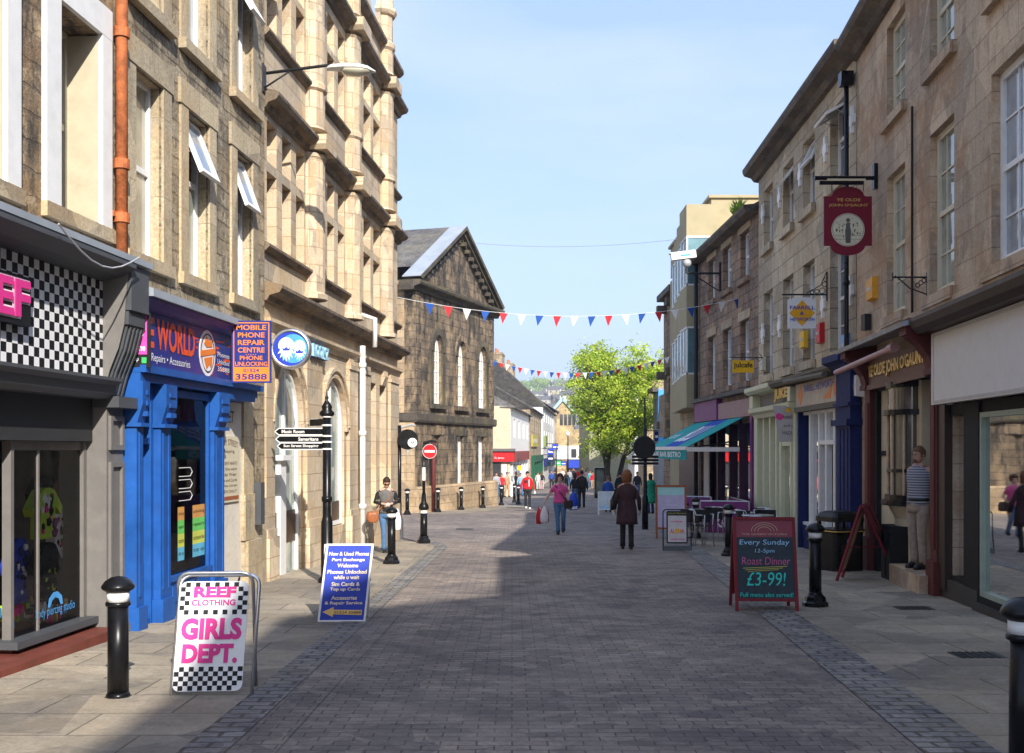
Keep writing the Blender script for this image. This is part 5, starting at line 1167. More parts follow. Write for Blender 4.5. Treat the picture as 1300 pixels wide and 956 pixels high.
# white gabled house
Y3a, Y3b = 116.1, 150
o = thing('white_building', 'tall white fronted house with a dark slate roof stepping above its neighbours', 'building', (pxx(690,Y3a)-4, Y3a, gz(Y3a)))
fw3 = Frame(fw_.O + Vector((.25,0,0)), fw_.A, fw_.B)
te3 = PT(0,520,125).z
wn = [(119+k*6, 120.4+k*6, z, z+1.8) for k in range(5) for z in (1.9, 4.6)]
wall(fw3, Y3a, Y3b, -3.6, te3+.3, wn, white, o, depth=10)
for w_ in wn: window(fw3, *w_, o, rec=.12, pane=p_dark)
roof(fw3, Y3a, Y3b, te3+.3, 10, 4.6, .35, slate, o)
chimney(fw3, 118, -5, te3+3.8, 3.0, 1.4, 2.0, 3, st_far, o); chimney(fw3, 134, -5, te3+4.0, 3.0, 1.4, 1.9, 3, st_far, o)
part('shop_front', navy, o, fw3, (118, 128, .02, .4, PT(0,592,120).z, PT(0,582,120).z)); part('second_shop_front', dark_green, o, fw3, (130, 146, .02, .4, PT(0,592,130).z, PT(0,584,130).z))
part('roundel_sign', M('dull_green_print', (.2,.25,.08), .6), o, fw3, (119, 123, .02, .2, PT(0,567,120).z, PT(0,553,120).z))
# stone block beyond
o, f_ = simple_building('stone_building', 'narrow brown stone building just beyond the white gabled house', pxx(712,151)-10, pxx(707,151), 151, 172, PT(0,522,151).z, st_far, rf=3, side='R', nwin=5, fl=(2.5,5.5), wf=(1.2,1.6))
# building closing the view
Yc = 185
zc = lambda py: PT(0, py, Yc).z
o = thing('stone_building', 'yellow stone gabled building with glazed roof and blue shop front closing the street', 'building', (pxx(720,Yc), Yc, gz(Yc)))
fc = Frame((pxx(697,Yc), Yc, 0), (1,0,0), (0,-1,0)); wc = pxx(748,Yc) - pxx(697,Yc)
stc = STONE('yellow_far_stone', (.50,.38,.19), (.4,.3,.15), (.3,.24,.14), bw=.9, bh=.45, ms=.02, soot=.1, bump=.3)
wn = [(wc*.45+k*2.2, wc*.45+1.2+k*2.2, zc(582), zc(568), .2) for k in range(2)] + [(1.2+k*1.6, 2.2+k*1.6, zc(540), zc(527), .2) for k in range(3)]
wall(fc, 0, wc, zc(625), zc(545), [w for w in wn if w[3] < zc(546)], stc, o, depth=12)
for w_ in wn[:2]: window(fc, *w_[:4], o, rec=.1)
q = MB(); q.prism(fc, [(0,zc(545)),(wc*.62,zc(545)),(wc*.52,zc(522)),(wc*.34,zc(511)),(wc*.1,zc(525))], -9, -.01); q.build('gable', stc, o)
q = MB(); q.prism(fc, [(wc*.02,zc(523)),(wc*.34,zc(503)),(wc*.6,zc(521)),(wc*.6,zc(524)),(wc*.34,zc(509)),(wc*.02,zc(527))], -9, .3); q.build('glazed_roof', M('glazed_roof_blue', (.35,.5,.6), .2), o)
part('tall_window', p_dark, o, fc, *[(wc*.27+k*.7, wc*.27+.5+k*.7, .01, .06, zc(540), zc(526)) for k in range(4)])
part('white_upper_wall', white, o, fc, (wc*.15, wc*.98, .02, .3, zc(583), zc(566))); part('window_row', p_dark, o, fc, (wc*.55, wc*.68, .3, .34, zc(581), zc(570)), (wc*.74, wc*.87, .3, .34, zc(581), zc(570)))
part('shop_front', royal, o, fc, (wc*.45, wc*.9, .02, .5, zc(594), zc(584))); part('doorway', interior, o, fc, (wc*.45, wc*.9, .05, .3, zc(615), zc(594)))
# grey-green building behind the tree, street kiosk
xg = pxx(748, 120)
o, f_ = simple_building('grey_building', 'greyish green rendered building behind the tree trunk', xg, xg+9, 120, 138, PT(0,505,120).z, M('grey_green_render', (.30,.29,.2), .85), nwin=4, side='L', fl=(3.2,), wf=(1.2,1.4))
kp = GP(761, 632); w_ = .45
o = thing('information_kiosk', 'dark glazed street kiosk standing in front of the tree trunk', 'kiosk', tuple(kp))
part('frame', black, o, WORLD, *[(kp.x+a, kp.x+a+.08, kp.y+b, kp.y+b+.08, kp.z, kp.z+1.85) for a in (-.32, .24) for b in (-.5, .42)], (kp.x-.36, kp.x+.36, kp.y-.56, kp.y+.56, kp.z+1.85, kp.z+1.95), (kp.x-.32, kp.x+.32, kp.y-.5, kp.y+.5, kp.z, kp.z+.25))
part('glazing', p_green, o, WORLD, (kp.x-.24, kp.x+.24, kp.y-.47, kp.y-.45, kp.z+.25, kp.z+1.85), (kp.x-.30, kp.x-.28, kp.y-.42, kp.y+.42, kp.z+.25, kp.z+1.85))

# poles with shop signs far down on the left
def projecting(nm, lb, px0, px1, py0, py1, Y, m, m2=None, txt=None):
    A = PT(px0, py1, Y); B = PT(px1, py0, Y); q = MB(); q.box(WORLD, A.x, B.x, Y, Y+.1, A.z, B.z); o = q.build(nm, m, None, loc=A); tag(o, lb, 'sign')
    if m2:
        w, h = B.x-A.x, B.z-A.z; q = MB(); fr_ = Frame(A, (1,0,0), (0,-1,0))
        if txt: q.text(fr_, txt, w*.12, w*.88, h*.3, h*.7, .01, bold=.03)
        else: q.box(fr_, w*.15, w*.85, 0, .01, h*.35, h*.6)
        q.build('print', m2, o)
    q = MB(); q.tube([(A.x-.5, Y+.05, B.z+.04), (B.x, Y+.05, B.z+.04)], .03, 5); q.build('bracket', blackm, o)
projecting('shop_sign', 'small blue square sign with a white arrow on top of the far sign cluster', 701, 709, 564, 571, 88, royal, clearwhite)
projecting('shop_sign', 'blue and white projecting sign above the navy one on the far left shops', 695, 703, 570, 577, 92, royal, clearwhite, 'RBS')
projecting('shop_sign', 'dull navy projecting sign below the blue and white one', 695, 703, 578, 586, 92, navy, clearwhite)
projecting('shop_sign', 'pale mint projecting sign above the green one', 706, 712, 573, 580, 86, aqua, clearwhite)
projecting('shop_sign', 'bright green projecting sign with a white running figure', 705, 712, 585, 591, 86, M('bright_green', (.03,.5,.15), .5), clearwhite)
projecting('shop_sign', 'low blue and white banner sign next to the bright green sign', 712, 719, 586, 591, 90, royal, clearwhite)
projecting('shop_sign', 'dark blue sign on a bracket above the awning of the far cafe', 831, 836, 548, 560, 58, navy, clearwhite)
projecting('shop_sign', 'yellow sign hanging among the crowd outside the red shop', 657, 662, 591, 597, 74, yellow)
def pole(px, Y, ptop, nm, lb, cat, r=.06, arm=None):
    x = pxx(px, Y); zt = PT(0, ptop, Y).z; q = MB(); q.smooth = True; q.tube([(x, Y, gz(Y)), (x, Y, gz(Y)+1.0)], r*1.7, 8); q.tube([(x, Y, gz(Y)+1.0), (x, Y, zt)], [r, r*.7], 8)
    o = q.build(nm, blackm, None, loc=(x, Y, gz(Y))); return tag(o, lb, cat), Vector((x, Y, zt))
o, tp = pole(721, 120, 552, 'street_lamp', 'tall black lamp post in the middle of the far street', 'street lamp', .09)
q = MB(); q.ball(tp+Vector((0,0,.1)), .22, .22, .25); q.build('lantern', white, o)
o, tp = pole(706.5, 86, 567, 'sign_post', 'grey post carrying small signs outside the far shops', 'post', .05)
o, tp = pole(818.5, 50, 505, 'street_lamp', 'tall thin black pole rising beside the turquoise panel', 'street lamp', .05)

# ================================================================== hill
def hz(x, y):
    d = y; s = max(0, (d-330)/700.0); s = min(1, s); s = s*s*(3-2*s)
    return -3.4 + s*(47 + 7*math.sin(x*.011+.6) + 5*math.sin(x*.037) + 3*math.sin(y*.02+x*.02))
q = MB(); nx, ny_ = 70, 50; vs = []; fs = []
for j in range(ny_+1):
    for i in range(nx+1):
        x = -450 + 1000*i/nx; y = 300 + 1000*j/ny_; vs.append((x, y, hz(x, y)))
for j in range(ny_):
    for i in range(nx): k = j*(nx+1)+i; fs.append((k, k+1, k+nx+2, k+nx+1))
q.smooth = True; q.add(vs, fs); o = q.build('hill', M('hill_grass', (.075,.10,.035), .95, var=.45, ns=.02), None); tag(o, kind='structure')
rn = random.Random(21)
hw = [M('hill_house_white', (.6,.57,.5), .9), M('hill_house_stone', (.38,.31,.22), .9), M('hill_house_buff', (.48,.4,.28), .9)]
def far_house(x, y, w, d, h, rz, mw, lb, grp):
    z = hz(x, y) - .8 if y > 300 else gz(y)
    q = MB(); f = Frame((x, y, z), (math.cos(rz), math.sin(rz), 0), (math.sin(rz), -math.cos(rz), 0))
    q.m = 0; q.box(f, -w/2, w/2, -d/2, d/2, 0, h)
    q.m = 1; q.prism_b(f, [(-d/2-.3,h),(d/2+.3,h),(0,h+d*.36)], -w/2-.2, w/2+.2)
    q.m = 2; n = max(2, int(w/3))
    for fl in range(int(h//2.7)):
        for k in range(n): a = -w/2 + w*(k+.5)/n; q.box(f, a-.5, a+.5, d/2, d/2+.06, .9+fl*2.7, 2.3+fl*2.7)
    q.m = 0
    for a in (-w/2+.6, w/2-.6): q.box(f, a-.4, a+.4, -.5, .5, h+d*.2, h+d*.36+1.1)
    o = q.build('hill_house', [mw, slate, p_dark], None, loc=(x, y, z)); tag(o, lb, 'house', grp)
rows = [(400, 2), (450, 3), (500, 4), (560, 4), (620, 5), (690, 5), (770, 5), (860, 5)]
for j, (yy, n) in enumerate(rows):
    for k in range(n):
        px = 655 + (762-655)*(k+.5+rn.uniform(-.2,.2))/n; x = pxx(px, yy)
        far_house(x, yy+rn.uniform(-12,12), rn.uniform(9,20), 8, rn.choice([5.6,5.6,8.2]), rn.uniform(-.5,.5), rn.choice(hw), 'terraced house among many on the far green hillside', 'houses on the far hillside')
# ================================================================== trees
leafm = []
for nm, c, tr in (('spring_leaf_light', (.60,.70,.08), .45), ('spring_leaf_mid', (.42,.56,.05), .45), ('spring_leaf_deep', (.22,.34,.03), .45)):
    m, nt, b = _new(nm); tc = N(nt, 'ShaderNodeTexCoord'); n1 = N(nt, 'ShaderNodeTexNoise', Scale=1.3, Detail=3.0); L(nt, tc.outputs['Object'], n1.inputs[0])
    cc = ramp(nt, n1.outputs[0], .3, .7, c4(tuple(x*.75 for x in c)), c4(tuple(x*1.25 for x in c))); L(nt, cc, b.inputs['Base Color']); b.inputs['Roughness'].default_value = .55
    tl = N(nt, 'ShaderNodeBsdfTranslucent'); L(nt, cc, tl.inputs[0]); mx = N(nt, 'ShaderNodeMixShader'); mx.inputs[0].default_value = tr
    L(nt, b.outputs[0], mx.inputs[1]); L(nt, tl.outputs[0], mx.inputs[2]); L(nt, mx.outputs[0], nt.nodes['Material Output'].inputs[0]); leafm.append(m)
bark = M('bark', (.07,.06,.045), .95, var=.4, ns=8, bump=.6, bs=30)
def tree(P, H_, Rx, crown0, label, nleaf=16000, nbr=70, seed=1, stems=3, leaf=.11):
    rn = random.Random(seed); o = thing('tree', label, 'tree', tuple(P)); P = Vector(P)
    q = MB(); q.smooth = True; tips = []
    starts = []
    for s_ in range(stems):
        a = 2*math.pi*s_/stems + rn.uniform(-.4,.4); off = Vector((math.cos(a), math.sin(a), 0))*.30*(stems > 1)
        pts = [P + off]; d = Vector((math.cos(a)*.10, math.sin(a)*.10, 1)); n = 7; L_ = H_*.80/n
        for i in range(n): d = (d + Vector((rn.uniform(-.10,.10), rn.uniform(-.10,.10), 0))).normalized(); pts.append(pts[-1] + d*L_)
        q.tube(pts, [.17*(1-.85*i/n)*(H_/10) + .012 for i in range(n+1)], 8); starts.append(pts)
    trunk = q.build('trunk', bark, o)
    q = MB(); q.smooth = True
    for k in range(nbr):
        pts0 = rn.choice(starts); t = rn.uniform(.30, 1.0)*(len(pts0)-1); i = min(int(t), len(pts0)-2); s = pts0[i].lerp(pts0[i+1], t-i)
        hrel = (s.z - P.z)/H_; a = rn.uniform(0, 2*math.pi); el = rn.uniform(.15, 1.0) + max(0, hrel-.5)
        prof = math.sin(math.pi*min(1, max(.05, (hrel-crown0+.12)/(1.12-crown0)))**.8)
        L_ = Rx*rn.uniform(.55, 1.15)*max(.35, prof); d = Vector((math.cos(a), math.sin(a), el)).normalized(); pts = [s]
        for j in range(5): d = (d + Vector((rn.uniform(-.2,.2), rn.uniform(-.2,.2), rn.uniform(-.05,.22)))).normalized(); pts.append(pts[-1] + d*L_/5)
        q.tube(pts, [.05*(1-.17*j)*(H_/10)+.006 for j in range(6)], 5)
        for j in range(1, 6): tips.append((pts[j], .35 + .1*j))
        for _ in range(3):
            b = rn.randint(2, 5); d2 = Vector((rn.uniform(-1,1), rn.uniform(-1,1), rn.uniform(-.5,.8))).normalized(); e_ = pts[b] + d2*Rx*rn.uniform(.12,.38); q.tube([pts[b], e_], [.015, .005], 4); tips.append((e_, .42)); tips.append((pts[b].lerp(e_, .6), .35))
    q.build('limbs', bark, o)
    q = MB(); clumps = []
    for p, r in tips:
        if rn.random() < .24: continue
        clumps.append((p + Vector((rn.gauss(0,.15), rn.gauss(0,.15), rn.gauss(0,.12))), r*rn.uniform(.7,1.2)*Rx/3.2, rn.random()))
    per = max(4, nleaf//len(clumps))
    for p, r, tone in clumps:
        for _ in range(per):
            c = p + Vector((rn.gauss(0, r*.55), rn.gauss(0, r*.55), rn.gauss(0, r*.42)))
            if c.z < P.z + H_*crown0*.8: continue
            x = Vector((rn.gauss(0,1), rn.gauss(0,1), rn.gauss(0,.7))).normalized(); y = x.cross(Vector((rn.gauss(0,1), rn.gauss(0,1), rn.gauss(0,1)))).normalized(); s_ = leaf*rn.uniform(.6,1.25)
            q.m = 0 if tone > .6 else (1 if tone > .25 else 2)
            if rn.random() < .2: q.m = rn.randint(0, 2)
            q.quad(c - x*s_, c - y*s_*.6, c + x*s_, c + y*s_*.6)
    q.build('crown', leafm, o); return o
Yt = 70
tree((pxx(776, Yt), Yt, gz(Yt)), PT(0,420,Yt).z-gz(Yt), 3.0, .22, 'fresh green spring tree with several stems in the middle of the street', 42000, 130, 5, 4, .085)
def bush_tree(x, y, h, r, lb, seed, grp):
    rn = random.Random(seed); z = hz(x, y); o = thing('tree', lb, 'tree', (x, y, z), group=grp)
    q = MB(); q.tube([(x,y,z-.5),(x,y,z+h*.5)], [.5,.3], 6); q.build('trunk', bark, o); q = MB()
    for k in range(26):
        a = rn.uniform(0, 6.28); rr = r*math.sqrt(rn.random())*.8; c = Vector((x+rr*math.cos(a), y+rr*math.sin(a), z+h*rn.uniform(.35,.9)))
        for _ in range(26):
            p = c + Vector((rn.gauss(0,r*.22), rn.gauss(0,r*.22), rn.gauss(0,r*.2))); u = Vector((rn.gauss(0,1), rn.gauss(0,1), rn.gauss(0,1))).normalized(); v = u.cross(Vector((rn.gauss(0,1), rn.gauss(0,1), 1))).normalized(); s_ = rn.uniform(.5,1.0); q.m = 1 if k % 3 else 2
            q.quad(p-u*s_, p-v*s_, p+u*s_, p+v*s_)
    q.build('crown', leafm, o)
for k in range(16):
    yy = rn.choice([820, 900, 980, 1040]); px = 655 + 112*rn.random(); bush_tree(pxx(px, yy), yy, rn.uniform(7,11), rn.uniform(6,10), 'rounded tree on the skyline of the far hill', 100+k, 'trees on the far hill')
for k in range(12):
    yy = rn.choice([420, 520, 600, 660]); px = 655 + 112*rn.random(); bush_tree(pxx(px, yy), yy, rn.uniform(6,9), rn.uniform(3,5), 'tree among the houses on the far hillside', 200+k, 'trees among the hillside houses')

# ================================================================== ground
def sheet(name, pts_l, pts_r, dz, mat, thick=0):
    """strip between two polylines given as (x, y)"""
    q = MB(); vs = []; n = len(pts_l)
    for (a, b) in zip(pts_l, pts_r):
        for k in range(5): t = k/4; x = a[0]+(b[0]-a[0])*t; y = a[1]+(b[1]-a[1])*t; vs.append((x, y, gz(y)+dz))
    fs = [(i*5+k, i*5+k+1, (i+1)*5+k+1, (i+1)*5+k) for i in range(n-1) for k in range(4)]
    q.add(vs, fs); o = q.build(name, mat, None); return tag(o, kind='structure')
Ys = [-40, -10, 0, 4, 8, 12, 16, 20, 24, 28, 32, 36, 40, 44, 50, 60, 75, 95, 130, 180, 260]
def kl(Y):  # left edge of the carriageway
    if Y < 24: return -2.02 + .015*Y
    if Y < 40: return -1.66 - .13*(Y-24) - .006*(Y-24)**2
    return -5.3
def kr(Y):
    return 2.35 + .072*Y if Y < 32 else 4.65 + .05*(Y-32)
q = MB(); ys = [-60, -20, 0, 20, 40, 60, 80, 95, 130, 180, 260, 340]
vs = [(x, y, gz(y) - .0) for y in ys for x in (-500, -60, 0, 60, 500)]
fs = [(j*5+i, j*5+i+1, (j+1)*5+i+1, (j+1)*5+i) for j in range(len(ys)-1) for i in range(4)]
q.add(vs, fs)
tag(q.build('road', g_brick, None), kind='structure')
q = MB(); q.add([(-1400,-60,-3.9),(1400,-60,-3.9),(1400,1500,-3.9),(-1400,1500,-3.9)], [(0,1,2,3)]); tag(q.build('ground', M('far_ground', (.09,.1,.05), .95, var=.4, ns=.01), None), kind='structure')
Yn = [y for y in Ys if y <= 24] + [26]
sheet('left_pavement', [(-6.2, y) for y in Yn], [(kl(y)-.0, y) for y in Yn], .006, g_flag)
sheet('left_gutter', [(kl(y)-.02, y) for y in Yn], [(kl(y)+.26, y) for y in Yn], .010, g_sett)
Yn = [y for y in Ys if y <= 60]
sheet('right_pavement', [(kr(y), y) for y in Yn], [(9.5, y) for y in Yn], .006, g_flag)
sheet('right_gutter', [(kr(y)-.42, y) for y in Yn], [(kr(y)+.02, y) for y in Yn], .010, g_sett)
# flags in front of the blackened building
mv = [FM.pt(m0-.5+k*1.2, 0, 0) for k in range(10)]
q = MB(); a_ = [(v.x, v.y) for v in mv]; b_ = [(v.x+1.9, v.y-.9) for v in mv]
sheet('museum_pavement', a_, b_, .006, g_flag)
# plain bands of setts across the carriageway edges
sheet('left_band', [(kl(y)+.26, y) for y in [0,4,8,12,16,20,24]], [(kl(y)+.55, y) for y in [0,4,8,12,16,20,24]], .005, g_brick)
for px, py, w_, d_ in ((1161, 773, .42, .28), (1241, 833, .42, .3), (590, 672, .5, .4)):
    p = GP(px, py); o = MB(); o.box(WORLD, p.x-w_/2, p.x+w_/2, p.y-d_/2, p.y+d_/2, p.z+.004, p.z+.012)
    t = o.build('drain_cover', M('cast_iron_cover', (.05,.048,.045), .6, metal=.3, var=.3), None, loc=p)
    tag(t, {1161: 'cast iron drain cover in the right pavement just below the pub step', 1241: 'cast iron drain cover in the right pavement nearest the camera', 590: 'flat cover in the sunlit paving beyond the left bollards'}[px], 'drain cover')
    o = MB()
    for k in range(6): x = p.x-w_/2+.03+k*(w_-.06)/6; o.box(WORLD, x, x+.03, p.y-d_/2+.02, p.y+d_/2-.02, p.z+.012, p.z+.018)
    o.build('ribs', blackm, t)
# ================================================================== bollards
def make_bollard():
    o = thing('bollard', '', 'bollard', (0,0,0))
    q = MB(); q.smooth = True; q.lathe((0,0,0), [(.075,.12),(.072,.80)], 16); q.lathe((0,0,0), [(.078,.80),(.088,.805),(.088,.83),(.078,.835)], 16); q.lathe((0,0,0), [(.085,.13),(.085,.16),(.074,.18)], 16); q.build('post', black, o)
    q = MB(); q.smooth = True; q.lathe((0,0,0), [(.079,.835),(.079,.90)], 16); q.build('white_band', white, o)
    q = MB(); q.smooth = True; q.lathe((0,0,0), [(.08,.90),(.088,.91),(.112,.925),(.118,.94),(.112,.955),(.09,.985),(.05,1.01),(.001,1.02)], 20); q.build('cap', black, o)
    q = MB(); q.lathe((0,0,0), [(.155,-.06),(.155,.05),(.13,.07),(.12,.12),(.09,.15)], 8, ph=R(22.5)); q.build('base', black, o)
    return o
bproto = make_bollard()
BOL = [(1301, None, 5.5, 'bollard cut by the right edge of the picture, nearest the camera on the right'),
       (150, None, 8.0, 'large near bollard in front of the grey clothing shop pilaster'),
       (1035, 770, None, 'black bollard with white band beside the chalkboard and the litter bin'),
       (497, 716, None, 'bollard standing in front of the woman with the brown handbag'),
       (925, 706, None, 'bollard in front of the purple cafe screens'), (883, 683, None, 'bollard behind the black cafe chairs with its cap just showing'),
       (517, 653.5, None, 'far bollard by the blackened building directly right of the woman'),
       (556, 650.5, None, 'far bollard below the no entry sign, in front of the brown drainpipe'), (585.5, 647.5, None, 'far bollard below the tall white window of the blackened building'),
       (613, 645, None, 'far bollard just left of the right corner of the blackened building'), (636.5, 641.5, None, 'bollard past the corner of the blackened building, in front of the red clothed people'),
       (653, 638, None, 'left one of the two bollards close together beside the man in the red jacket'), (658, 640.5, None, 'right one of the two bollards close together beside the man in the red jacket')]
for i, (px, py, Y, lb) in enumerate(BOL):
    Y = Y or GY(py); o = bproto if i == 0 else copy_tree(bproto); o['label'] = lb; o['group'] = 'black bollards with white bands'
    z = gz(Y) if Y > 8.5 else (gz(Y) + (PT(0, 731, 8.0).z - 1.02 - gz(8.0) if abs(Y-8.0) < .1 else PT(0,757,5.5).z-1.02-gz(5.5)))
    o.location = (pxx(px, Y), Y, min(z, gz(Y)))
# sign post growing from a bollard with the no entry sign
Yp = GY(690); xp = pxx(538, Yp); zp = gz(Yp)
o = thing('sign_post', 'black post with bollard shaped foot carrying the red no entry sign', 'sign post', (xp, Yp, zp)); B = Vector((xp, Yp, zp))
q = MB(); q.smooth = True; q.lathe(B, [(.085,.1),(.08,.70)], 14); q.lathe(B, [(.11,.78),(.12,.83),(.1,.9),(.06,.95),(.05,1.15)], 14); q.tube([B+Vector((0,0,1.0)), B+Vector((0,0,2.25))], .035, 10); q.build('post', black, o)
q = MB(); q.lathe(B, [(.15,0),(.15,.08),(.11,.12),(.1,.18)], 8); q.build('base', black, o)
q = MB(); q.lathe(B, [(.083,.70),(.083,.77)], 14); q.lathe(B, [(.04,1.45),(.04,1.75)], 10); q.build('white_band', white, o)
C = PT(545.5, 573, Yp-.06); r = .155
o2 = thing('no_entry_sign', 'round red no entry sign with a white bar on the black post', 'road sign', tuple(C)); fr = Frame(C, (1,0,0), (0,-1,0))
q = MB(); q.lathe(C, [(.001,-.01),(r,-.01),(r,.01),(.001,.01)], 28, axis=(0,-1,0)); q.build('disc', red_paint, o2)
part('white_bar', clearwhite, o2, fr, (-r*.75, r*.75, .01, .014, -.026, .026))
q = MB(); q.lathe(C, [(r*.99,-.012),(r*1.09,-.012),(r*1.09,.012),(r*.99,.012)], 28, axis=(0,-1,0), cap=False); q.build('rim', greymetal, o2)
q = MB(); q.tube([C+Vector((-.14,.03,.2)), C+Vector((.05,.0,.24)), C+Vector((.14,-.12,.22))], .03, 8); q.box(WORLD, C.x-.16, C.x-.02, C.y+.03, C.y+.13, C.z-.05, C.z+.2); q.box(WORLD, C.x-.13, C.x-.05, C.y+.05, C.y+.12, C.z-.42, C.z-.1); q.build('lamp_and_box', blackm, o2)
# cycle sign
Yp = GY(684); xp = pxx(507, Yp); zp = gz(Yp); B = Vector((xp, Yp, zp))
o = thing('sign_post', 'tall black post behind the woman carrying the round cycle sign and a grey box', 'sign post', tuple(B))
q = MB(); q.smooth = True; q.tube([B, PT(507, 540, Yp)], .05, 10); q.build('post', black, o); part('grey_box', grey_dark, o, WORLD, (xp-.09, xp+.09, Yp-.12, Yp+.06, zp, zp+.5))
C = PT(517.5, 558, Yp-.1); r = .25
o2 = thing('cycle_sign', 'round black sign with a white cycle disc on the tall black post', 'road sign', tuple(C)); ax = Vector((.25,-1,0)).normalized(); fr = Frame(C, (ax.y*-1, ax.x, 0), ax)
q = MB(); q.lathe(C, [(.001,-.05),(r,-.05),(r,.03),(.001,.03)], 28, axis=ax); q.build('backing', black, o2)
C2 = PT(523.5, 562, Yp-.15); fr2 = Frame(C2, fr.A, ax)
q = MB(); q.lathe(C2, [(.001,0),(.115,0),(.115,.012),(.001,.012)], 24, axis=ax); q.build('white_disc', clearwhite, o2)
q = MB(); arch_ring(q, fr2, -.075,-.015,-.02,.03,.006,.012,.016); arch_ring(q, fr2, -.075,-.015,-.02,-.03,-.006,.012,.016); arch_ring(q, fr2, .015,.075,-.02,.03,.006,.012,.016); arch_ring(q, fr2, .015,.075,-.02,-.03,-.006,.012,.016)
for p_ in ([(-.045,-.02),(-.02,.03)], [(-.02,.03),(.03,.03)], [(.03,.03),(.045,-.02)], [(-.02,.03),(0,-.02)], [(0,-.02),(.03,.03)]):
    q.tube([fr2.pt(p_[0][0],.015,p_[0][1]), fr2.pt(p_[1][0],.015,p_[1][1])], .005, 4)
q.build('cycle_symbol', ink, o2)
q = MB(); q.tube([C+Vector((-.15,0,.3)), C+Vector((.1,-.05,.36)), C+Vector((.2,-.1,.33))], .03, 8); q.tube([C+Vector((.0,0,-.25)), C+Vector((.0,0,-.34))], .03, 8); q.build('lamp', greymetal, o2)

# ================================================================== finger post
Yf = GY(740); B = Vector((pxx(415, Yf), Yf, gz(Yf)))
fp = thing('finger_post', 'tall black finger post with white lettered arms pointing left', 'signpost', tuple(B))
q = MB(); q.smooth = True; q.lathe(B, [(.13,0),(.13,.06),(.09,.10),(.085,.9),(.07,.95),(.062,1.0),(.062,2.45)], 16)
q.lathe(B, [(.062,2.45),(.11,2.48),(.11,2.52),(.07,2.56),(.08,2.60),(.05,2.66),(.02,2.70),(.03,2.74),(.012,2.78),(.001,2.86)], 16); q.lathe(B, [(.075,1.2),(.08,1.24),(.075,1.28)], 16); q.build('post', black, fp)
q = MB(); 
for py in (529, 540, 553.5, 561, 570): z = PT(0, py, Yf).z; q.lathe(B, [(.078,z-B.z-.012),(.078,z-B.z+.012)], 16)
q.build('white_collars', white, fp)
for py, px0, tx, al in ((548, 349, 'Music Room', 'l'), (557.5, 350, 'Samaritans', 'r'), (566.5, 352, 'Sun Street Shopping', 'r')):
    z = PT(0, py, Yf).z; xl = pxx(px0, Yf); xr = pxx(409, Yf); d = Vector((1, -.06, 0)).normalized()
    f_ = Frame((xr, Yf-.02, z), -d, Vector((-d.y*-1, -1, 0)).normalized()); f_ = Frame((B.x-.06, Yf-.02, z), d, (d.y, -d.x, 0)); w_ = (B.x-.06) - xl; h_ = .05
    pts = [(-w_+.06,-h_),(0,-h_),(0,h_),(-w_+.06,h_),(-w_,.0)]
    q = MB(); q.prism(f_, pts, -.015, .015); a_ = q.build('arm', black, fp)
    q = MB(); e = .009
    q.prism(f_, [(-w_+.055,h_-e),(0,h_-e),(0,h_+.004),(-w_+.055,h_+.004)], -.017, .018); q.prism(f_, [(-w_+.055,-h_-.004),(0,-h_-.004),(0,-h_+e),(-w_+.055,-h_+e)], -.017, .018)
    q.prism(f_, [(-w_-.008,0),(-w_+.006,0),(-w_+.07,h_),(-w_+.052,h_+.004)], -.017,.018); q.prism(f_, [(-w_-.008,0),(-w_+.052,-h_-.004),(-w_+.07,-h_),(-w_+.006,0)], -.017,.018); q.build('arm_edge', white, a_)
    q = MB(); n_ = {'Music Room': .34, 'Samaritans': .30, 'Sun Street Shopping': .52}[tx]; s0 = -w_+.10 if al == 'l' else -.06-n_
    q.text(f_, tx, s0, s0+n_, -.024, .026, .017, bold=.02); q.build('lettering', white, a_)
z = PT(0, 536, Yf).z; q = MB(); f_ = Frame((B.x, Yf, z), Vector((-.62,.78,0)).normalized(), Vector((-.78,-.62,0)).normalized()); q.box(f_, .05, .5, -.015,.015,-.05,.05); a_ = q.build('arm', black, fp)
q = MB(); q.box(f_, .05, .5, -.017,.017,.05,.058); q.box(f_, .05, .5, -.017,.017,-.058,-.05); q.build('arm_edge', white, a_)
# round black sign seen from behind further right, with its own finger arms
Yp = GY(672); B = Vector((pxx(819, Yp), Yp, gz(Yp)))
o = thing('finger_post', 'black post with a round dark disc seen from behind and white edged arms', 'signpost', tuple(B))
q = MB(); q.smooth = True; q.lathe(B, [(.09,0),(.09,.9),(.055,1.0),(.055,2.9)], 12); q.build('post', black, o)
C = PT(818, 568, Yp-.1); q = MB(); q.lathe(C, [(.001,-.04),(.31,-.04),(.33,0),(.31,.04),(.001,.04)], 28, axis=(.1,-1,0)); q.build('disc', blackm, o)
q = MB()
for k in range(3):
    z = PT(0, 580+k*4.2, Yp).z; q.box(WORLD, B.x-.38, B.x+.38, Yp-.03, Yp+.03, z-.035, z+.035)
q.build('arm', black, o); q = MB()
for k in range(4):
    z = PT(0, 578+k*4.2, Yp).z; q.box(WORLD, B.x-.38, B.x+.38, Yp-.035, Yp+.035, z-.008, z+.008)
q.build('arm_edge', white, o)

# ================================================================== pavement boards
def legs_pair(fr, w, h, m, parent, nm='leg'):
    for a in (0, w): q = MB(); q.box(fr, a-.02, a+.02, -.02, .02, 0, h); q.build(nm, m, parent)
def board_frames(px, py, w, yaw, tilt, spread):
    P = GP(px, py); f = facing(P, yaw, tilt); fb = facing(P + Vector((-math.sin(yaw), math.cos(yaw), 0))*spread, yaw, -tilt)
    fb = Frame(fb.O, f.A, -f.B + Vector((0,0,2*f.B.z)) if False else fb.B, fb.C); return P, f, fb
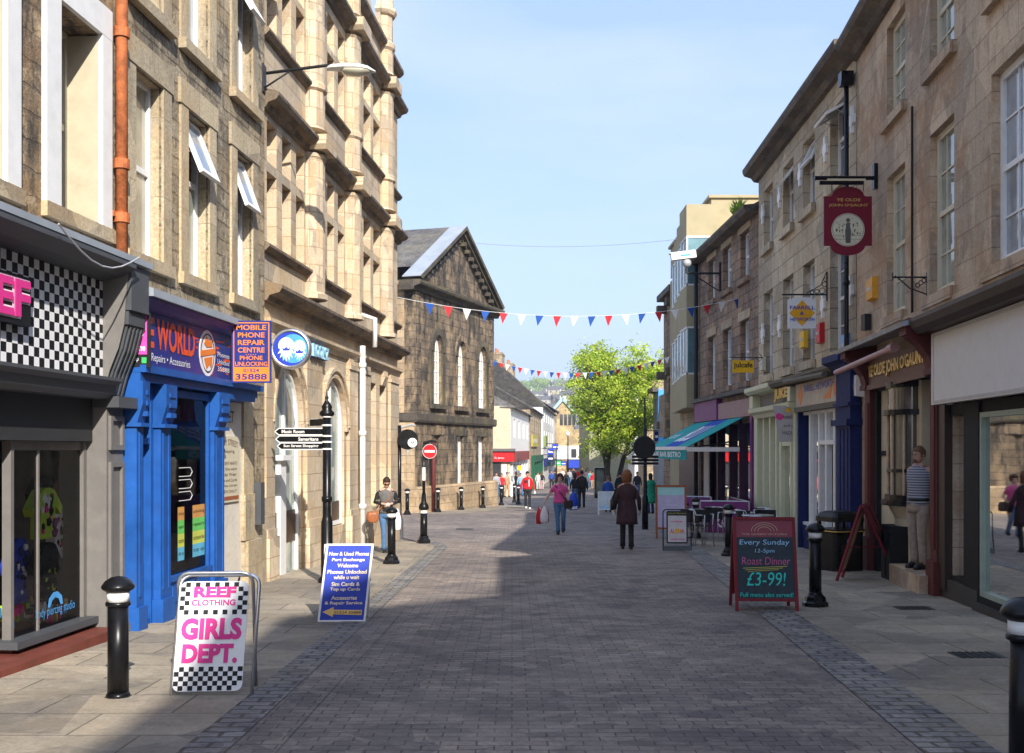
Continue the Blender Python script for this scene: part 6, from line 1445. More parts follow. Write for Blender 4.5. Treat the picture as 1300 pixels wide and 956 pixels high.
# blue phone board
P, f, fb = board_frames(403, 790, .53, R(2), R(12), .42); w, h = .52, .86
f = Frame(f.O, f.A, f.B, (f.C + f.A*.09).normalized()); fb = Frame(fb.O, fb.A, fb.B, (fb.C + fb.A*.05).normalized())
o = thing('pavement_sign', 'blue pavement board advertising phones with a yellow arrow at the bottom', 'pavement sign', tuple(P))
part('panel', royal, o, f, (.02, w-.02, -.012, .004, .02, h-.02)); part('frame', white, o, f, (0, .022, -.02, .012, 0, h), (w-.022, w, -.02, .012, 0, h), (.022, w-.022, -.02, .012, 0, .022), (.022, w-.022, -.02, .012, h-.022, h))
part('back_panel', white, o, fb, (0, w, -.01, .01, 0, h*.985)); q = MB(); q.tube([f.pt(w, -.02, h*.55), fb.pt(w, .01, h*.5)], .008, 5); q.build('stay', blackm, o)
q = MB()
for s_, c, hw_ in (('New & Used Phones', .745, .22), ('Part Exchange', .675, .18), ('Welcome', .615, .115), ('Phones Unlocked', .545, .215), ('while u wait', .485, .14), ('Sim Cards &', .41, .155), ('Top up Cards', .35, .165), ('Accessories', .26, .14), ('& Repair Service', .20, .205)):
    q.text(f, s_, w/2-hw_, w/2+hw_, c-.018, c+.026, .007, bold=.025)
q.build('lettering', M('cream_print', (.85,.70,.48), .6), o)
q = MB(); q.prism(f, [(.04,.11),(.16,.165),(.16,.135),(w-.05,.13),(w-.05,.075),(.16,.085),(.16,.055)], .004,.008); q.build('yellow_arrow', M('buff_yellow', (.8,.52,.18), .5), o)
q = MB(); q.text(f, '01524 35888', .17, w-.06, .09, .12, .010, bold=.01); q.build('number', M('brown_ink', (.12,.06,.03)), o)
# girls dept board
P = Vector((pxx(218, 8.0), 8.0, gz(8.0))); yaw = R(-8); w, h = .50, .80
f = facing(P + Vector((0,0,.04)), R(4), R(14)); f = Frame(f.O, f.A, f.B, (f.C + f.A*.03).normalized())
o = thing('pavement_sign', 'white pavement board with pink GIRLS DEPT lettering and chequered bands in silver frame', 'pavement sign', tuple(P))
q = MB(); q.prism(f, rrect(0, w, 0, h, .05), -.012, 0); q.build('panel', clearwhite, o)
q = MB(); cs = .034; nn = int(w/cs)
def ckq(i, j, c0): q.rect(f, .004+i*(w-.008)/nn, .004+(i+1)*(w-.008)/nn, c0+j*cs, c0+(j+1)*cs, .003)
for j in range(5):
    for i in range(nn):
        if (i+j) % 2 and not (j == 0 and i in (0, nn-1)): ckq(i, j, .005)
for i in range(nn):
    for j in range(7):
        if (i+j) % 2 and (j in (0, 6) or i < 2 or i > nn-3) and not (j == 6 and (i < 1 or i > nn-2)): ckq(i, j, h-.245)
q.build('chequered_bands', ink, o)
q = MB(); q.text(f, 'REEF', .10, w-.09, h-.12, h-.04, .006, bold=.05); q.text(f, 'CLOTHING', .09, w-.09, h-.18, h-.135, .006, bold=.03)
q.text(f, 'GIRLS', .03, w-.03, h-.43, h-.27, .006, bold=.05); q.text(f, 'DEPT.', .05, w-.05, h-.60, h-.46, .006, bold=.05); q.build('lettering', pink, o)
fo = Frame(f.pt(0,-.03,0), f.A, f.B, f.C); pts = [fo.pt(a, 0, c) for a, c in [(-.0-.01,-.06)] + [(-.01,h-.04)] + [(x,z) for x,z in arc(.07,h-.03,.08,180,90,5)] + [(x+.02,z) for x,z in arc(w-.03,h-.03,.08,90,0,5)] + [(w+.07,-.06)]]
q = MB(); q.smooth = True; q.tube(pts, .014, 8); q.build('tube_frame', steel, o)
fbk = facing(P + Vector((-.03,.36,.04)), R(4), R(-10)); pts = [fbk.pt(a, 0, c) for a, c in [(-.0,-.06),(.0,h-.05)] + arc(.08,h-.03,.08,180,90,4) + arc(w-.03,h-.03,.08,90,0,4) + [(w+.05,-.06)]]
q = MB(); q.smooth = True; q.tube(pts, .013, 8); q.build('rear_frame', steel, o)
q = MB()
for a in (.1, w-.08): q.tube([f.pt(a,.0,h-.0), f.pt(a,-.03,h+.03)], .008, 5)
q.build('hooks', blackm, o)
# chalkboard
P, f, fb = board_frames(934, 776, .72, R(-3), R(13), .55); w, h = .70, 1.12
f = Frame(f.O, f.A, f.B, (f.C).normalized())
o = thing('pavement_sign', 'maroon framed chalkboard with coloured chalk writing and a large turquoise price', 'chalkboard', tuple(P))
part('frame', maroon, o, f, (0, .035, -.03, .015, 0, h), (w, w+.035, -.03, .015, 0, h), (.035, w, -.03, .015, h-.035, h), (.035, w, -.03, .015, .12, .15)); part('rear_leg', maroon, o, fb, (0, .035, -.015, .02, 0, h*.98), (w, w+.035, -.015, .02, 0, h*.98), (.035, w, -.015, .02, .15, .2)); part('rear_panel', maroon, o, fb, (.035, w, -.01, .005, .2, h*.97))
part('header', M('header_maroon', (.24,.05,.07), .5), o, f, (.035, w, -.02, .0, .88, h-.035)); part('slate', slate_board, o, f, (.035, w, -.02, .0, .15, .88))
def chalk(m, *it):
    q = MB()
    for s_, a0, a1, c0, c1, sh in it: q.text(f, s_, a0, a1, c0, c1, .004, bold=0, shear=sh)
    q.build('chalk_writing', m, o)
chalk(chalk_b, ('Every Sunday', .07, .66, .77, .85, .1), ('12-5pm', .25, .48, .68, .74, .1)); chalk(chalk_p, ('Roast Dinner', .09, .66, .55, .64, .1)); chalk(chalk_t, ('\u00a33-99!', .14, .60, .30, .46, .15), ('Full menu also served!', .06, .68, .17, .22, .1))
q = MB()
for k in range(3): q.prism(f, [(.1+.03*k,.505-.02*k),(.62-.05*k,.53-.02*k),(.62-.05*k,.535-.02*k),(.1+.03*k,.51-.02*k)], .0,.004)
q.build('chalk_lines', chalk_y, o)
q = MB(); q.text(f, 'THE QUEEN VICTORIA', .1, .64, .90, .925, .004)
for rr in (.05,.075,.1): arch_ring(q, f, .37-rr*1.5, .37+rr*1.5, .95, rr, .006, .0, .003)
q.build('header_print', M('pale_gold_print', (.5,.4,.28), .6), o)
# maroon A board seen end-on by the pub
P = GP(1062, 738); PB = GP(1140, 736)
o = thing('pavement_sign', 'maroon A-shaped board standing end-on beside the pub with a pale menu panel', 'pavement sign', tuple(P))
ap_ = (P + PB)/2 + Vector((-.1,0,1.13)); dv = Vector((.42,.90,0))
def slab(P0, P1, wd, m, nm, inset=0, th=.03):
    q = MB(); n = (P1-P0).cross(dv).normalized()*th/2; q.hexa([P0+dv*inset-n, P0+dv*(wd-inset)-n, P0+dv*(wd-inset)+n, P0+dv*inset+n, P1+dv*inset-n, P1+dv*(wd-inset)-n, P1+dv*(wd-inset)+n, P1+dv*inset+n]); return q.build(nm, m, o)
for a0, a1 in ((P, ap_), (PB, ap_+Vector((.04,0,0)))):
    d = dv*.0
    for ins in (0, .56):
        q = MB(); q.tube([a0+dv*ins, a1+dv*ins], .024, 4); q.build('leg', maroon, o)
slab(P.lerp(ap_,.12), P.lerp(ap_,.97), .56, M('menu_paper', (.60,.45,.30), .8, var=.2, ns=20), 'menu_panel', .03, .02); slab(PB.lerp(ap_,.12), PB.lerp(ap_,.97), .56, M('dark_maroon', (.06,.01,.012)), 'rear_panel', .03, .02)
q = MB(); q.tube([P.lerp(ap_,.12), P.lerp(ap_,.12)+dv*.56], .02, 4); q.tube([ap_, ap_+dv*.56], .02, 4); q.tube([P.lerp(ap_,.45), PB.lerp(ap_,.45)], .006, 4); q.build('cross_rail', maroon, o)
q = MB()
for k in range(14):
    t_ = .2 + k*.053; a0 = P.lerp(ap_, t_); nrm = Vector((-.9,0,.3)).normalized()*.013; q.quad(a0+dv*.08+nrm, a0+dv*(.4+.05*(k%3))+nrm, a0+dv*(.4+.05*(k%3))+nrm+Vector((.01,0,.02)), a0+dv*.08+nrm+Vector((.01,0,.02)))
q.build('menu_print', wood, o)
# black framed poster stand
P, f, fb = board_frames(842, 699, .6, R(-4), R(6), .4); w, h = .58, .86
o = thing('pavement_sign', 'black framed poster stand with a white poster and small coloured fruit picture', 'pavement sign', tuple(P))
q = MB(); q.smooth = True; q.tube([f.pt(a,0,c) for a, c in [(0,0),(0,h-.08)]+arc(.08,h-.08,.08,180,90,4)+arc(w-.08,h-.08,.08,90,0,4)+[(w,0)]], .013, 8); q.build('tube_frame', black, o)
part('base', M('grey_plastic', (.10,.11,.12), .5), o, f, (.0, w, -.12, .06, -.01, .10)); q = MB(); q.prism(f, rrect(.07, w-.07, .15, h-.03, .03), -.02, .01); q.build('poster_frame', black, o); part('poster', M('poster_white', (.66,.62,.62), .5), o, f, (.10, w-.10, .01, .014, .18, h-.13))
q = MB(); q.text(f, 'Open all / Now here', .10, w-.10, h-.10, h-.065, .012); q.build('header_lettering', chalk_y, o)
for m, it in ((pink, ('rooftops', .17, .41, .58, .63)), (orange_red, ('ALOHA', .14, .44, .36, .46)), (pink, ('summer drinks', .15, .44, .22, .26))):
    q = MB(); q.text(f, it[0], it[1], it[2], it[3], it[4], .017, bold=.02); q.build('lettering', m, o)
q = MB(); q.prism(f, arc(.29,.41,.05,0,330,11), .016,.02); q.build('fruit', yellow, o)
# lilac board
P, f, fb = board_frames(834, 684, .7, R(-5), R(8), .5); w, h = .70, 1.33
o = thing('pavement_sign', 'tall wooden framed board with a pale lilac and turquoise panel in front of the cafe', 'pavement sign', tuple(P))
part('frame', wood, o, f, (-.03, .02, -.02, .02, 0, h), (w-.02, w+.03, -.02, .02, 0, h), (.02, w-.02, -.02, .02, h-.05, h), (.02, w-.02, -.02, .02, .24, .28)); part('panel', lilac, o, f, (.02, w-.02, -.012, .005, .28, h-.25)); part('panel_top', aqua, o, f, (.02, w-.02, -.012, .005, h-.249, h-.05)); part('rear_leg', wood, o, fb, (0, .04, -.02, .02, 0, h*.98), (w-.04, w, -.02, .02, 0, h*.98), (.04, w-.04, -.02, .02, h-.1, h-.05))
q = MB(); q.text(f, 'Spring menu', .14, .56, h-.17, h-.12, .008); q.text(f, 'coffee & cake', .2, .5, .82, .87, .008)
for k in range(7): q.box(f, .16+.02*(k%3), .54-.03*(k%2), .005,.008, .74-k*.06, .75-k*.06)
q.build('lettering', M('pale_print', (.72,.72,.85), .6), o)
# white picture board
P, f, fb = board_frames(760, 654, .6, R(0), R(10), .4); w, h = .58, .92
o = thing('pavement_sign', 'white pavement board with a pale blue landscape picture in mid street', 'pavement sign', tuple(P))
part('frame', white, o, f, (-.02, .02, -.02, .02, 0, h), (w-.02, w+.02, -.02, .02, 0, h), (.02, w-.02, -.02, .02, h-.03, h), (.02, w-.02, -.02, .02, .2, .23)); part('picture', M('pale_picture', (.62,.68,.70), .5, var=.2, ns=4), o, f, (.02, w-.02, -.01, .005, .36, h-.03)); part('picture_foot', M('pale_blue_print', (.4,.62,.8), .5, var=.2, ns=14), o, f, (.02, w-.02, -.01, .005, .23, .359)); part('rear_leg', white, o, fb, (0,.04,-.02,.02,0,h*.98), (w-.04,w,-.02,.02,0,h*.98))

# ================================================================== litter bin
P = GP(1066, 724); P.x = pxx(1066, P.y)
o = thing('litter_bin', 'black litter bin with a domed slotted hood beside the navy column', 'litter bin', tuple(P)); f = facing(P, R(20))
q = MB(); w_ = .29
def oct_(c, s_=1): return [f.pt(a*s_, b*s_, c) for a, b in rrect(-w_, w_, -w_, w_, .09, 3)]
q.smooth = False; q.loft([oct_(0), oct_(.62,1.0), oct_(.66,1.06)]); q.build('body', black, o)
q = MB()
for a, b in ((-.26,-.26),(.22,-.26),(.22,.22),(-.26,.22)): q.box(f, a, a+.05, b, b+.05, .66, .82)
q.build('hood_post', black, o); q = MB(); q.loft([oct_(.82,1.06), oct_(.9,1.05), oct_(.96,.9), oct_(.99,.6)]); q.loft([oct_(.66,1.1), oct_(.70,1.1)]); q.build('hood', black, o)
q = MB()
for s0, s1 in ((.66,.675),): q.loft([oct_(s0,1.12), oct_(s1,1.12)])
q.build('gold_line', gold, o)
q = MB(); q.lathe(f.pt(-.02, .30, .50), [(.001,0),(.06,0),(.06,.006),(.001,.006)], 20, axis=f.B); q.build('blue_sticker', sky_blue, o); q = MB(); q.lathe(f.pt(-.02, .307, .50), [(.001,0),(.025,0),(.025,.004),(.001,.004)], 3, axis=f.B); q.build('white_mark', clearwhite, o)

# ================================================================== cafe furniture
def make_chair():
    o = thing('cafe_chair', '', 'chair', (0,0,0)); z = Vector
    q = MB(); q.smooth = True; q.lathe((0,0,.45), [(.001,0),(.2,.0),(.215,.01),(.2,.02),(.001,.02)], 16); q.build('seat', blackm, o)
    q = MB(); rings = []
    q.loft([[z((math.cos(R(a))*.235, math.sin(R(a))*.235, zz)) for a in range(-10, 200, 15)] + [z((math.cos(R(a))*.22, math.sin(R(a))*.22, zz)) for a in range(185, -25, -15)] for zz in (.52, .62, .74, .80)]); q.build('backrest', blackm, o)
    for a in (30, 150, 215, 325):
        q = MB(); q.smooth = True; c, s = math.cos(R(a)), math.sin(R(a)); q.tube([(c*.25, s*.27, 0), (c*.22, s*.22, .44), (c*.24, s*.24, .70 if s < 0 else .78)], .012, 6); q.build('leg', steel, o)
    q = MB(); q.smooth = True; q.tube([(math.cos(R(a))*.25, math.sin(R(a))*.25, .70+ (.1 if 20 < a < 160 else 0)) for a in range(-35, 216, 12)], .013, 6); q.build('arm_rail', steel, o); return o
chp = make_chair()
CH = [(877, 692, 2.4, 'nearest black and silver cafe chair beside the poster stand'), (893, 694, .9, 'black and silver cafe chair right of the nearest one, turned away'), (905, 688, -.6, 'cafe chair close to the purple screen'), (948, 694, 1.6, 'left cafe chair of those with silver rails showing above the chalkboard'), (962, 690, -1.4, 'middle cafe chair of those with silver rails showing above the chalkboard'), (972, 694, .3, 'right cafe chair of those with silver rails showing above the chalkboard'), (868, 676, 2.0, 'far cafe chair behind the small tables')]
for i, (px, py, rz, lb) in enumerate(CH):
    P = GP(px, py); o = chp if i == 0 else copy_tree(chp); o['label'] = lb; o['group'] = 'black and silver cafe chairs'; o.location = P + Vector((0,0,.006)); o.rotation_euler = (0,0,rz)
def make_table():
    o = thing('cafe_table', '', 'table', (0,0,0)); q = MB(); q.smooth = False; q.lathe((0,0,.70), [(.001,0),(.33,0),(.34,.012),(.33,.025),(.001,.025)], 24); q.build('table_top', steel, o)
    q = MB(); q.smooth = True; q.tube([(0,0,.03),(0,0,.7)], .03, 8); q.build('pedestal', steel, o); q = MB()
    for a in (0,90,180,270): q.tube([(0,0,.05),(math.cos(R(a))*.26, math.sin(R(a))*.26,.012)], .018, 5)
    q.build('foot', blackm, o); return o
tbp = make_table()
for i, (px, py, lb) in enumerate(((884, 684, 'round silver cafe table behind the nearest black chairs'), (938, 690, 'round silver cafe table behind the near bollard'), (962, 697, 'round silver cafe table hidden behind the chalkboard'))):
    P = GP(px, py); o = tbp if i == 0 else copy_tree(tbp); o['label'] = lb; o['group'] = 'round silver cafe tables'; o.location = P + Vector((0,0,.006))
def screen(nm, lb, px0, px1, py0, py1, Y0, Y1, txt=None):
    A = Vector((pxx(px0,Y0), Y0, gz(Y0)+.02)); B_ = Vector((pxx(px1,Y1), Y1, gz(Y1)+.02)); d = (B_-A); L_ = d.length; d.normalize(); h = PT(0,py0,Y0).z - A.z
    o = thing(nm, lb, 'screen', tuple(A)); f = Frame(A, d, Vector((d.y,-d.x,0)).normalized())
    part('cloth', purple_cloth, o, f, (.03, L_-.03, -.008, .008, .12, h-.02)); q = MB(); q.tube([f.pt(0,0,0), f.pt(0,0,h)], .02, 8); q.tube([f.pt(L_,0,0), f.pt(L_,0,h)], .02, 8); q.tube([f.pt(0,0,h), f.pt(L_,0,h)], .014, 8); q.build('frame', steel, o)
    q = MB(); q.box(f, -.03, .03, -.2, .2, 0, .03); q.box(f, L_-.03, L_+.03, -.2, .2, 0, .03); q.build('foot', blackm, o)
    if txt: q = MB(); q.text(f, txt, L_*.36, L_-.08, h*.28, h*.58, .012, bold=.02); q.build('lettering', clearwhite, o)
screen('cafe_screen', 'near purple cloth cafe screen with white lettering', 889, 951, 636, 690, 27.5, 27.0, 'GRAZE')
screen('cafe_screen', 'far dark purple cafe screen behind the chairs', 868, 903, 630, 670, 32.5, 31.5)
screen('cafe_screen', 'purple cafe screen running back beside the cafe wall', 951, 925, 637, 690, 27.2, 33.0)

# ================================================================== hanging signs on the right
# pub sign
Ys_ = 18.3; A = PT(1046, 324, Ys_); B_ = PT(1107, 237, Ys_); w = B_.x-A.x; h = B_.z-A.z; f = Frame(A, (1,0,0), (0,-1,0))
o = thing('pub_sign', 'maroon hanging pub sign with a round cream picture and gold lettering', 'pub sign', tuple(A))
def shape(e): 
    return [(e, .14*h+e*.5)] + [(w/2 - (w*.36-e)*math.cos(R(t)), .14*h - (.14*h-e)*math.sin(R(t))) for t in range(0, 181, 15)] + [(w-e, .14*h+e*.5), (w-e, .86*h-e*.5), (w*.86-e, .86*h-e*.5)] + [(w/2 + (w*.33-e)*math.cos(R(t)), .88*h + (.12*h-e)*math.sin(R(t))) for t in range(0, 181, 15)] + [(w*.14+e, .86*h-e*.5), (e, .86*h-e*.5)]
q = MB(); q.prism(f, shape(0), -.04, 0); q.build('board', M('pub_sign_maroon', (.19,.012,.03), .4, var=.06), o)
q = MB(); q.text(f, 'YE OLDE', w*.26, w*.76, h*.785, h*.83, .006, bold=.015); q.text(f, "JOHN O'GAUNT", w*.10, w*.92, h*.70, h*.75, .006, bold=.015); q.build('lettering', gold, o)
q = MB(); q.prism(f, arc(w/2, h*.37, w*.345, 0, 352, 36), .0, .006); q.build('round_picture', M('cream_print_disc', (.66,.62,.46), .5), o)
q = MB(); q.m = 0
cx, cz, r_ = w/2, h*.37, w*.345
arch_ring(q, f, cx-r_*.94, cx+r_*.94, cz, r_*.94, .006, .006,.009); arch_ring(q, f, cx-r_*.94, cx+r_*.94, cz, -r_*.94, -.006, .006,.009)
q.prism(f, [(cx-.04,cz-.22),(cx+.04,cz-.22),(cx+.05,cz-.02),(cx+.02,cz+.12),(cx-.02,cz+.12),(cx-.05,cz-.02)], .006,.009); q.prism(f, arc(cx,cz+.16,.035,0,330,11), .006,.009)
rn = random.Random(8)
for k in range(34): a = rn.uniform(0,360); rr = rn.uniform(.3,.85)*r_; x, z = cx+rr*math.cos(R(a)), cz+rr*math.sin(R(a)); s_ = rn.uniform(.006,.02); q.prism(f, [(x-s_,z),(x,z-s_*1.6),(x+s_*.6,z),(x,z+s_*1.4)], .006,.0085)
for z in (-.1,-.16): q.box(f, cx-r_*.8, cx+r_*.8, .006,.008, cz+z, cz+z+.005)
q.build('picture_drawing', M('grey_ink', (.12,.11,.10), .6), o)
q = MB(); q.tube([PT(1034,226,Ys_), PT(1111,226,Ys_)], .035, 8); q.tube([PT(1040,232,Ys_-.1), PT(1096,232,Ys_-.1)], .035, 8); q.box(WORLD, B_.x+.02, B_.x+.1, Ys_-.05, Ys_+.05, PT(0,240,Ys_).z, PT(0,208,Ys_).z); q.build('bracket', black, o)
part('lamp_tube', M('lit_tube_cream', (.7,.6,.4), .4), o, WORLD, (PT(1048,0,Ys_).x, PT(1096,0,Ys_).x, Ys_-.12, Ys_-.08, PT(0,230.2,Ys_).z-.02, PT(0,229,Ys_).z))
q = MB()
for px in (1056, 1096): q.tube([PT(px,228,Ys_), PT(px,243,Ys_-.0)], .008, 5)
q.build('hanger', black, o)
# estate agent sign
Ys_ = 21.9; A = PT(1000.5, 417, Ys_); B_ = PT(1036, 378, Ys_); w = B_.x-A.x; h = B_.z-A.z; f = Frame(A, (1,0,0), (0,-1,0))
o = thing('shop_sign', 'white hanging sign with an orange diamond and blue lettering under a scrolled iron bracket', 'sign', tuple(A))
q = MB(); q.prism(f, [(0,0),(w,0),(w,h*.92)] + [(w/2+w*.5*math.cos(R(t)), h*.92+h*.1*math.sin(R(t))) for t in range(15,180,15)] + [(0,h*.92)], -.04, 0); q.build('board', clearwhite, o)
q = MB(); q.prism(f, [(w*.04,h*.5),(w*.5,h*.08),(w*.96,h*.5),(w*.5,h*.92)], 0,.004); q.build('diamond', M('amber_print', (.85,.42,.02), .5), o)
q = MB(); q.text(f, 'FARRELL', w*.06, w*.95, h*.62, h*.74, .007, bold=.02); q.text(f, '&', w*.43, w*.57, h*.44, h*.55, .007, bold=.02); q.text(f, 'HEYWORTH', w*.08, w*.94, h*.24, h*.35, .007, bold=.02); q.build('lettering', royal, o)
q = MB(); q.tube([PT(993,374,Ys_), PT(1050,374,Ys_)], .018, 6); q.tube([PT(1050,345,Ys_), PT(1050,382,Ys_)], .02, 6)
for cx_, cz_, rr in ((1044,369,3.6),(1047,361,3.2),(1037,370,2.8),(1031,371,2.2),(1048,355,2.2)): 
    r2 = rr/F*Ys_; c = PT(cx_, cz_, Ys_); q.tube([c+Vector((math.cos(R(a))*r2,0,math.sin(R(a))*r2)) for a in range(0,361,30)], .008, 5)
q.tube([PT(1049,346,Ys_), PT(1042,362,Ys_), PT(1024,372,Ys_)], .01, 5)
for px in (1005,1032): q.tube([PT(px,374,Ys_), PT(px,380,Ys_)], .006, 4)
q.build('bracket', blackm, o)
# cafe sign
Ys_ = 27.9; A = PT(930, 473, Ys_); B_ = PT(957, 457.5, Ys_); w = B_.x-A.x; h = B_.z-A.z; f = Frame(A, (1,0,0), (0,-1,0))
o = thing('shop_sign', 'small yellow hanging cafe sign with black lettering', 'sign', tuple(A)); part('board', M('cafe_yellow', (.80,.46,.01), .5, var=.05), o, f, (0, w, -.03, 0, 0, h))
q = MB(); q.text(f, 'julcafe', w*.06, w*.94, h*.28, h*.85, .005, bold=.02); q.build('lettering', ink, o); q = MB(); q.tube([PT(926,454,Ys_), PT(968,454,Ys_)], .012, 5); q.tube([PT(964,449,Ys_), PT(968,454,Ys_), PT(964,459,Ys_), PT(960,455,Ys_)], .01, 5); q.build('bracket', blackm, o)
# cctv
Ys_ = 33.8; o = thing('security_camera', 'white boxed security camera on a black wall bracket above the purple cafe', 'camera', tuple(PT(912, 350, Ys_)))
f = Frame(PT(867.5, 325, Ys_), Vector((.98,.0,.12)).normalized(), (0,-1,0), Vector((-.12,0,.98)).normalized()); part('housing', white, o, f, (-.38, .38, -.12, .12, -.10, .10)); part('hood', clearwhite, o, f, (-.42, .36, -.14, .14, .105, .13)); part('print', sky_blue, o, f, (-.1, .2, .12, .123, -.03, .03))
q = MB(); q.smooth = True; q.ball(PT(872, 334, Ys_), .14, .14, .14); q.build('swivel', greymetal, o); q = MB(); q.tube([PT(872,347,Ys_), PT(914,347,Ys_)], .035, 6); q.tube([PT(880,349,Ys_), PT(895,358,Ys_), PT(912,369,Ys_)], .02, 6); q.tube([PT(914,333,Ys_), PT(914,370,Ys_)], .035, 6); q.tube([PT(872,338,Ys_), PT(872,347,Ys_)], .04, 6); q.build('bracket', blackm, o)
def wallbox(fr_, px, py, w_, h_, d_, m, lb, nm='alarm_box'):
    a = fr_.a(px, .05); z = fr_.z(py, a); f2 = Frame(fr_.pt(a,0,z), fr_.A.normalized(), fr_.B); q = MB(); q.prism_b(f2, [(0,-h_/2),(d_,-h_/2+.02),(d_*1.05,0),(d_,h_/2-.02),(0,h_/2)], -w_/2, w_/2); o = q.build(nm, m, None, loc=f2.O); tag(o, lb, 'alarm box')
    q = MB(); q.box(f2, -w_*.3, w_*.3, d_, d_*1.1, -.03, .03); q.build('plate', greymetal, o)
wallbox(FR, 1107, 367, .46, .38, .10, M('amber_box', (.72,.33,.02), .5), 'yellow alarm box on the brown wall beside the pub sign')
wallbox(FC, 1020, 431, .40, .38, .09, yellow, 'small yellow alarm box under the white estate agent sign'); wallbox(FC, 1041, 423, .36, .42, .10, red_paint, 'small red alarm box right of the white estate agent sign'); wallbox(FC, 968, 462, .36, .36, .09, cream, 'cream box beside the yellow cafe sign'); wallbox(FR, 1090, 490, .42, .40, .14, white, 'white box on the stone strip between the navy column and the pub')
wallbox(FC, 1073, 438, .3, .42, .09, sky_blue, 'blue and white striped box by the sash window above the navy column')
# iron bracket without a sign
Ys_ = 15.4; o = thing('iron_bracket', 'empty scrolled iron bracket on the brown wall above the pub fascia', 'bracket', tuple(PT(1177, 352, Ys_)))
q = MB(); q.tube([PT(1133,352,Ys_), PT(1177,352,Ys_)], .013, 5); q.tube([PT(1140,353,Ys_), PT(1155,366,Ys_), PT(1177,374,Ys_)], .010, 5); q.tube([PT(1177,346,Ys_), PT(1177,376,Ys_)], .014, 5)
for k in range(3): c = PT(1165+k*4, 362-k*3, Ys_); q.tube([c+Vector((math.cos(R(a))*.03,0,math.sin(R(a))*.03)) for a in range(0,361,40)], .007, 4)
q.tube([PT(1133,346,Ys_), PT(1133,356,Ys_), PT(1137,350,Ys_)], .009, 5); q.build('scrollwork', blackm, o)
# floodlight grey, plants on gutter
q = MB(); q.box(WORLD, pxx(1093,18.9), pxx(1101,18.9), 18.7, 18.9, PT(0,420,18.9).z, PT(0,400,18.9).z); o = q.build('speaker_box', blackm, None, loc=PT(1097,410,18.8)); tag(o, 'dark box lamp fixed to the wall between the downpipe and the pub fascia', 'lamp')
q = MB(); rn = random.Random(2)
for k in range(60):
    p = FD.pt(29.6+rn.random()*1.0, .35, 8.1); d = Vector((rn.gauss(0,.12), rn.gauss(0,.12), rn.uniform(.1,.4))); q.quad(p, p+d*.5+Vector((.02,0,0)), p+d, p+d*.5-Vector((.02,0,0)))
o = q.build('gutter_plants', leafm[2], None, loc=FD.pt(30,.3,8.1)); tag(o, 'weeds growing in the gutter of the dark mottled building', 'plant', None, 'stuff')

# ================================================================== bunting
def bunting(nm, lb, A, B_, sag, n, size, cyc, first=0.02, last=.985, skip=()):
    A, B_ = Vector(A), Vector(B_); o = thing(nm, lb, 'bunting', tuple(A)); pt = lambda t: A.lerp(B_, t) - Vector((0,0,sag*4*t*(1-t)))
    q = MB(); q.tube([pt(k/40) for k in range(41)], .006 if size > .2 else .012, 4); q.build('cord', clearwhite, o)
    rn = random.Random(n)
    for k in range(n):
        t = first + (last-first)*k/(n-1); p0 = pt(t); p1 = pt(min(1, t + size/(B_-A).length)); dn = Vector((rn.uniform(-.25,.25), rn.uniform(-.3,.3), -1)).normalized()*size*1.25; tip = (p0+p1)/2 + dn; th = Vector((0,.004,0))
        q = MB(); q.add([p0-th, p1-th, tip-th, p0+th, p1+th, tip+th], [(0,1,2),(5,4,3),(0,3,4,1),(1,4,5,2),(2,5,3,0)]); q.build('pennant', cyc[k % len(cyc)], o)
bw_ = M('bunting_white', (.75,.75,.74), .8, var=.06); bb_ = M('bunting_blue', (.02,.08,.34), .8, var=.1); brd = M('bunting_red', (.6,.03,.04), .8, var=.1)
bunting('bunting', 'near string of red, white and blue pennants across the street', PT(503, 377, 28.0), PT(938, 379, 31.5), .50, 19, .235, [bb_, brd, bw_], .075, .985)
bunting('bunting', 'far thin string of small pennants in front of the tree', PT(612, 453, 54.0), PT(858, 450, 50.0), .82, 28, .24, [bb_, brd, bw_], .06, .98)
q = MB(); A, B_ = PT(598, 308, 50), PT(866, 303, 45); q.tube([A.lerp(B_, k/30)-Vector((0,0,.25*4*(k/30)*(1-k/30))) for k in range(31)], .010, 4); o = q.build('overhead_cable', greymetal, None, loc=A); tag(o, 'thin overhead cable crossing the sky from the pediment', 'cable')
# ================================================================== people
skin_ = M('skin', (.52,.29,.20), .55, var=.06, ns=20); skin2 = M('skin_pale', (.60,.38,.29), .55, var=.06, ns=20)
eye_m = M('eye_dark', (.02,.015,.012), .3); lip = M('lips', (.38,.10,.09), .5)
hair_b = M('dark_brown_hair', (.03,.017,.010), .6, var=.4, ns=60, bump=.5, bs=120); hair_g = M('auburn_hair', (.20,.075,.025), .55, var=.35, ns=50, bump=.5, bs=120); hair_r = M('reddish_brown_hair', (.07,.022,.012), .6, var=.4, ns=60, bump=.4); hair_k = M('black_hair', (.012,.01,.01), .5, var=.3); hair_l = M('light_brown_hair', (.16,.09,.045), .6, var=.3)
def cloth(nm, c, ns=14): return M(nm, c, .85, var=.22, ns=ns, bump=.35, bs=18)
shoe = M('black_leather', (.015,.013,.012), .4, var=.3)
ARM_DOWN_L = ((.235,-.02,1.14), (.26,.05,.88)); ARM_DOWN_R = ((-.235,-.02,1.14), (-.26,.05,.88))
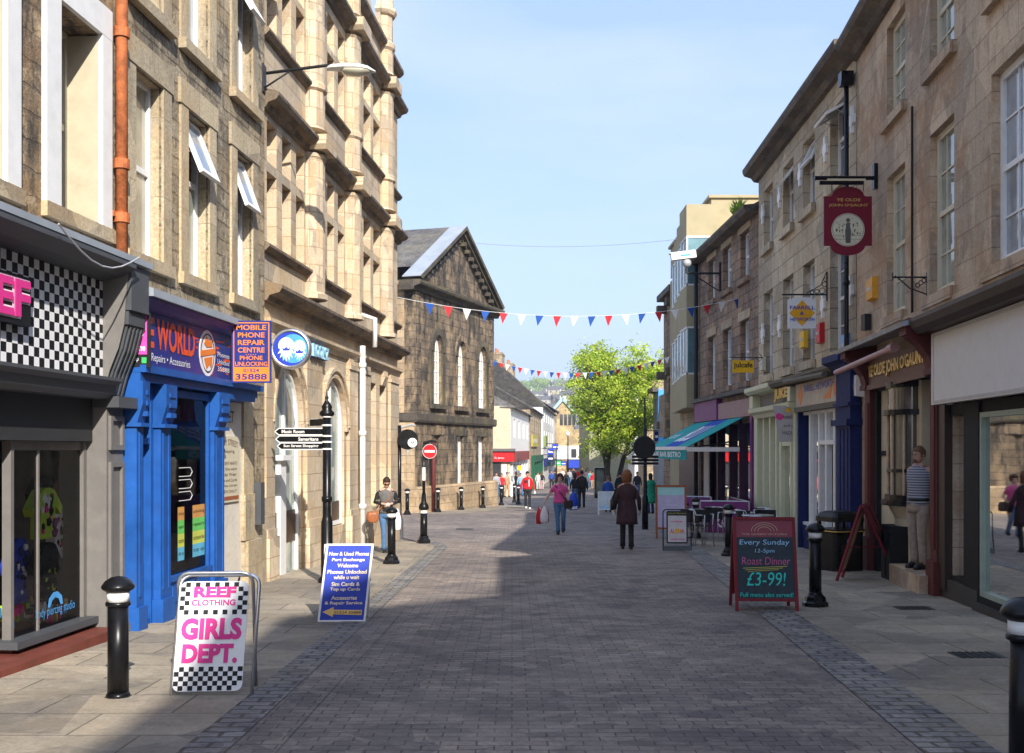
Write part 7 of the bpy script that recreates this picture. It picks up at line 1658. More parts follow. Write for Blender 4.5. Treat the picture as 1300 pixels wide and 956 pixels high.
def person(P, H_, yaw, lb, top, trousers, hair=None, hairstyle='short', armL=ARM_DOWN_L, armR=ARM_DOWN_R, kneeL=(.10,.03,.50), footL=(.10,.0,.0), kneeR=(-.10,.03,.50), footR=(-.10,.0,.0),
           sleeve=1.0, coat=0, lean=.0, hpitch=0, hyaw=0, fem=False, sk=None, shoes=None, topname='jumper', neckopen=False, group=None, wide=1.0, flare=1.0, detail=True):
    P = Vector(P); s = H_/1.75; S = Vector((math.cos(yaw), math.sin(yaw), 0)); Fw = Vector((math.sin(yaw), -math.cos(yaw), 0)); sk = sk or skin_
    hair = hair or hair_b; shoes = shoes or shoe
    def p(x, y, z): return P + (S*x + Fw*(y + lean*max(0, z-.92)))*s + Vector((0,0,z*s))
    o = thing('person', lb, 'person', tuple(P), group=group)
    # ---- body through a skin modifier: one continuous surface
    V = []; E = []; Rr = []
    def v(q, r): V.append(q - P); Rr.append(r*s); return len(V)-1
    pel = v(p(0,0,.95), .11*wide); ws = v(p(0,0,1.10), .10*wide); ch = v(p(0,0,1.30), .115*wide); nb = v(p(0,-.005,1.45), .06); nk = v(p(0,.012,1.53), .050)
    E += [(pel,ws),(ws,ch),(ch,nb),(nb,nk)]
    shw = .165 if fem else .185
    for sx, (el, wr) in ((1, armL), (-1, armR)):
        a = v(p(sx*shw,0,1.405), .052); b = v(p(*el), .038); c = v(p(*wr), .026); E += [(nb,a),(a,b),(b,c)]
        we, ww = p(*el), p(*wr); d = (ww-we).normalized(); side = d.cross(Vector((0,0,1)) if abs(d.z) < .9 else Fw).normalized(); nrm = (side.cross(d)).normalized(); inn = -S*sx
        if abs(inn.dot(d)) > .8: inn = Vector((0,0,-1))
        nrm = (inn - d*inn.dot(d)).normalized(); side = d.cross(nrm).normalized()
        pm = v(ww + d*.05*s, .026); E.append((c, pm))
        if detail:
            for k in range(4):
                off = side*(k-1.5)*.019*s; ln = (.075,.085,.08,.062)[k]; b0 = ww + d*.085*s + off
                f0 = v(b0, .0095); f1 = v(b0 + (d*.8+nrm*.35)*ln*.5*s, .0085); f2 = v(b0 + (d*.8+nrm*.35)*ln*.5*s + (d*.35+nrm*.8)*ln*.5*s, .007); E += [(pm,f0),(f0,f1),(f1,f2)]
            tdir = (side*(-1) + d*.7 + nrm*.3).normalized(); t0 = v(ww + d*.03*s + tdir*.03*s, .010); t1 = v(ww + d*.04*s + tdir*.065*s, .008); E += [(pm,t0),(t0,t1)]
        else:
            f0 = v(ww + (d + nrm*.3)*.10*s, .02); f1 = v(ww + (d*.9 + nrm*.7)*.14*s, .014); E += [(pm,f0),(f0,f1)]
    for sx, kn, ft in ((1, kneeL, footL), (-1, kneeR, footR)):
        a = v(p(sx*.09,0,.88), .08); b = v(p(*kn), .052); c = v(p(ft[0],ft[1]-.02,ft[2]+.09), .034); e_ = v(p(ft[0]+.005*sx,ft[1]+.07,ft[2]+.035), .02); E += [(pel,a),(a,b),(b,c),(c,e_)]
    me = bpy.data.meshes.new('b'); me.from_pydata(V, E, []); ob = bpy.data.objects.new('b', me); COL.objects.link(ob)
    md = ob.modifiers.new('skin', 'SKIN'); md.use_smooth_shade = True
    sv = me.skin_vertices[0].data
    for i, r in enumerate(Rr): sv[i].radius = (r, r); sv[i].use_root = (i == 0)
    sd = ob.modifiers.new('sub', 'SUBSURF'); sd.levels = 1; sd.render_levels = 1
    dg = bpy.context.evaluated_depsgraph_get(); dg.update(); m2 = bpy.data.meshes.new_from_object(ob.evaluated_get(dg))
    q = MB(); q.smooth = True; q.add([x.co + P for x in m2.vertices], [tuple(f.vertices) for f in m2.polygons]); bpy.data.objects.remove(ob)
    # head
    Hc = p(0, .01, 1.505); rot = Matrix.Rotation(hyaw, 3, 'Z') ; 
    hS = (rot @ S); hF = (rot @ Fw); hU = Vector((0,0,1)); hF2 = hF*math.cos(hpitch) - hU*math.sin(hpitch); hU2 = hU*math.cos(hpitch) + hF*math.sin(hpitch)
    def hp(x, y, z): return Hc + (hS*x + hF2*y + hU2*z)*s
    prof = [(.0,.028,.074,.0),(.018,.046,.090,.03),(.05,.060,.094,.055),(.085,.069,.093,.078),(.12,.074,.090,.092),(.155,.076,.088,.095),(.19,.068,.076,.086),(.218,.048,.052,.06),(.234,.008,.01,.012)]
    n = 16; rings = []
    for z, rx, fr_, bk_ in prof: rings.append([hp(rx*math.cos(2*math.pi*k/n), (fr_ if math.sin(2*math.pi*k/n) > 0 else bk_)*math.sin(2*math.pi*k/n), z) for k in range(n)])
    q.loft(rings)
    q.add([hp(-.012,.088,.078), hp(.012,.088,.078), hp(0,.113,.082), hp(0,.09,.125)], [(0,1,2),(1,3,2),(3,0,2),(0,1,3)])
    for sx in (-1, 1): q.ball(hp(sx*.077,-.005,.10), .012*s, .02*s, .03*s, 6, 4)
    q.build('body', sk, o)
    e = MB(); 
    for sx in (-1, 1):
        e.ball(hp(sx*.030,.087,.118), .011*s, .006*s, .006*s, 8, 4); e.tube([hp(sx*.018,.091,.136), hp(sx*.046,.083,.137)], .0035*s, 4)
    e.build('eyes', eye_m, o); e = MB(); e.tube([hp(-.02,.089,.050), hp(0,.095,.051), hp(.02,.089,.050)], .005*s, 5); e.build('mouth', lip, o)
    if hairstyle != 'none':
        h = MB(); h.smooth = True; n = 18
        long_ = {'short': .085, 'bob': .0, 'long': -.10, 'tied': .07, 'cap': .10, 'curly': .05}[hairstyle]; th = {'short': .010, 'bob': .042, 'long': .022, 'tied': .012, 'cap': .012, 'curly': .026}[hairstyle]
        zz = [long_, long_ + (.14-long_)*.35, long_ + (.14-long_)*.7, .14, .165, .19, .212, .232 + th*.5, .240 + th]
        rings = []
        for i, z in enumerate(zz):
            k0 = max(0, min(len(prof)-2, next((j for j in range(len(prof)-1) if prof[j+1][0] >= z), len(prof)-2))); u_ = max(0, min(1, (z-prof[k0][0])/(prof[k0+1][0]-prof[k0][0]))); pr = [prof[k0][c_]*(1-u_)+prof[k0+1][c_]*u_ for c_ in range(4)]
            rx = max(pr[1], .066) if z < .19 else pr[1]; bk_ = max(pr[3], .07) if z < .19 else pr[3]; fr_ = pr[2]
            if i >= 7: rx, bk_, fr_ = (.036, .042, .036) if i == 7 else (.004, .005, .005)
            r_ = []
            for k in range(n):
                a = 2*math.pi*k/n; c, sn = math.cos(a), math.sin(a); x = (rx+th)*c; y = (bk_+th)*sn if sn < 0 else (fr_+th*.7)*sn
                if sn > 0 and z < .165: y = min(y, .015 + .03*(z/.165)); x = (rx+th)*c if abs(c) > .6 else (rx+th)*.75*(1 if c > 0 else -1)*max(.55, abs(c)*1.2)
                r_.append(hp(x, y, z))
            rings.append(r_)
        h.loft(rings)
        if hairstyle == 'curly':
            rn = random.Random(3)
            for _ in range(26): a = rn.uniform(0, 6.28); zc_ = rn.uniform(.08,.24); rr = .09*math.sqrt(max(.05, 1-((zc_-.13)/.13)**2)); y = rr*math.sin(a); h.ball(hp(rr*math.cos(a), min(y, .05 if zc_ < .17 else .09), zc_), .024*s, .024*s, .022*s, 6, 4)
        if hairstyle == 'tied': h.ball(hp(0,-.13,.13), .035*s, .045*s, .05*s, 8, 6)
        if hairstyle == 'cap': h.loft([[hp(x*.9, y, z) for x, y in ((-.06,.06),(.06,.06),(.05,.15),(-.05,.15))] for z in (.165,.175)])
        h.build('hair' if hairstyle != 'cap' else 'cap', hair, o)
    # clothes
    w_ = wide; t = MB(); t.smooth = True
    if fem: prof_t = [(.90,.175,.125),(.98,.165,.118),(1.08,.148,.108),(1.18,.155,.118),(1.29,.172,.145),(1.37,.172,.118),(1.43,.135,.09),(1.47,.072,.066)]
    else: prof_t = [(.90,.175,.12),(.98,.172,.12),(1.08,.170,.118),(1.2,.180,.125),(1.32,.195,.132),(1.39,.192,.118),(1.44,.140,.09),(1.48,.070,.068)]
    if coat: prof_t = [(coat,.215*flare,.175*flare),(coat+.12,.205*flare,.165*flare),(.82,.20,.15)] + [(z, a*1.08, b*1.08) for z, a, b in prof_t]
    n = 20; rings = []; rn = random.Random(int(P.x*100)+7)
    for z, rx, ry in prof_t:
        w2 = w_ if z < 1.36 else 1+(w_-1)*.5
        rings.append([p(rx*w2*math.cos(2*math.pi*k/n)*(1+rn.uniform(-.025,.025)), ry*w2*math.sin(2*math.pi*k/n)*(1+rn.uniform(-.03,.03)), z) for k in range(n)])
    t.loft(rings)
    for sx, (el, wr) in ((1, armL), (-1, armR)):
        a, b, c = p(sx*(shw-.045),0,1.395), p(*el), p(*wr); r0 = .070 + (.004 if coat else 0)
        if sleeve >= 1: t.tube([a, a.lerp(b,.25), a.lerp(b,.8), b, b.lerp(c,.25), c], [r0*s*.9, r0*s*1.02, .054*s, .051*s, .050*s, .037*s], 12)
        else: e_ = a.lerp(b, sleeve*2 if sleeve < .5 else 1); t.tube([a, a.lerp(e_,.4), e_], [r0*s*.9, r0*s*1.02, .056*s], 12); 
        if .5 < sleeve < 1: t.tube([b, b.lerp(c, (sleeve-.5)*2)], [.05*s,.045*s], 12)
    tp_ = t.build(topname, top, o)
    t = MB(); t.smooth = True
    t.loft([[p(rx*w_*math.cos(2*math.pi*k/n), ry*w_*math.sin(2*math.pi*k/n), z) for k in range(n)] for z, rx, ry in ((.80,.165,.115),(.86,.175,.122),(.92,.172,.12),(1.0,.155,.108))])
    for sx, kn, ft in ((1, kneeL, footL), (-1, kneeR, footR)):
        a, b, c = p(sx*.088,0,.88), p(*kn), p(ft[0],ft[1]-.02,ft[2]+.06)
        t.tube([a, a.lerp(b,.3), a.lerp(b,.8), b, b.lerp(c,.3), b.lerp(c,.75), c], [.092*s*w_, .086*s*w_, .068*s, .064*s, .062*s, .058*s, .064*s], 12)
    t.build('trousers', trousers, o)
    for sx, ft in ((1, footL), (-1, footR)):
        t = MB(); t.smooth = True; x0, y0, z0 = ft
        def sp(x, y, z): return p(x0 + x, y0 + y, z0 + z)
        t.loft([[sp(x*.8, y, .0) for x, y in _foot], [sp(x, y, .02) for x, y in _foot], [sp(x*.95, y*.93, .05) for x, y in _foot], [sp(x*.7, (y-.0)*.5-.03, .085) for x, y in _foot]]); t.build('shoe', shoes, o)
    return o, p, hp
_foot = [(.0,-.09),(.032,-.075),(.038,-.02),(.044,.06),(.046,.11),(.034,.155),(.0,.172),(-.034,.155),(-.046,.11),(-.044,.06),(-.038,-.02),(-.032,-.075)]
def feet(px, py): return GP(px, py)

denim = cloth('blue_denim', (.07,.15,.28)); dark_tr = cloth('charcoal_trousers', (.022,.022,.026)); blacktop = cloth('black_cloth', (.016,.016,.018)); redj = cloth('red_jacket_cloth', (.60,.015,.02)); pinkt = cloth('pink_top_cloth', (.66,.09,.30), 9)
browncoat = cloth('brown_coat_cloth', (.055,.028,.032)); greytop = cloth('grey_knit', (.13,.125,.12)); beige = cloth('beige_trousers_cloth', (.33,.26,.20)); 
# woman in pink with shopping bags
P = feet(711, 678)
o, p, hp = person(P, 1.60, R(-4), 'woman in a pink short sleeved top and jeans walking towards the camera with carrier bags', pinkt, denim, hair_r, 'curly', fem=True, sleeve=.35, wide=1.12, sk=skin2,
    armR=((-.32,.03,1.15), (-.45,.10,.92)), armL=((.25,.0,1.14), (.26,.20,1.06)), kneeL=(.10,.10,.50), footL=(.09,-.12,.05), kneeR=(-.07,.10,.49), footR=(-.05,.22,.0), topname='top')
q = MB(); q.tube([p(-.14,.10,1.42), p(.02,.155,1.2), p(.17,.13,1.0)], .014, 5); q.tube([p(-.13,-.09,1.42), p(.05,-.15,1.2), p(.2,-.06,1.0)], .014, 5)
b_ = thing('shoulder_bag', 'dark brown shoulder bag hanging at the hip of the woman in pink', 'bag', tuple(p(.24,.05,.85))); q.build('strap', shoe, b_)
q = MB(); q.smooth = True; q.loft([[p(.24+a*1.0, .08+c, z) for a, c in rrect(-w2, w2, -.07, .07, .05, 3)] for z, w2 in ((.74,.09),(.78,.125),(.92,.13),(1.0,.10))]); q.build('bag_body', M('dark_brown_leather', (.035,.02,.017), .5), b_)
def carrier(C, w, h, d, mats, lb, yaw=0, seed=0):
    t = thing('carrier_bag', lb, 'carrier bag', tuple(C)); S = Vector((math.cos(yaw), math.sin(yaw), 0)); G_ = Vector((-math.sin(yaw), math.cos(yaw), 0)); rn = random.Random(seed)
    q = MB(); q.smooth = True; n = 20; rings = []
    for z, k in ((-h,.72),(-h*.95,.95),(-h*.6,1.0),(-h*.35,.85),(-h*.15,.45),(-.02,.15)): rings.append([C + S*(w*.5*k*math.cos(6.283*j/n)*(1+rn.uniform(-.08,.08))) + G_*(d*.5*k*math.sin(6.283*j/n)*(1+rn.uniform(-.1,.1))) + Vector((0,0,z+rn.uniform(-.01,.01))) for j in range(n)])
    q.loft(rings)
    for i in range(len(q.f)):
        j = i % n; q.mi[i] = 1 if (j in (0,1,18,19,9,10,11) and len(mats) > 1) else 0
    q.build('bag_body', mats, t); q = MB(); q.tube([C+Vector((-.03,0,-.06)), C+Vector((0,0,.02)), C+Vector((.03,0,-.06))], .008, 5); q.build('handle', mats[0], t)
bagw = M('carrier_white', (.72,.72,.74), .45, var=.08, bump=.3, bs=12); bagr = M('carrier_red', (.5,.015,.03), .45, var=.1, bump=.3, bs=12); bagb = M('carrier_blue', (.01,.05,.42), .5, var=.15, bump=.3, bs=10)
hR = p(-.46,.13,.84); carrier(hR + Vector((.0,0,0)), .27, .46, .13, [bagw, bagr], 'full white carrier bag with red sides in the hand of the woman in pink', .2, 1); carrier(hR + Vector((-.13,.06,-.03)), .20, .47, .12, [bagr, bagw], 'red carrier bag with white marks hanging outermost from the same hand', -.3, 2)
# woman in brown coat seen from behind
P = feet(796, 697)
o, p, hp = person(P, 1.66, R(180-2), 'woman in a long dark brown coat seen from behind with a black shoulder bag', browncoat, dark_tr, hair_g, 'bob', coat=.56, fem=True, wide=1.16, flare=.98, topname='coat', armL=((.265,-.04,1.13), (.27,.06,.90)), armR=((-.265,-.02,1.13), (-.29,.08,.88)),
    kneeL=(.09,.04,.50), footL=(.09,.10,.0), kneeR=(-.09,.02,.50), footR=(-.09,-.06,.0))
t = thing('shoulder_bag', 'black shoulder bag under the left arm of the woman in the brown coat', 'bag', tuple(p(.34,-.02,1.0))); q = MB(); q.smooth = True
q.loft([[p(.335+a*.5, -.04+c, z) for a, c in rrect(-.09, .09, -w2, w2, .05, 3)] for z, w2 in ((.88,.10),(.93,.16),(1.05,.16),(1.12,.11))]); q.build('bag_body', shoe, t); q = MB(); q.tube([p(.34,-.12,1.1), p(.22,-.10,1.40), p(.18,.0,1.47), p(.24,.09,1.35), p(.35,.08,1.1)], .011, 5); q.build('strap', shoe, t)
# woman with the brown handbag
P = feet(490.5, 702)
o, p, hp = person(P, 1.56, R(12), 'woman in a grey tabard over black sleeves and jeans looking at her hands', greytop, denim, hair_b, 'tied', fem=True, sleeve=.2, hpitch=R(28), topname='tabard', sk=skin2,
    armR=((-.25,.0,1.16), (-.06,.24,1.12)), armL=((.25,.0,1.16), (.05,.25,1.12)), kneeL=(.09,.02,.50), footL=(.08,.0,0), kneeR=(-.06,.03,.5), footR=(-.05,.02,0))
q = MB(); q.smooth = True
for sx in (1, -1): q.tube([p(sx*.12,0,1.40), p(sx*.19,0,1.33), p(sx*.25,0,1.16), p(sx*.12,.17,1.13)], [.058,.056,.046,.036], 10)
q.build('sleeves', blacktop, o); q = MB(); q.smooth = True
for sx in (-1, 1): q.ball(hp(sx*.032,.098,.118), .026, .012, .020, 8, 5)
q.tube([hp(-.075,.0,.122), hp(-.03,.10,.124), hp(.03,.10,.124), hp(.075,.0,.122)], .004, 4); q.build('sunglasses', M('sunglasses_dark', (.06,.012,.014), .15), o)
q = MB(); q.ball(p(.0,.32,1.12), .035, .03, .03, 8, 6); tg = q.build('phone', white, None, loc=p(0,.32,1.12)); tag(tg, 'small white object held in the hands of the woman beside the bank', 'phone')
t = thing('handbag', 'tan brown leather handbag hanging at the side of the woman beside the bank', 'handbag', tuple(p(-.30,.05,.9))); q = MB(); q.smooth = True
tan = M('tan_leather', (.30,.10,.035), .45, var=.25, ns=12, bump=.3, bs=20)
q.loft([[p(-.32+a, .08+c, z) for a, c in rrect(-w2, w2, -.07, .07, .05, 3)] for z, w2 in ((.70,.06),(.73,.11),(.80,.145),(.88,.14),(.95,.09))]); q.build('bag_body', tan, t); q = MB(); q.tube([p(-.22,.12,.94), p(.04,.15,1.22), p(.12,.06,1.44), p(.10,-.08,1.40), p(-.15,-.13,1.1), p(-.28,-.02,.94)], .012, 5); q.build('strap', tan, t)
carrier(p(.24,.12,1.02), .16, .44, .12, [bagw, bagr], 'slim white and red carrier bag behind the bollard beside the bank', .3, 5)
# man in doorway
P = Vector((pxx(1166, 15.7), 15.7, -.065)); striped = None
m, nt, b = _new('striped_shirt'); tc = N(nt, 'ShaderNodeTexCoord'); wv = N(nt, 'ShaderNodeTexWave', Scale=8.5, Distortion=.4); wv.bands_direction = 'Z'; L(nt, tc.outputs['Object'], wv.inputs[0]); L(nt, ramp(nt, wv.outputs[1], .42, .58, (.10,.11,.15,1), (.36,.36,.40,1)), b.inputs['Base Color']); b.inputs['Roughness'].default_value = .9; striped = m
o, p, hp = person(P, 1.74, R(-62), 'man in a striped polo shirt and beige trousers standing on the pub step', striped, beige, hair_l, 'short', sleeve=.42, topname='polo_shirt', lean=-.04, hyaw=R(-5), armL=((.22,-.10,1.15), (.16,-.14,.90)), armR=((-.22,-.12,1.15), (-.12,-.16,.92)), kneeL=(.10,.05,.5), footL=(.12,.05,0), kneeR=(-.09,.02,.5), footR=(-.09,-.02,0), wide=1.05)
q = MB(); q.smooth = True; q.loft([[p(.182*math.cos(a*.3142), .128*math.sin(a*.3142), z) for a in range(20)] for z in (.965, 1.0)]); q.build('belt', shoe, o)
q = MB(); q.smooth = True; q.ball(hp(0,.065,.035), .05, .035, .035, 10, 6); q.build('beard', hair_l, o)
q = MB(); q.tube([hp(-.05,.094,.118), hp(0,.1,.118), hp(.05,.094,.118)], .004, 4); q.build('glasses', ink, o)
# man in red jacket
P = feet(669.5, 646)
o, p, hp = person(P, 1.70, R(3), 'man in a bright red jacket and dark cap walking towards the camera', redj, dark_tr, hair_k, 'cap', topname='jacket', wide=1.18, armR=((-.27,.02,1.14), (-.30,.10,.90)), armL=((.27,.02,1.14), (.30,.12,.90)), kneeL=(.1,.08,.5), footL=(.1,.14,0), kneeR=(-.08,.03,.5), footR=(-.06,-.08,.03), shoes=white)
f_ = Frame(p(0,.16,1.2), Vector((1,0,0)), Vector((0,-1,0))); part('dark_chest_patch', M('dark_patch', (.06,.015,.02), .7), o, f_, (-.14, -.0, -.02, .012, .02, .13)); part('white_stripe', clearwhite, o, f_, (.05, .085, -.02, .013, -.16, .16))
carrier(p(.33,.14,.84), .10, .14, .08, [bagw], 'small white bag in the left hand of the man in the red jacket', 0, 6)
# pair walking away with blue bag
P = feet(738.5, 645)
o, p, hp = person(P, 1.74, R(176), 'man in dark clothes with a black backpack walking away beside the blue bag', blacktop, dark_tr, hair_k, 'short', wide=1.12, armL=((.28,.0,1.14), (.30,.08,.9)), footL=(.1,.15,0), footR=(-.1,-.08,.03), topname='jacket')
t = thing('backpack', 'black backpack on the back of the man walking away', 'backpack', tuple(p(0,-.2,1.0))); q = MB(); q.smooth = True; q.loft([[p(-.06+a, -.19+c, z) for a, c in rrect(-.15,.15,-.08,.08,.06,3)] for z in (.95,1.0,1.3,1.38)]); q.build('bag_body', shoe, t)
P = feet(730, 641)
o, p, hp = person(P, 1.60, R(178), 'long haired woman in a dark top walking away with a big blue bag', blacktop, denim, hair_b, 'long', fem=True, topname='top', wide=1.1)
carrier(Vector((pxx(728, 44.0), 44.0, PT(0,624,44.0).z)), .42, .74, .26, [bagb], 'large royal blue shopping bag with white lettering carried in mid street', 0, 8)
Cb = Vector((pxx(728,44.0), 43.8, PT(0,648,44.0).z)); q = MB(); f_ = Frame(Cb, (1,0,0), (0,-1,0)); 
o_b = [x for x in COL.objects if x.name.startswith('bag_body')][-1]; q.text(f_, 'next', -.17, .15, .06, .20, .07, bold=.03); q.build('lettering', clearwhite, o_b)
# seated person with patterned clothes on the right
P = feet(826, 652)
patt = M('green_patterned_cloth', (.02,.30,.17), .85, var=.9, ns=22)
o, p, hp = person(P, 1.60, R(200), 'dark haired person in a bright green patterned wrap beside the lilac board', patt, cloth('blue_cloth_dark', (.02,.06,.2)), hair_k, 'long', coat=.45, flare=1.25, wide=1.2, topname='wrap', fem=True, detail=False)
P = feet(772, 650)
o, p, hp = person(P, 1.50, R(170), 'person in a blue jacket behind the white picture board', cloth('blue_jacket_cloth', (.02,.08,.35)), dark_tr, hair_l, 'short', topname='jacket', detail=False)
# distant walkers
cols = {'grey': (.33,.36,.40), 'red': (.55,.02,.03), 'tan': (.45,.27,.16), 'black': (.02,.02,.022), 'white': (.6,.6,.6), 'blue': (.03,.08,.35), 'pale_pink': (.6,.40,.40), 'sky': (.25,.42,.55), 'turquoise': (.03,.35,.38)}
FAR = [(630, 634, 1.66, 'grey', 'denim', 'person in a pale grey top at the corner of the blackened building', 20), (637, 632, 1.60, 'red', 'black', 'person in a red top just right of the one in pale grey', 10), (643.5, 631, 1.66, 'tan', 'tan', 'person in light tan clothes outside the red shop', 40), (648.5, 630, 1.62, 'white', 'black', 'person in a white top outside the red shop', -20),
       (655, 629, 1.7, 'black', 'black', 'person in black between the red shop and the man in red', 160), (661, 630, 1.62, 'sky', 'denim', 'person in pale blue left of the man in the red jacket', 10), (683, 622, 1.62, 'white', 'white', 'person in white walking right of the green shop', 0), (688, 622, 1.66, 'black', 'pale_pink', 'person in black top and pale trousers beside the one in white', 170),
       (700, 620, 1.7, 'blue', 'black', 'person in blue behind the woman in pink, left of her head', 0), (704, 619.5, 1.72, 'black', 'black', 'dark figure directly behind the woman in pink', 180), (719, 622, 1.72, 'black', 'black', 'dark figure right of the head of the woman in pink', 180), (723, 617, 1.7, 'grey', 'denim', 'grey figure far off near the tall lamp post', 0),
       (734, 616, 1.72, 'red', 'denim', 'distant person in a red top above the walking pair', 0), (744, 617, 1.7, 'pale_pink', 'white', 'distant person in pale clothes at the right of the far crowd', 180), (749, 619, 1.66, 'turquoise', 'denim', 'distant person in turquoise in front of the grey green building', 20), (752.5, 621, 1.62, 'red', 'tan', 'distant person in red at the far right of the crowd', 0),
       (739, 614, 1.74, 'sky', 'denim', 'very distant person in pale blue in the middle of the crowd', 0), (745, 613.8, 1.74, 'white', 'denim', 'very distant person in white at the back of the crowd', 0), (728, 614, 1.74, 'black', 'black', 'very distant dark figure below the blue shop front', 0), (714, 615, 1.72, 'white', 'black', 'very distant person in a white shirt left of the lamp post', 0),
       (787, 640, 1.68, 'black', 'black', 'dark figure left of the auburn haired woman in the brown coat', 180), (809, 634, 1.70, 'black', 'denim', 'dark figure far behind the round black disc', 0)]
def gy_any(py):
    lo, hi = 10.0, 400.0
    for _ in range(50):
        m_ = (lo+hi)/2; yy = HY + (HC-gz(m_))/m_*F
        if yy > py: lo = m_
        else: hi = m_
    return lo
for i, (px, py, hh, a, b, lb, yw) in enumerate(FAR):
    Y = gy_any(py); pos = Vector((pxx(px, Y), Y, gz(Y)))
    tm = cloth('cloth_'+a, cols[a]); bm_ = denim if b == 'denim' else cloth('cloth_'+b, cols[b]); st = i % 3
    k = .12*(st-1)
    person(pos, hh, R(yw), lb, tm, bm_, [hair_b, hair_l, hair_k][i % 3], ['short', 'long', 'short'][i % 3], fem=(i % 3 == 1), group='distant shoppers', detail=False, kneeL=(.1,.05+k/2,.5), footL=(.1,k,0), kneeR=(-.1,.05-k/2,.5), footR=(-.1,-k,0))

# ================================================================== air
q = MB(); q.box(WORLD, -1450, 1450, -61, 1480, -6, 110); hz_o = q.build('haze', None, None) if False else None
me = bpy.data.meshes.new('haze'); me.from_pydata(q.v, [], q.f); hz_o = bpy.data.objects.new('haze', me); COL.objects.link(hz_o); tag(hz_o, kind='stuff')
hm = bpy.data.materials.new('haze_air'); hm.use_nodes = True; hn = hm.node_tree; hn.nodes.remove(hn.nodes['Principled BSDF'])
pv = hn.nodes.new('ShaderNodeVolumePrincipled'); pv.inputs['Color'].default_value = (.82,.88,1,1); pv.inputs['Density'].default_value = .0006; pv.inputs['Anisotropy'].default_value = .2; hn.links.new(pv.outputs[0], hn.nodes['Material Output'].inputs['Volume']); me.materials.append(hm)
# ================================================================== world, light, camera
d_sun = Vector((-1.08, 3.13, -1.95)).normalized()
w = bpy.data.worlds.new('World'); scene.world = w; w.use_nodes = True; nt = w.node_tree; bg = nt.nodes['Background']
sky = nt.nodes.new('ShaderNodeTexSky'); sky.sky_type = 'NISHITA'; sky.sun_disc = False
sky.sun_elevation = math.asin(-d_sun.z); sky.sun_rotation = math.atan2(-d_sun.x, -d_sun.y); sky.air_density = 1.0; sky.dust_density = 1.2; sky.ozone_density = 1.3
tc = nt.nodes.new('ShaderNodeTexCoord'); mp = nt.nodes.new('ShaderNodeMapping'); mp.inputs['Scale'].default_value = (1.2, 1.2, 5.0); mp.inputs['Rotation'].default_value = (0, .12, 0); L(nt, tc.outputs['Generated'], mp.inputs[0])
nz = N(nt, 'ShaderNodeTexNoise', Scale=1.6, Detail=7.0, Roughness=.55); L(nt, mp.outputs[0], nz.inputs['Vector'])
f = ramp(nt, nz.outputs[0], .44, .68, (0,0,0,1), (.62,.62,.62,1))
base = mixc(nt, .74, sky.outputs[0], (1.06, 1.45, 2.45, 1)); cl = mixc(nt, f, base, (2.1, 2.4, 2.85, 1)); L(nt, cl, bg.inputs[0]); bg.inputs[1].default_value = .15
sl_ = bpy.data.lights.new('sun', 'SUN'); sl_.energy = 2.75; sl_.angle = R(.53); sl_.color = (1, .94, .85); so = bpy.data.objects.new('sun', sl_); COL.objects.link(so); so.rotation_euler = d_sun.to_track_quat('-Z', 'Y').to_euler()
cam = bpy.data.cameras.new('camera'); co = bpy.data.objects.new('camera', cam); COL.objects.link(co); scene.camera = co
co.location = (0, 0, HC); co.rotation_euler = (R(90), 0, 0); cam.sensor_width = 36; cam.lens = 36*F/1300; cam.sensor_fit = 'HORIZONTAL'; cam.shift_y = (HY-478)/1300; cam.clip_end = 8000; cam.clip_start = .1
vs = scene.view_settings; vs.view_transform = 'Standard'; vs.look = 'None'; vs.gamma = 1; vs.exposure = 1.46; vs.use_curve_mapping = False
scene.render.engine = 'CYCLES'; scene.cycles.max_bounces = 8; scene.cycles.transparent_max_bounces = 16
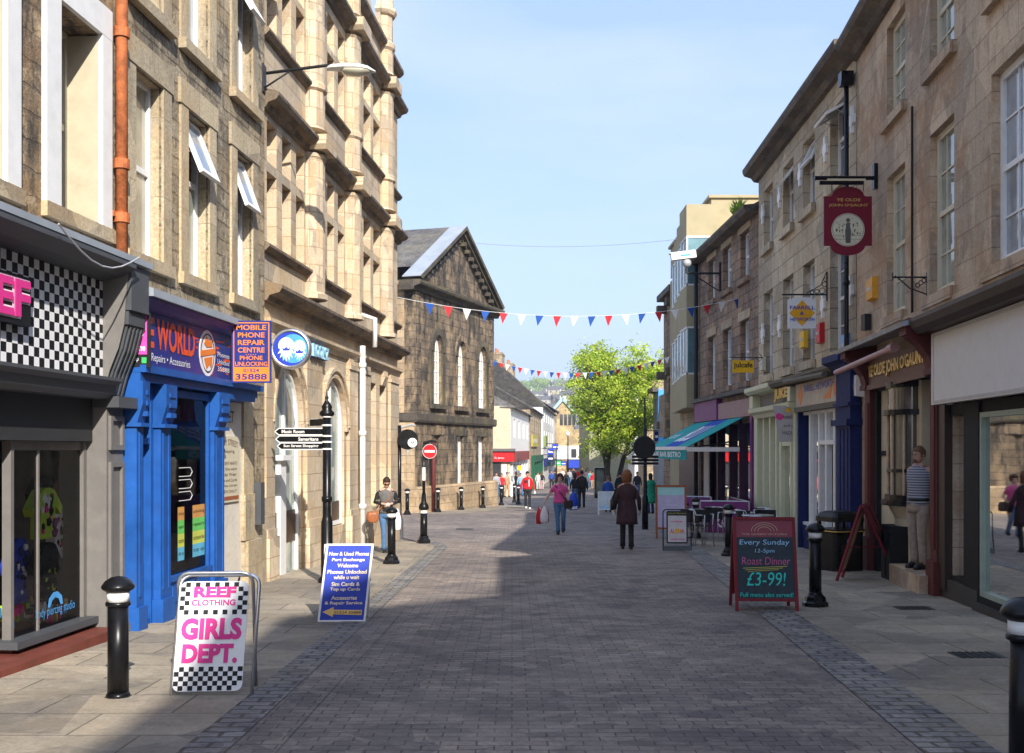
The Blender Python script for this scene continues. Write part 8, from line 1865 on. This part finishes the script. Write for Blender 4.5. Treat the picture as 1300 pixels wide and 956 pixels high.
# ------------------------------------------------------------------ pieces that stand apart become parts of their own
KEEP = {'print','small_print','crown','limbs','chequered_fascia','quoins','writing','number','picture_drawing','roundel_print','letter_outline','letter_edge','cycle_symbol','scrollwork','accessories','gutter_plants','window_lettering','menu_print','chalk_lines','white_heads','crown_marks','orange_border','white_collars','body','eyes','hair','chimney_pots'}
def split_far(o):
    me = o.data; nv = len(me.vertices)
    if nv > 6000 or nv == 0: return
    par = list(range(nv))
    def find(x):
        while par[x] != x: par[x] = par[par[x]]; x = par[x]
        return x
    for p in me.polygons:
        vs = list(p.vertices); a = find(vs[0])
        for b in vs[1:]:
            b = find(b)
            if a != b: par[b] = a
    isl = {}
    for i in range(nv): isl.setdefault(find(i), []).append(i)
    if not 1 < len(isl) <= 150: return
    keys = list(isl); bx = []
    for k in keys:
        c = [me.vertices[i].co for i in isl[k]]; bx.append([(min(v[j] for v in c), max(v[j] for v in c)) for j in range(3)])
    size = [max(b[j][1]-b[j][0] for j in range(3)) for b in bx]; g = list(range(len(keys)))
    def f2(x):
        while g[x] != x: x = g[x]
        return x
    for i in range(len(keys)):
        for j in range(i+1, len(keys)):
            d = math.sqrt(sum(max(0, bx[i][k][0]-bx[j][k][1], bx[j][k][0]-bx[i][k][1])**2 for k in range(3)))
            if d <= max(.02, .5*max(size[i], size[j])): g[f2(j)] = f2(i)
    groups = {}
    for i in range(len(keys)): groups.setdefault(f2(i), []).append(keys[i])
    if len(groups) < 2: return
    gs = sorted(groups.values(), key=lambda ks: -sum(len(isl[k]) for k in ks)); base = o.name.split('.')[0]
    import bmesh
    for gi, ks in enumerate(gs):
        keep = set(i for k in ks for i in isl[k]); bm = bmesh.new(); bm.from_mesh(me); bm.verts.ensure_lookup_table()
        bmesh.ops.delete(bm, geom=[v for v in bm.verts if v.index not in keep], context='VERTS')
        m2 = bpy.data.meshes.new(base); bm.to_mesh(m2); bm.free()
        for mt in me.materials:
            if len(m2.materials) < len(me.materials): m2.materials.append(mt)
        if gi == 0: first = m2
        else: n = bpy.data.objects.new(base, m2); COL.objects.link(n); n.parent = o.parent; n.location = o.location
    o.data = first
for o in list(COL.objects):
    if o.type == 'MESH' and o.parent is not None and o.name.split('.')[0] not in KEEP and o.data.users == 1: split_far(o)
